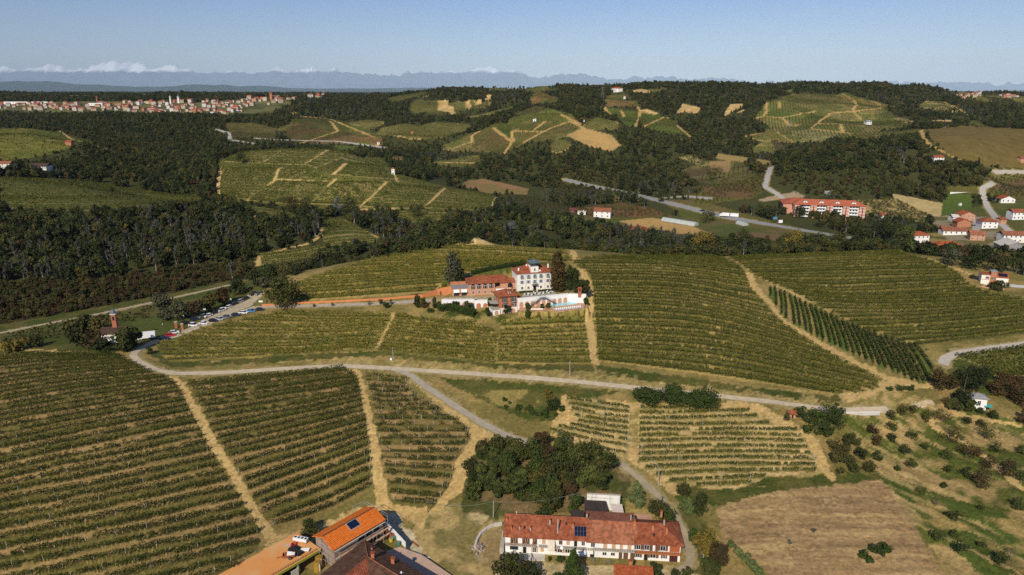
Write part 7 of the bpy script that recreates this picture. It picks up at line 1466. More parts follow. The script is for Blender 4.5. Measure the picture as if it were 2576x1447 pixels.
# ------------------------------------------------------------------ masts, poles, signs, greenhouses
def pylon(label, px, py, hpx):
    X, Y, Z = cast([px], [py], 5000); p = Vector((X[0], Y[0], Z[0])); h = hpx*mpp(p)/.97; t = thing('pylon', label, 'pylon', p); mb = MB(); b = h*.11; n = 6
    for sx in (-1, 1):
        for sy in (-1, 1): mb.tube((sx*b, sy*b, -1), .16, (sx*.3, sy*.3, h), .12, 4)
    for i in range(n):
        z0, z1 = h*i/n, h*(i+1)/n; r0, r1 = b+(.3-b)*i/n, b+(.3-b)*(i+1)/n
        for s in (-1, 1): mb.tube((-r0, s*r0, z0), .09, (r1, s*r1, z1), .09, 4); mb.tube((s*r0, -r0, z0), .09, (s*r1, r1, z1), .09, 4)
    mb.obj('lattice', IRON, t); am = MB()
    for z in (.8, .9): am.box(-h*.13, -.15, h*z, h*.13, .15, h*z+.3)
    am.obj('cross_arm', IRON, t); return t
pylon('tall grey lattice pylon before the cone-shaped far hill', 1515, 254, 34); pylon('grey lattice pylon on the skyline woods left of centre', 1270, 238, 17); pylon('small grey pylon on the central skyline', 1368, 232, 10); pylon('small grey pylon on the skyline nearer the town', 1146, 234, 10); pylon('grey lattice pylon at the foot of the far right vineyards', 1985, 327, 24); pylon('slim pylon standing in front of the distant plain', 746, 232, 10)
POLEM = mat('grey concrete pole', (.42,.40,.36), .9, (.34,.32,.29), .8); POLEW = mat('dark wooden pole', (.09,.07,.05), .9, (.14,.11,.085), 1)
POLES = {}
def pole(key, label, base, top, m=POLEM, arm=True, r=.14, cat='utility pole', nm='utility_pole'):
    p = at(*base); h = (base[1]-top[1])*mpp(p)/math.cos(math.atan(-kray(base[1])))*.98; t = thing(nm, label, cat, p); lx = (top[0]-base[0])*mpp(p); MB().tube((0, 0, -.6), r, (lx, 0, h), r*.65, 8).obj('pole', m, t)
    if arm: MB().box(lx-.5, -.05, h-.35, lx+.5, .05, h-.25).box(lx-.4, -.04, h-.25, lx-.34, .04, h-.05).box(lx+.34, -.04, h-.25, lx+.4, .04, h-.05).obj('cross_arm', IRON, t)
    POLES[key] = p+Vector((lx, 0, h-.1)); return t
pole('a', 'concrete pole on the dry slope between the lane and the broad hillside', (1434, 949), (1432, 908)); pole('b', 'concrete pole at the corner of the straw vineyard near the reeds', (1656, 1222), (1655, 1176)); pole('c', 'concrete pole at the bend of the lane right of the farmhouse', (1766, 1422), (1768, 1396))
pole('d', 'concrete pole left of the small wood behind the farmhouse', (1241, 1301), (1242, 1262)); pole('e', 'thin pole among the trees behind the farmhouse roof', (1432, 1292), (1440, 1245), POLEW); pole('f', 'dark pole standing inside the straw vineyard', (1520, 1061), (1521, 1029), POLEW, False)
pole('g', 'lamp-like pole with a white box at the foot above the gravel lane', (990, 909), (989, 874)); pole('h', 'thin pole behind the terracotta pad', (1656+7, 1270), (1665, 1248), POLEW); pole('i', 'crooked dark post with crossed branches by the barn track', (1076, 1290), (1078, 1262), POLEW)
t = thing('meter_box', 'small white box at the foot of the pole above the gravel lane', 'box', at(984, 906)); MB().box(-.4, -.25, 0, .4, .25, .9).obj('case', WHITE, t); MB().box(-.45, -.3, .903, .45, .3, 1.0).obj('lid', CONC, t)
def wire(label, a, b, sag, r=.025):
    a = Vector(a); b = Vector(b); n = 18; P = [a+(b-a)*(i/n)-Vector((0, 0, sag*4*(i/n)*(1-i/n))) for i in range(n+1)]; mb = MB()
    for p, q in zip(P[:-1], P[1:]): mb.tube(p-a, r, q-a, r, 4)
    tag(mb.obj('overhead_wire', mat('wire', (.30,.29,.27), .7, None), None, a), label, 'wire')
wire('thin overhead wire from the slope pole across the straw vineyard', POLES['a'], POLES['b'], 3.0); wire('thin overhead wire from the vineyard corner down to the farmyard bend', POLES['b'], POLES['c'], 2.0); wire('thin overhead wire behind the farmhouse from the left pole', POLES['d'], POLES['e'], 1.2); wire('thin overhead wire behind the farmhouse towards the lane', POLES['e'], POLES['h'], 1.2); wire('thin overhead wire running left towards the barn track', POLES['i'], POLES['d'], 1.5)
wire('thin overhead wire from the farmhouse corner to the bend pole', fl(L-.3, .5, 4.9), POLES['c'], .8)
def lamp(label, px, py, h, head='globe'):
    t = thing('lamp_post', label, 'lamp post', at(px, py)); MB().tube((0, 0, -.3), .06, (0, 0, h), .05, 6).obj('post', IRON, t)
    if head == 'globe': MB().tube((0, 0, h), .12, (0, 0, h+.2), .26, 8).tube((0, 0, h+.2), .26, (0, 0, h+.42), .1, 8).obj('globe', WHITE, t)
    else: MB().box(-1.0, -.05, h-.2, 1.0, .05, h+.7).obj('board', WHITE, t)
for zx, zy, h, hd, lab in ((977, 652, 3.0, 'globe', 'lamp with white globe outside the gate pillars'), (1247, 530, 2.6, 'globe', 'lamp with white globe by the hedge inside the gate'), (1832, 300, 2.6, 'globe', 'lamp with white globe beside the dark parked cars'), (1505, 452, 3.0, 'sign', 'post with a small blank white board on the wood side'), (1836, 310, 2.4, 'sign', 'post with a small blank white board by the lamp'), (2238, 345, 2.6, 'sign', 'white blank board above the end of the terracotta wall')): lamp(lab, *ZC(zx, zy), h, hd)
def greenhouse(label, a, b, w, h):
    p, q = at(*a), at(*b); Lg = (q-p).length; t = thing('greenhouse', label, 'greenhouse', p, math.atan2(q.y-p.y, q.x-p.x)); mb = MB(); n = 10
    prof = [(-w/2*math.cos(math.pi*i/n), h*math.sin(math.pi*i/n)) for i in range(n+1)]
    for (y0, z0), (y1, z1) in zip(prof[:-1], prof[1:]): mb.poly(((0, y0, z0), (Lg, y0, z0), (Lg, y1, z1), (0, y1, z1)))
    mb.poly([(0, y, z) for y, z in prof]); mb.poly([(Lg, y, z) for y, z in reversed(prof)]); mb.obj('film', mat('plastic film', (.50,.52,.50), .35, (.40,.43,.40), .3), t)
    hp = MB()
    for i in range(int(Lg/3)+1):
        for (y0, z0), (y1, z1) in zip(prof[:-1], prof[1:]): hp.tube((i*3, y0*1.01, z0*1.01), .07, (i*3, y1*1.01, z1*1.01), .07, 4)
    hp.obj('hoops', IRON, t)
greenhouse('long translucent tunnel greenhouse on the valley meadow', (1669, 555), (1752, 568), 8, 3.5); greenhouse('short tunnel greenhouse near the big valley tree', (1857, 563), (1876, 568), 6, 3); greenhouse('pale tunnel greenhouse behind the orange red hamlet building', (2425, 626), (2446, 632), 6, 3)
t = thing('billboard', 'blank white billboard beside the valley road', 'billboard', at(1963, 565)); MB().box(-1.8, -.1, 1.5, 1.8, .1, 4.2).obj('board', WHITE, t); MB().box(-1.2, -.08, -.5, -1.0, .08, 1.5).box(1.0, -.08, -.5, 1.2, .08, 1.5).obj('leg_frame', IRON, t)
t = thing('billboard', 'blue sign on a tall post beside the valley road', 'billboard', at(1950, 563)); MB().box(-2.2, -.1, 4.0, 1.2, .1, 6.4).obj('board', PAINT['blue'], t); MB().tube((1.4, 0, -.5), .15, (1.4, 0, 6.5), .12, 6).obj('post', IRON, t)
t = thing('stone_wall', 'low pale wall along the gravel lane near the right orchard', 'wall', at(2128, 1041), R(1)); MB().box(0, 0, -.8, 12.5, .35, .5).obj('masonry', CONCW, t); MB().box(-.03, -.04, .503, 12.53, .39, .6).obj('coping', WHITEW, t)
o = at(2390, 488); t = thing('field_wall', 'white wall along the upper edge of the bright green field', 'wall', o, R(-4)); MB().box(0, 0, -.8, 32, .5, 2.0).obj('masonry', WHITEW, t); MB().box(-.05, -.05, 2.003, 32.05, .55, 2.15).obj('coping', CONC, t)
t = thing('feeder', 'small white hut on the bright green field', 'hut', at(2415, 517), R(8)); MB().box(-1.2, -1, -.2, 1.2, 1, 1.8).obj('wall', WHITEW, t); gable(MB(), -1.2, 1.2, -1, 1, 1.8, 2.6, .2, .1).obj('roof', CONCW, t)

# ------------------------------------------------------------------ trees and shrubs one can point to
def tree(label, px, py, hpx, wpx, leaf, name='tree', n=900, lobes=14, base=.12, top=.9, bark=BARK, q=None, group=None, cat=None, seed=None, spread=.75, limbs=4, xy=None):
    p = at(px, py) if xy is None else Vector((xy[0], xy[1], float(hgt(xy[0], xy[1])))); m = mpp(p); h = hpx*m/.93; r = wpx*m/2; rg = np.random.default_rng(seed or int(px*7+py*13))
    t = thing(name, label, cat or ('shrub' if 'shrub' in name or 'bush' in name else 'tree'), p, rg.uniform(0, 6), group)
    V, F = crown(rg, h, r*1.15, h*base, n, q or max(.28, min(1.0, r*.26)), lobes, top, spread); link('crown', mesh_np('crown', V, F, [leaf]), t)
    v, f = trunkmesh(rg, h*.8, max(.06, .018*h+.03), limbs, r*.5); link('trunk', mesh_np('trunk', v, f, [bark]), t); return t
LEAF_L = mat_leaf('lime leaves', [(.10,.11,.012), (.15,.15,.018), (.20,.19,.025)], .6, .05)
LEAF_P = mat_leaf('grey green leaves', [(.04,.045,.022), (.07,.075,.035), (.11,.11,.06)], .4, .05)
LEAF_T = mat_leaf('russet conifer', [(.028,.024,.008), (.048,.036,.011), (.075,.046,.013), (.06,.05,.015)], .22, .05)
V1 = lambda zx, zy: (943.4+zx*.24414, 616.3+zy*.24414)
V1s = .24414
for zx, zy, hz_, wz, leaf, nm, lab, kw in ((1890, 478, 372, 185, LEAF_T, 'russet_tree', 'tall russet tree close beside the white villa', dict(n=3000, lobes=24, base=.05, top=.78)),
    (1990, 470, 250, 110, LEAF_C, 'green_tree', 'light green tree behind the russet tree', dict(n=1300)), (2050, 462, 210, 110, LEAF_A, 'green_tree', 'dark green tree right of the russet tree', dict(n=1200)), (2150, 500, 140, 130, LEAF_A, 'dark_tree', 'low dark tree at the right end of the villa garden', dict(n=1200, base=.05)), (2085, 505, 120, 90, LEAF_A, 'dark_tree', 'dark garden tree behind the brick shrine', dict(n=900, base=.05)),
    (805, 452, 375, 190, LEAF_P, 'grey_tree', 'tall sparse grey green tree left of the brick wing', dict(n=1500, lobes=20, base=.08, top=.6, bark=BARKP, limbs=9)), (870, 440, 230, 130, LEAF_A, 'dark_tree', 'dark bushy tree at the foot of the sparse grey green tree', dict(n=1000, base=.05)), (718, 462, 104, 96, LEAF_L, 'round_bush', 'round lime green bush left of the brick wing', dict(n=1500, lobes=8, base=.02, spread=.35, q=.5)), (666, 472, 36, 34, LEAF_R, 'reddish_shrub', 'small reddish shrub beside the lime green bush', dict(n=250)),
    (1182, 645, 100, 62, LEAF_H, 'clipped_tree', 'square clipped dark tree left of the tower house', dict(n=1300, lobes=9, base=.03, spread=.4, q=.45)), (1160, 738, 90, 72, LEAF_H, 'clipped_shrub', 'round clipped shrub in front of the left annex', dict(n=900, base=.02, spread=.4, q=.4)), (1356, 705, 90, 90, LEAF_A, 'dark_tree', 'dark tree in front of the tower house door', dict(n=1000, base=.05, q=.5)),
    (1572, 662, 66, 84, LEAF_H, 'clipped_tree', 'upper ball of clipped dark foliage beside the lower terrace', dict(n=900, base=.02, spread=.4, q=.45)), (1575, 752, 90, 84, LEAF_H, 'clipped_tree', 'lower dark clipped tree at the end of the lower terrace', dict(n=1000, base=.02, spread=.4, q=.45)), (1722, 654, 50, 52, LEAF_H, 'clipped_shrub', 'left clipped shrub of the two beside the pool', dict(n=500, base=.02, spread=.4, q=.4)), (1785, 650, 54, 70, LEAF_H, 'clipped_shrub', 'right clipped shrub of the two beside the pool', dict(n=700, base=.02, spread=.4, q=.4)), (2172, 612, 74, 66, LEAF_H, 'round_bush', 'round dark bush at the right end of the pool terrace', dict(n=900, base=.02, spread=.35, q=.4)),
    (62, 612, 56, 54, LEAF_A, 'shrub', 'dark shrub below the left end of the driveway', dict(n=350, base=.05)), (118, 655, 62, 72, LEAF_A, 'shrub', 'larger dark shrub on the bank below the driveway', dict(n=450, base=.05)), (165, 620, 60, 40, LEAF_H, 'shrub', 'small upright shrub by the driveway edge', dict(n=300, base=.05)), (440, 640, 120, 90, LEAF_A, 'leafy_tree', 'leafy dark tree below the driveway near the hotel', dict(n=900, base=.05)), (505, 650, 108, 80, LEAF_B, 'leafy_tree', 'olive leafy tree below the driveway near the hotel', dict(n=800, base=.05)), (608, 650, 104, 64, LEAF_A, 'leafy_tree', 'slender leafy tree right of the driveway group', dict(n=700, base=.05)), (828, 640, 64, 84, LEAF_A, 'round_bush', 'round dark bush in front of the left white arches', dict(n=700, base=.02)), (950, 668, 90, 70, LEAF_P, 'olive_tree', 'grey green olive tree in front of the white arches', dict(n=800, base=.05)), (1000, 660, 60, 60, LEAF_P, 'olive_tree', 'smaller grey green olive tree by the white arches', dict(n=500, base=.05))):
    px, py = V1(zx, zy); tree(lab, px, py, hz_*V1s, wz*V1s, leaf, nm, **kw)
def hedgeline(label, zpts, h, w): boxhedge(label, [at(*V1(*z)) for z in zpts], h, w)
hedgeline('long thick dark hedge stepping down below the white arched wall', ((640, 665), (760, 668), (850, 690), (940, 715), (1030, 735)), 3.0, 4.2); hedgeline('dark hedge on the bank left of the long stepped hedge', ((540, 690), (600, 690)), 1.6, 2.5)
hedgeline('dark overgrown bank curving behind the brick wing and villa', ((1000, 300), (1150, 265), (1350, 225), (1560, 205)), 1.6, 4)
for px, py, hp, wp, leaf, nm, lab, kw in ((716, 776, 74, 88, LEAF_A, 'spreading_tree', 'big dark spreading tree beside the driveway near the car park', dict(n=2200, lobes=16, base=.12)), (930, 768, 12, 12, LEAF_H, 'shrub', 'first small round shrub on the driveway edge towards the hotel', dict(n=160)), (836, 771, 10, 10, LEAF_H, 'shrub', 'middle small round shrub on the driveway edge', dict(n=160)), (790, 773, 9, 9, LEAF_H, 'shrub', 'small round shrub on the driveway edge nearest the spreading tree', dict(n=160)),
    (412, 806, 62, 62, LEAF_P, 'willow', 'big grey green willow-like tree beyond the box truck', dict(n=1600, lobes=14, base=.04)), (455, 802, 46, 50, LEAF_P, 'willow', 'second grey green tree beside the willow-like one', dict(n=1100, base=.04)), (495, 795, 46, 40, LEAF_R, 'rusty_tree', 'brownish tree in the row above the car park', dict(n=800, base=.1)), (530, 782, 42, 40, LEAF_B, 'olive_green_tree', 'olive tree in the row above the car park', dict(n=800, base=.1)), (565, 766, 40, 44, LEAF_R, 'rusty_tree', 'second brownish tree in the row above the car park', dict(n=800, base=.1)), (600, 742, 40, 46, LEAF_A, 'dark_tree', 'dark tree where the valley road meets the woods', dict(n=900, base=.06)), (640, 722, 44, 56, LEAF_A, 'dark_tree', 'dark bushy tree above the end of the car park', dict(n=1000, base=.05)), (610, 690, 34, 44, LEAF_B, 'olive_green_tree', 'olive bush at the upper end of the valley road', dict(n=600, base=.05)), (680, 700, 34, 60, LEAF_C, 'light_green_tree', 'lighter bush at the left foot of the hilltop', dict(n=800, base=.03)),
    (205, 872, 62, 62, LEAF_B, 'olive_green_tree', 'olive tree at the left of the chapel grove', dict(n=1300, lobes=14, base=.1)), (238, 878, 50, 56, LEAF_R, 'rusty_tree', 'brownish tree in front of the chapel', dict(n=500, base=.1)), (262, 886, 34, 44, LEAF_A, 'dark_tree', 'low dark tree before the chapel wall', dict(n=700, base=.05)), (318, 884, 58, 50, LEAF_A, 'dark_tree', 'dark tree right of the chapel tower', dict(n=1300, base=.06)), (342, 872, 48, 44, LEAF_A, 'dark_tree', 'dark tree nearest the box truck', dict(n=1000, base=.05)), (185, 845, 44, 46, LEAF_B, 'olive_green_tree', 'olive tree behind the chapel grove', dict(n=800, base=.08)), (215, 836, 44, 46, LEAF_A, 'dark_tree', 'dark tree behind the chapel grove', dict(n=800, base=.08)), (255, 842, 46, 46, LEAF_B, 'olive_green_tree', 'olive tree behind the bell tower', dict(n=800, base=.08)), (36, 884, 34, 56, LEAF_Y, 'yellow_shrub', 'yellow orange shrub at the left edge above the big vineyard', dict(n=700, base=.04)), (95, 872, 26, 44, LEAF_B, 'olive_shrub', 'olive shrub left of the chapel grove', dict(n=500, base=.04)), (378, 890, 16, 22, LEAF_H, 'shrub', 'round shrub inside the bend of the lane', dict(n=300, base=.03)),
    (783, 1346, 40, 42, LEAF_A, 'round_shrub', 'dark round shrub behind the orange barn', dict(n=1400, base=.03, q=.4)),
    (1285, 1466, 78, 84, LEAF_B, 'dark_olive_tree', 'dark olive tree at the bottom edge left of the round tree', dict(n=2200, lobes=16, base=.08, q=.5, limbs=7)), (1335, 1472, 58, 50, LEAF_A, 'round_tree', 'dark round tree at the bottom edge below the farmhouse', dict(n=1800, base=.05, q=.45)), (1437, 1474, 96, 66, LEAF_H, 'evergreen_tree', 'tall evergreen in front of the farmhouse middle', dict(n=2600, lobes=18, base=.05, top=.45, q=.5)), (1402, 1480, 40, 40, LEAF_H, 'evergreen_tree', 'smaller evergreen at the foot of the tall one', dict(n=900, base=.04, q=.45)), (1646, 1466, 56, 40, LEAF_A, 'dark_tree', 'dark broadleaf tree in front of the right end of the farmhouse', dict(n=1600, base=.08, q=.45)), (1697, 1464, 30, 36, LEAF_A, 'dark_tree', 'dark tree at the bottom edge right of the broadleaf tree', dict(n=900, base=.05, q=.4)), (1728, 1452, 26, 26, LEAF_A, 'dark_tree', 'small dark tree at the bottom edge by the lane', dict(n=700, base=.05, q=.4)), (1786, 1446, 44, 46, LEAF_A, 'dark_tree', 'dark tree at the bottom edge beside the bend pole', dict(n=1100, base=.05, q=.45)), (1382, 1412, 12, 10, LEAF_H, 'small_shrub', 'small shrub in a bed before the farmhouse', dict(n=250, q=.3)), (1410, 1412, 14, 22, LEAF_H, 'small_shrub', 'wider shrub in a bed before the farmhouse', dict(n=350, q=.3)),
    (1772, 1396, 74, 60, LEAF_Y, 'autumn_tree', 'yellow orange autumn tree right of the farmhouse lane', dict(n=2000, lobes=15, base=.05, q=.5)), (1806, 1424, 62, 52, LEAF_R, 'russet_shrub', 'dark russet tree behind the autumn tree', dict(n=1600, base=.05, q=.5)), (1742, 1370, 40, 34, LEAF_H, 'green_shrub', 'green bush at the right corner of the farmhouse', dict(n=900, base=.02, q=.4)), (1722, 1250, 34, 40, LEAF_B, 'olive_shrub', 'spiky olive bush right of the reeds', dict(n=900, base=.03, q=.4)), (1758, 1290, 50, 46, LEAF_A, 'dark_tree', 'dark bush right of the narrow lane', dict(n=1200, base=.04, q=.45)), (1728, 1292, 40, 36, LEAF_O, 'reed_clump', 'tall pale reeds right of the narrow lane', dict(n=800, base=.02, q=.5)), (1600, 1280, 70, 50, LEAF_O, 'reed_clump', 'feathery pale reeds behind the terracotta pad', dict(n=1800, lobes=10, base=.02, top=.6, q=.5)), (1655, 1300, 52, 56, LEAF_B, 'olive_shrub', 'olive hedge-like bush behind the terracotta pad', dict(n=1300, base=.03, q=.45)), (1684, 1326, 50, 50, LEAF_C, 'green_shrub', 'green creeper-covered bush right of the terracotta pad', dict(n=1200, base=.03, q=.45)), (1366, 1300, 24, 44, LEAF_C, 'green_shrub', 'light green bush close behind the farmhouse roof', dict(n=900, base=.02, q=.4)),
    (1630, 1014, 40, 84, LEAF_H, 'rounded_hedge', 'leftmost of the three rounded hedges below the gravel lane', dict(n=3600, base=.0, spread=.5, q=.5, lobes=16)), (1697, 1012, 40, 88, LEAF_H, 'rounded_hedge', 'middle one of the three rounded hedges below the gravel lane', dict(n=3600, base=.0, spread=.5, q=.5, lobes=16)), (1766, 1018, 39, 122, LEAF_H, 'rounded_hedge', 'widest of the three rounded hedges below the gravel lane', dict(n=4600, base=.0, spread=.55, q=.5, lobes=18)), (1662, 1004, 30, 22, LEAF_G, 'bare_shrub', 'bare grey shrub between the rounded hedges', dict(n=250, base=.05)), (1392, 1030, 30, 34, LEAF_A, 'dark_tree', 'dark small tree at the corner of the straw vineyard', dict(n=800, base=.05, q=.45)), (1376, 1000, 22, 26, LEAF_Y, 'yellow_tree', 'small yellow tree left of the straw vineyard', dict(n=500, base=.08, q=.45)),
    (1138, 612, 36, 40, LEAF_B, 'olive_green_tree', 'olive tree on the sandy knob behind the hilltop', dict(n=600, base=.05)), (1170, 610, 30, 50, LEAF_A, 'dark_tree', 'dark tree on the sandy knob behind the hilltop', dict(n=700, base=.05)), (1285, 604, 44, 40, LEAF_S, 'silver_tree', 'silver grey poplar behind the hilltop', dict(n=700, base=.05)), (1345, 606, 44, 44, LEAF_P, 'grey_tree', 'grey green tree behind the hilltop right of the silver poplar', dict(n=700, base=.05)), (1660, 612, 40, 22, LEAF_S, 'silver_conifer', 'silver blue conifer behind the orange villa', dict(n=500, base=.05, top=.3)), (1770, 640, 60, 60, LEAF_Y, 'yellow_tree', 'large yellow tree in the tree belt right of the hotel', dict(n=1300, base=.1)), (1990, 636, 56, 44, LEAF_Y, 'yellow_tree', 'yellow tree farther right in the tree belt', dict(n=1000, base=.15)), (1640, 636, 62, 60, LEAF_A, 'dark_tree', 'tall dark tree left of the large yellow tree', dict(n=1100, base=.1)), (1860, 638, 60, 64, LEAF_A, 'dark_tree', 'tall dark tree between the two yellow trees', dict(n=1200, base=.1)), (2170, 628, 72, 60, LEAF_A, 'dark_tree', 'big dark tree at the left of the group by the hamlet', dict(n=1500, lobes=18, base=.04)), (2225, 628, 78, 66, LEAF_A, 'dark_tree', 'biggest dark tree by the hamlet', dict(n=1700, lobes=18, base=.04)), (2275, 632, 62, 46, LEAF_C, 'light_green_tree', 'lighter tree at the right of the big dark trees', dict(n=1000, base=.05)), (2100, 634, 50, 60, LEAF_B, 'olive_green_tree', 'olive tree left of the big dark trees', dict(n=1000, base=.06)), (2390, 668, 50, 56, LEAF_P, 'grey_tree', 'grey green tree below the orange red hamlet building', dict(n=900, base=.05)), (2440, 676, 40, 60, LEAF_A, 'dark_tree', 'dark tree in the belt above the small tower house', dict(n=900, base=.04)), (2500, 684, 44, 60, LEAF_B, 'olive_green_tree', 'olive tree in the belt above the small tower house', dict(n=900, base=.04)), (2555, 690, 40, 50, LEAF_A, 'dark_tree', 'dark tree at the right end of the belt above the tower house', dict(n=800, base=.04)), (2330, 640, 34, 40, LEAF_R, 'rusty_tree', 'dark russet tree before the red-roofed white house', dict(n=700, base=.04)), (2505, 728, 22, 40, LEAF_B, 'olive_shrub', 'round olive bush before the small tower house', dict(n=700, base=.02)), (2530, 724, 16, 18, LEAF_A, 'dark_shrub', 'small dark bush right of the tower house', dict(n=350, base=.02)), (2445, 702, 12, 14, LEAF_A, 'dark_shrub', 'small dark bush left of the tower house', dict(n=250, base=.02)), (2082, 518, 34, 36, LEAF_P, 'grey_tree', 'grey green round tree behind the apartment block', dict(n=700, base=.03)), (1668, 508, 34, 30, LEAF_A, 'dark_tree', 'dark tree beside the valley road junction', dict(n=500, base=.05)), (1800, 452, 36, 44, LEAF_A, 'dark_tree', 'dark round tree clump on the brown valley field', dict(n=800, base=.02)), (1780, 560, 30, 44, LEAF_B, 'olive_green_tree', 'olive tree on the meadow side of the main road', dict(n=600, base=.05))):
    tree(lab, px, py, hp, wp, leaf, nm, **kw)
for px, py, hp, wp, lf, nm, lab in ((610, 412, 26, 34, LEAF_A, 'dark_tree', 'dark tree clump between the upper and lower mid vineyards'), (735, 524, 30, 44, LEAF_R, 'rusty_tree', 'brownish tree at the foot of the mid vineyards'), (770, 528, 32, 40, LEAF_B, 'olive_green_tree', 'olive tree at the foot of the mid vineyards'), (848, 534, 36, 30, LEAF_S, 'silver_tree', 'silver grey tree at the foot of the mid vineyards'), (880, 534, 40, 36, LEAF_A, 'dark_tree', 'dark tree beside the silver grey tree'), (1050, 545, 32, 40, LEAF_B, 'olive_green_tree', 'olive tree below the last mid vineyard block'), (960, 545, 34, 44, LEAF_A, 'dark_tree', 'dark tree below the middle of the mid vineyards'), (1375, 508, 40, 90, LEAF_P, 'poplar_stand', 'stand of pale trunked poplars behind the brown field'), (1620, 470, 30, 50, LEAF_A, 'dark_tree', 'dark tree clump above the main valley road'), (2010, 548, 34, 40, LEAF_A, 'dark_tree', 'dark tree before the left corner of the apartment block'), (2060, 570, 13, 26, LEAF_A, 'dark_tree', 'dark bush before the middle of the apartment block')): tree(lab, px, py, hp, wp, lf, nm, n=700, base=.05)
# the small wood behind the farmhouse
K8 = [(LEAF_N, 'dark green tree'), (LEAF_A, 'dark green tree'), (LEAF_B, 'olive tree'), (LEAF_C, 'light green tree'), (LEAF_H, 'bright green tree'), (LEAF_R, 'brown bush')]
for i, (x, y, s, k) in enumerate(wood([(1180,1148),(1215,1132),(1300,1128),(1390,1126),(1470,1134),(1540,1168),(1585,1192),(1565,1235),(1490,1240),(1470,1280),(1400,1300),(1330,1290),(1290,1262),(1230,1290),(1172,1280),(1168,1200)], 92, [0, 0, 1, 2, 2, 3, 4, 0, 2, 5], .55, 1.1, 8)):
    lf, lb = K8[k % 6]; tree(lb+' in the small wood behind the farmhouse', 0, 0, 50*s, 50*s, lf, 'brown_bush' if k == 5 else 'wood_tree', 1100, 12, .05, .85, q=.55, group=lb+'s of the small wood', cat='bush' if k == 5 else 'tree', seed=500+i, xy=(x, y))
# bushes and fruit trees of the right slope
V8 = lambda zx, zy: (1823.8+zx*.36979, 911.9+zy*.36979)
def many(lab, grp, pts, leaf, nm, n=420, base=.03, q=.4, lobes=10, cat=None):
    for i, (zx, zy, hz_, wz) in enumerate(pts):
        px, py = V8(zx, zy); tree(lab, px, py, hz_*.34, wz*.34, leaf, nm, n, lobes, base, .85, q=q, group=grp, cat=cat)
many('round dark shrub dotted over the dry slope right of the ploughed field', 'round shrubs of the dry slope', [(1040,668,70,95),(1255,720,75,95),(1215,622,70,100),(1270,522,85,110),(1505,655,75,100),(1350,590,45,60),(1130,455,60,90),(1130,535,65,80),(1515,742,45,60),(1740,800,90,140),(1770,520,110,150),(1840,610,70,110),(1640,770,70,90),(1330,888,50,60),(1480,850,40,50),(1540,1070,70,95),(1605,1048,45,45),(1450,1215,80,105),(1555,1182,45,60),(1595,1305,100,125),(1740,1258,45,65),(1870,1368,90,125),(1990,990,75,115),(1735,1003,40,50),(2020,620,80,100),(1170,735,35,45),(1950,740,80,130),(2010,800,70,90)], LEAF_N, 'round_shrub')
many('brownish leafy bush among the fruit trees of the right slope', 'brownish bushes of the right slope', [(1010,485,95,110),(1030,565,85,90),(1640,650,120,160),(1720,850,150,170),(1900,770,130,150),(1525,535,120,230),(1800,720,90,120),(1700,640,80,100)], LEAF_R, 'brownish_bush', 480, .05, .4, 10, 'bush')
many('olive bush at the top edge of the right slope below the lane', 'olive bushes below the lane', [(1130,385,70,90),(1200,350,60,90),(1270,340,60,80),(1380,400,90,120),(1470,400,90,120),(1650,415,60,80),(1740,440,60,80),(1500,290,60,70)], LEAF_B, 'olive_bush', 480, .04, .4, 10, 'bush')
many('dark bramble bush in the big thicket left of the dry slope', 'bushes of the big thicket', [(520,375,85,120),(600,420,120,150),(680,380,110,150),(740,440,140,160),(640,480,100,150),(760,360,90,110),(700,500,90,110),(570,480,60,90)], LEAF_H, 'bramble_bush', 800, .0, .45, 10, 'bush')
many('greyish bramble bush in the lower part of the thicket', 'lower bushes of the thicket', [(740,600,100,110),(800,640,110,110),(750,700,110,100),(830,700,90,120),(780,765,60,60),(880,560,90,100),(920,650,90,110),(970,735,80,100),(870,745,60,80),(840,560,80,90)], LEAF_B, 'bramble_bush', 600, .0, .45, 10, 'bush')
many('tall dark tree in the grove above the small white house', 'tall trees above the small white house', [(1620,200,190,160),(1690,190,180,150),(1600,290,120,130),(1560,330,90,110),(1740,150,150,130),(1650,330,90,100)], LEAF_A, 'tall_dark_tree', 1200, .05, .6, 12)
many('rusty orange tree at the lower end of the dark downhill rows', 'rusty trees below the dark rows', [(1450,185,150,150),(1520,180,120,110)], LEAF_T, 'rusty_orange_tree', 1300, .05, .55, 12)
many('brown thicket tree at the right edge above the wire fence', 'brown trees at the right edge', [(1850,220,130,160),(1940,240,150,170),(2020,300,150,150),(2000,200,130,140),(1900,160,110,130),(2050,420,110,120)], LEAF_R, 'brown_tree', 1000, .04, .55, 12)
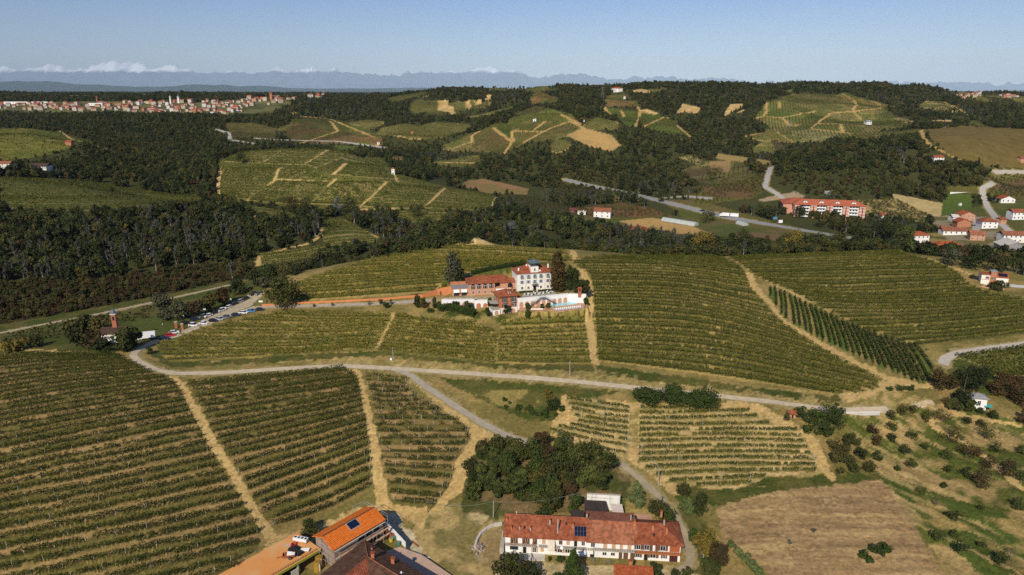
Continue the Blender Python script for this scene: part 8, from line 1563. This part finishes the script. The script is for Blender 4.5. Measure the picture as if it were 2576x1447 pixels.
many('small dark tree right of the small white house', 'trees beside the small white house', [(1820,385,75,75),(1730,350,50,60)], LEAF_A, 'small_dark_tree', 600, .05, .4, 9)
many('bright green clump on the ploughed field', 'green clumps on the ploughed field', [(1010,1290,65,95),(1090,1290,70,100),(1060,1315,55,60),(945,1330,60,70),(980,1360,45,60)], LEAF_H, 'bramble_clump', 600, .0, .4, 9, 'bush')
many('low bush at the pale end of the dark downhill rows', 'low bushes below the dark rows', [(1120,190,35,50),(1200,195,45,90),(1260,190,45,70)], LEAF_H, 'low_bush', 350, .0, .4, 8, 'bush')
many('bare small fruit tree on the green slope', 'bare fruit trees', [(1430,980,65,50),(1940,1330,110,70),(605,1170,50,45),(440,1245,45,40)], LEAF_G, 'bare_fruit_tree', 90, .25, .25, 6)
many('tall green reeds along the bottom edge of the ploughed field', 'reeds beside the ploughed field', [(40,1260,60,70),(90,1310,60,80),(140,1350,60,80),(190,1400,60,80),(220,1440,60,70)], LEAF_O, 'reed_clump', 600, .0, .4, 8, 'reeds')
tree('dark shrub left of the small pink shed', *V8(420, 400), 20, 20, LEAF_A, 'dark_shrub', 400, 8, .02)
# shrubby triangle of grass left of the straw vineyard
for i, (x, y, s, k) in enumerate(wood([(1205,985),(1240,1020),(1330,1050),(1410,1055),(1415,1030),(1340,1035),(1260,1005)], 16, [0], .4, .8, 22)): tree('low green bush on the grassy triangle by the side lane', 0, 0, 18*s, 26*s, LEAF_H, 'low_bush', 260, 7, .0, q=.4, group='low bushes of the grassy triangle', cat='bush', seed=900+i, xy=(x, y))
for i, (x, y, s, k) in enumerate(wood([(660,730),(700,712),(800,668),(900,640),(960,618),(975,608),(900,622),(760,680),(690,695)], 26, [0, 1, 2], .6, 1.1, 31, 470)): tree(('dark', 'olive', 'light green')[k]+' bush in the line along the left edge of the hilltop', 0, 0, 28*s, 32*s, (LEAF_A, LEAF_B, LEAF_P)[k], 'hillside_bush', 420, 9, .02, group=('dark', 'olive', 'light green')[k]+' bushes along the left hilltop edge', cat='bush', seed=1200+i, xy=(x, y))
print('OBJS', len(bpy.data.objects))
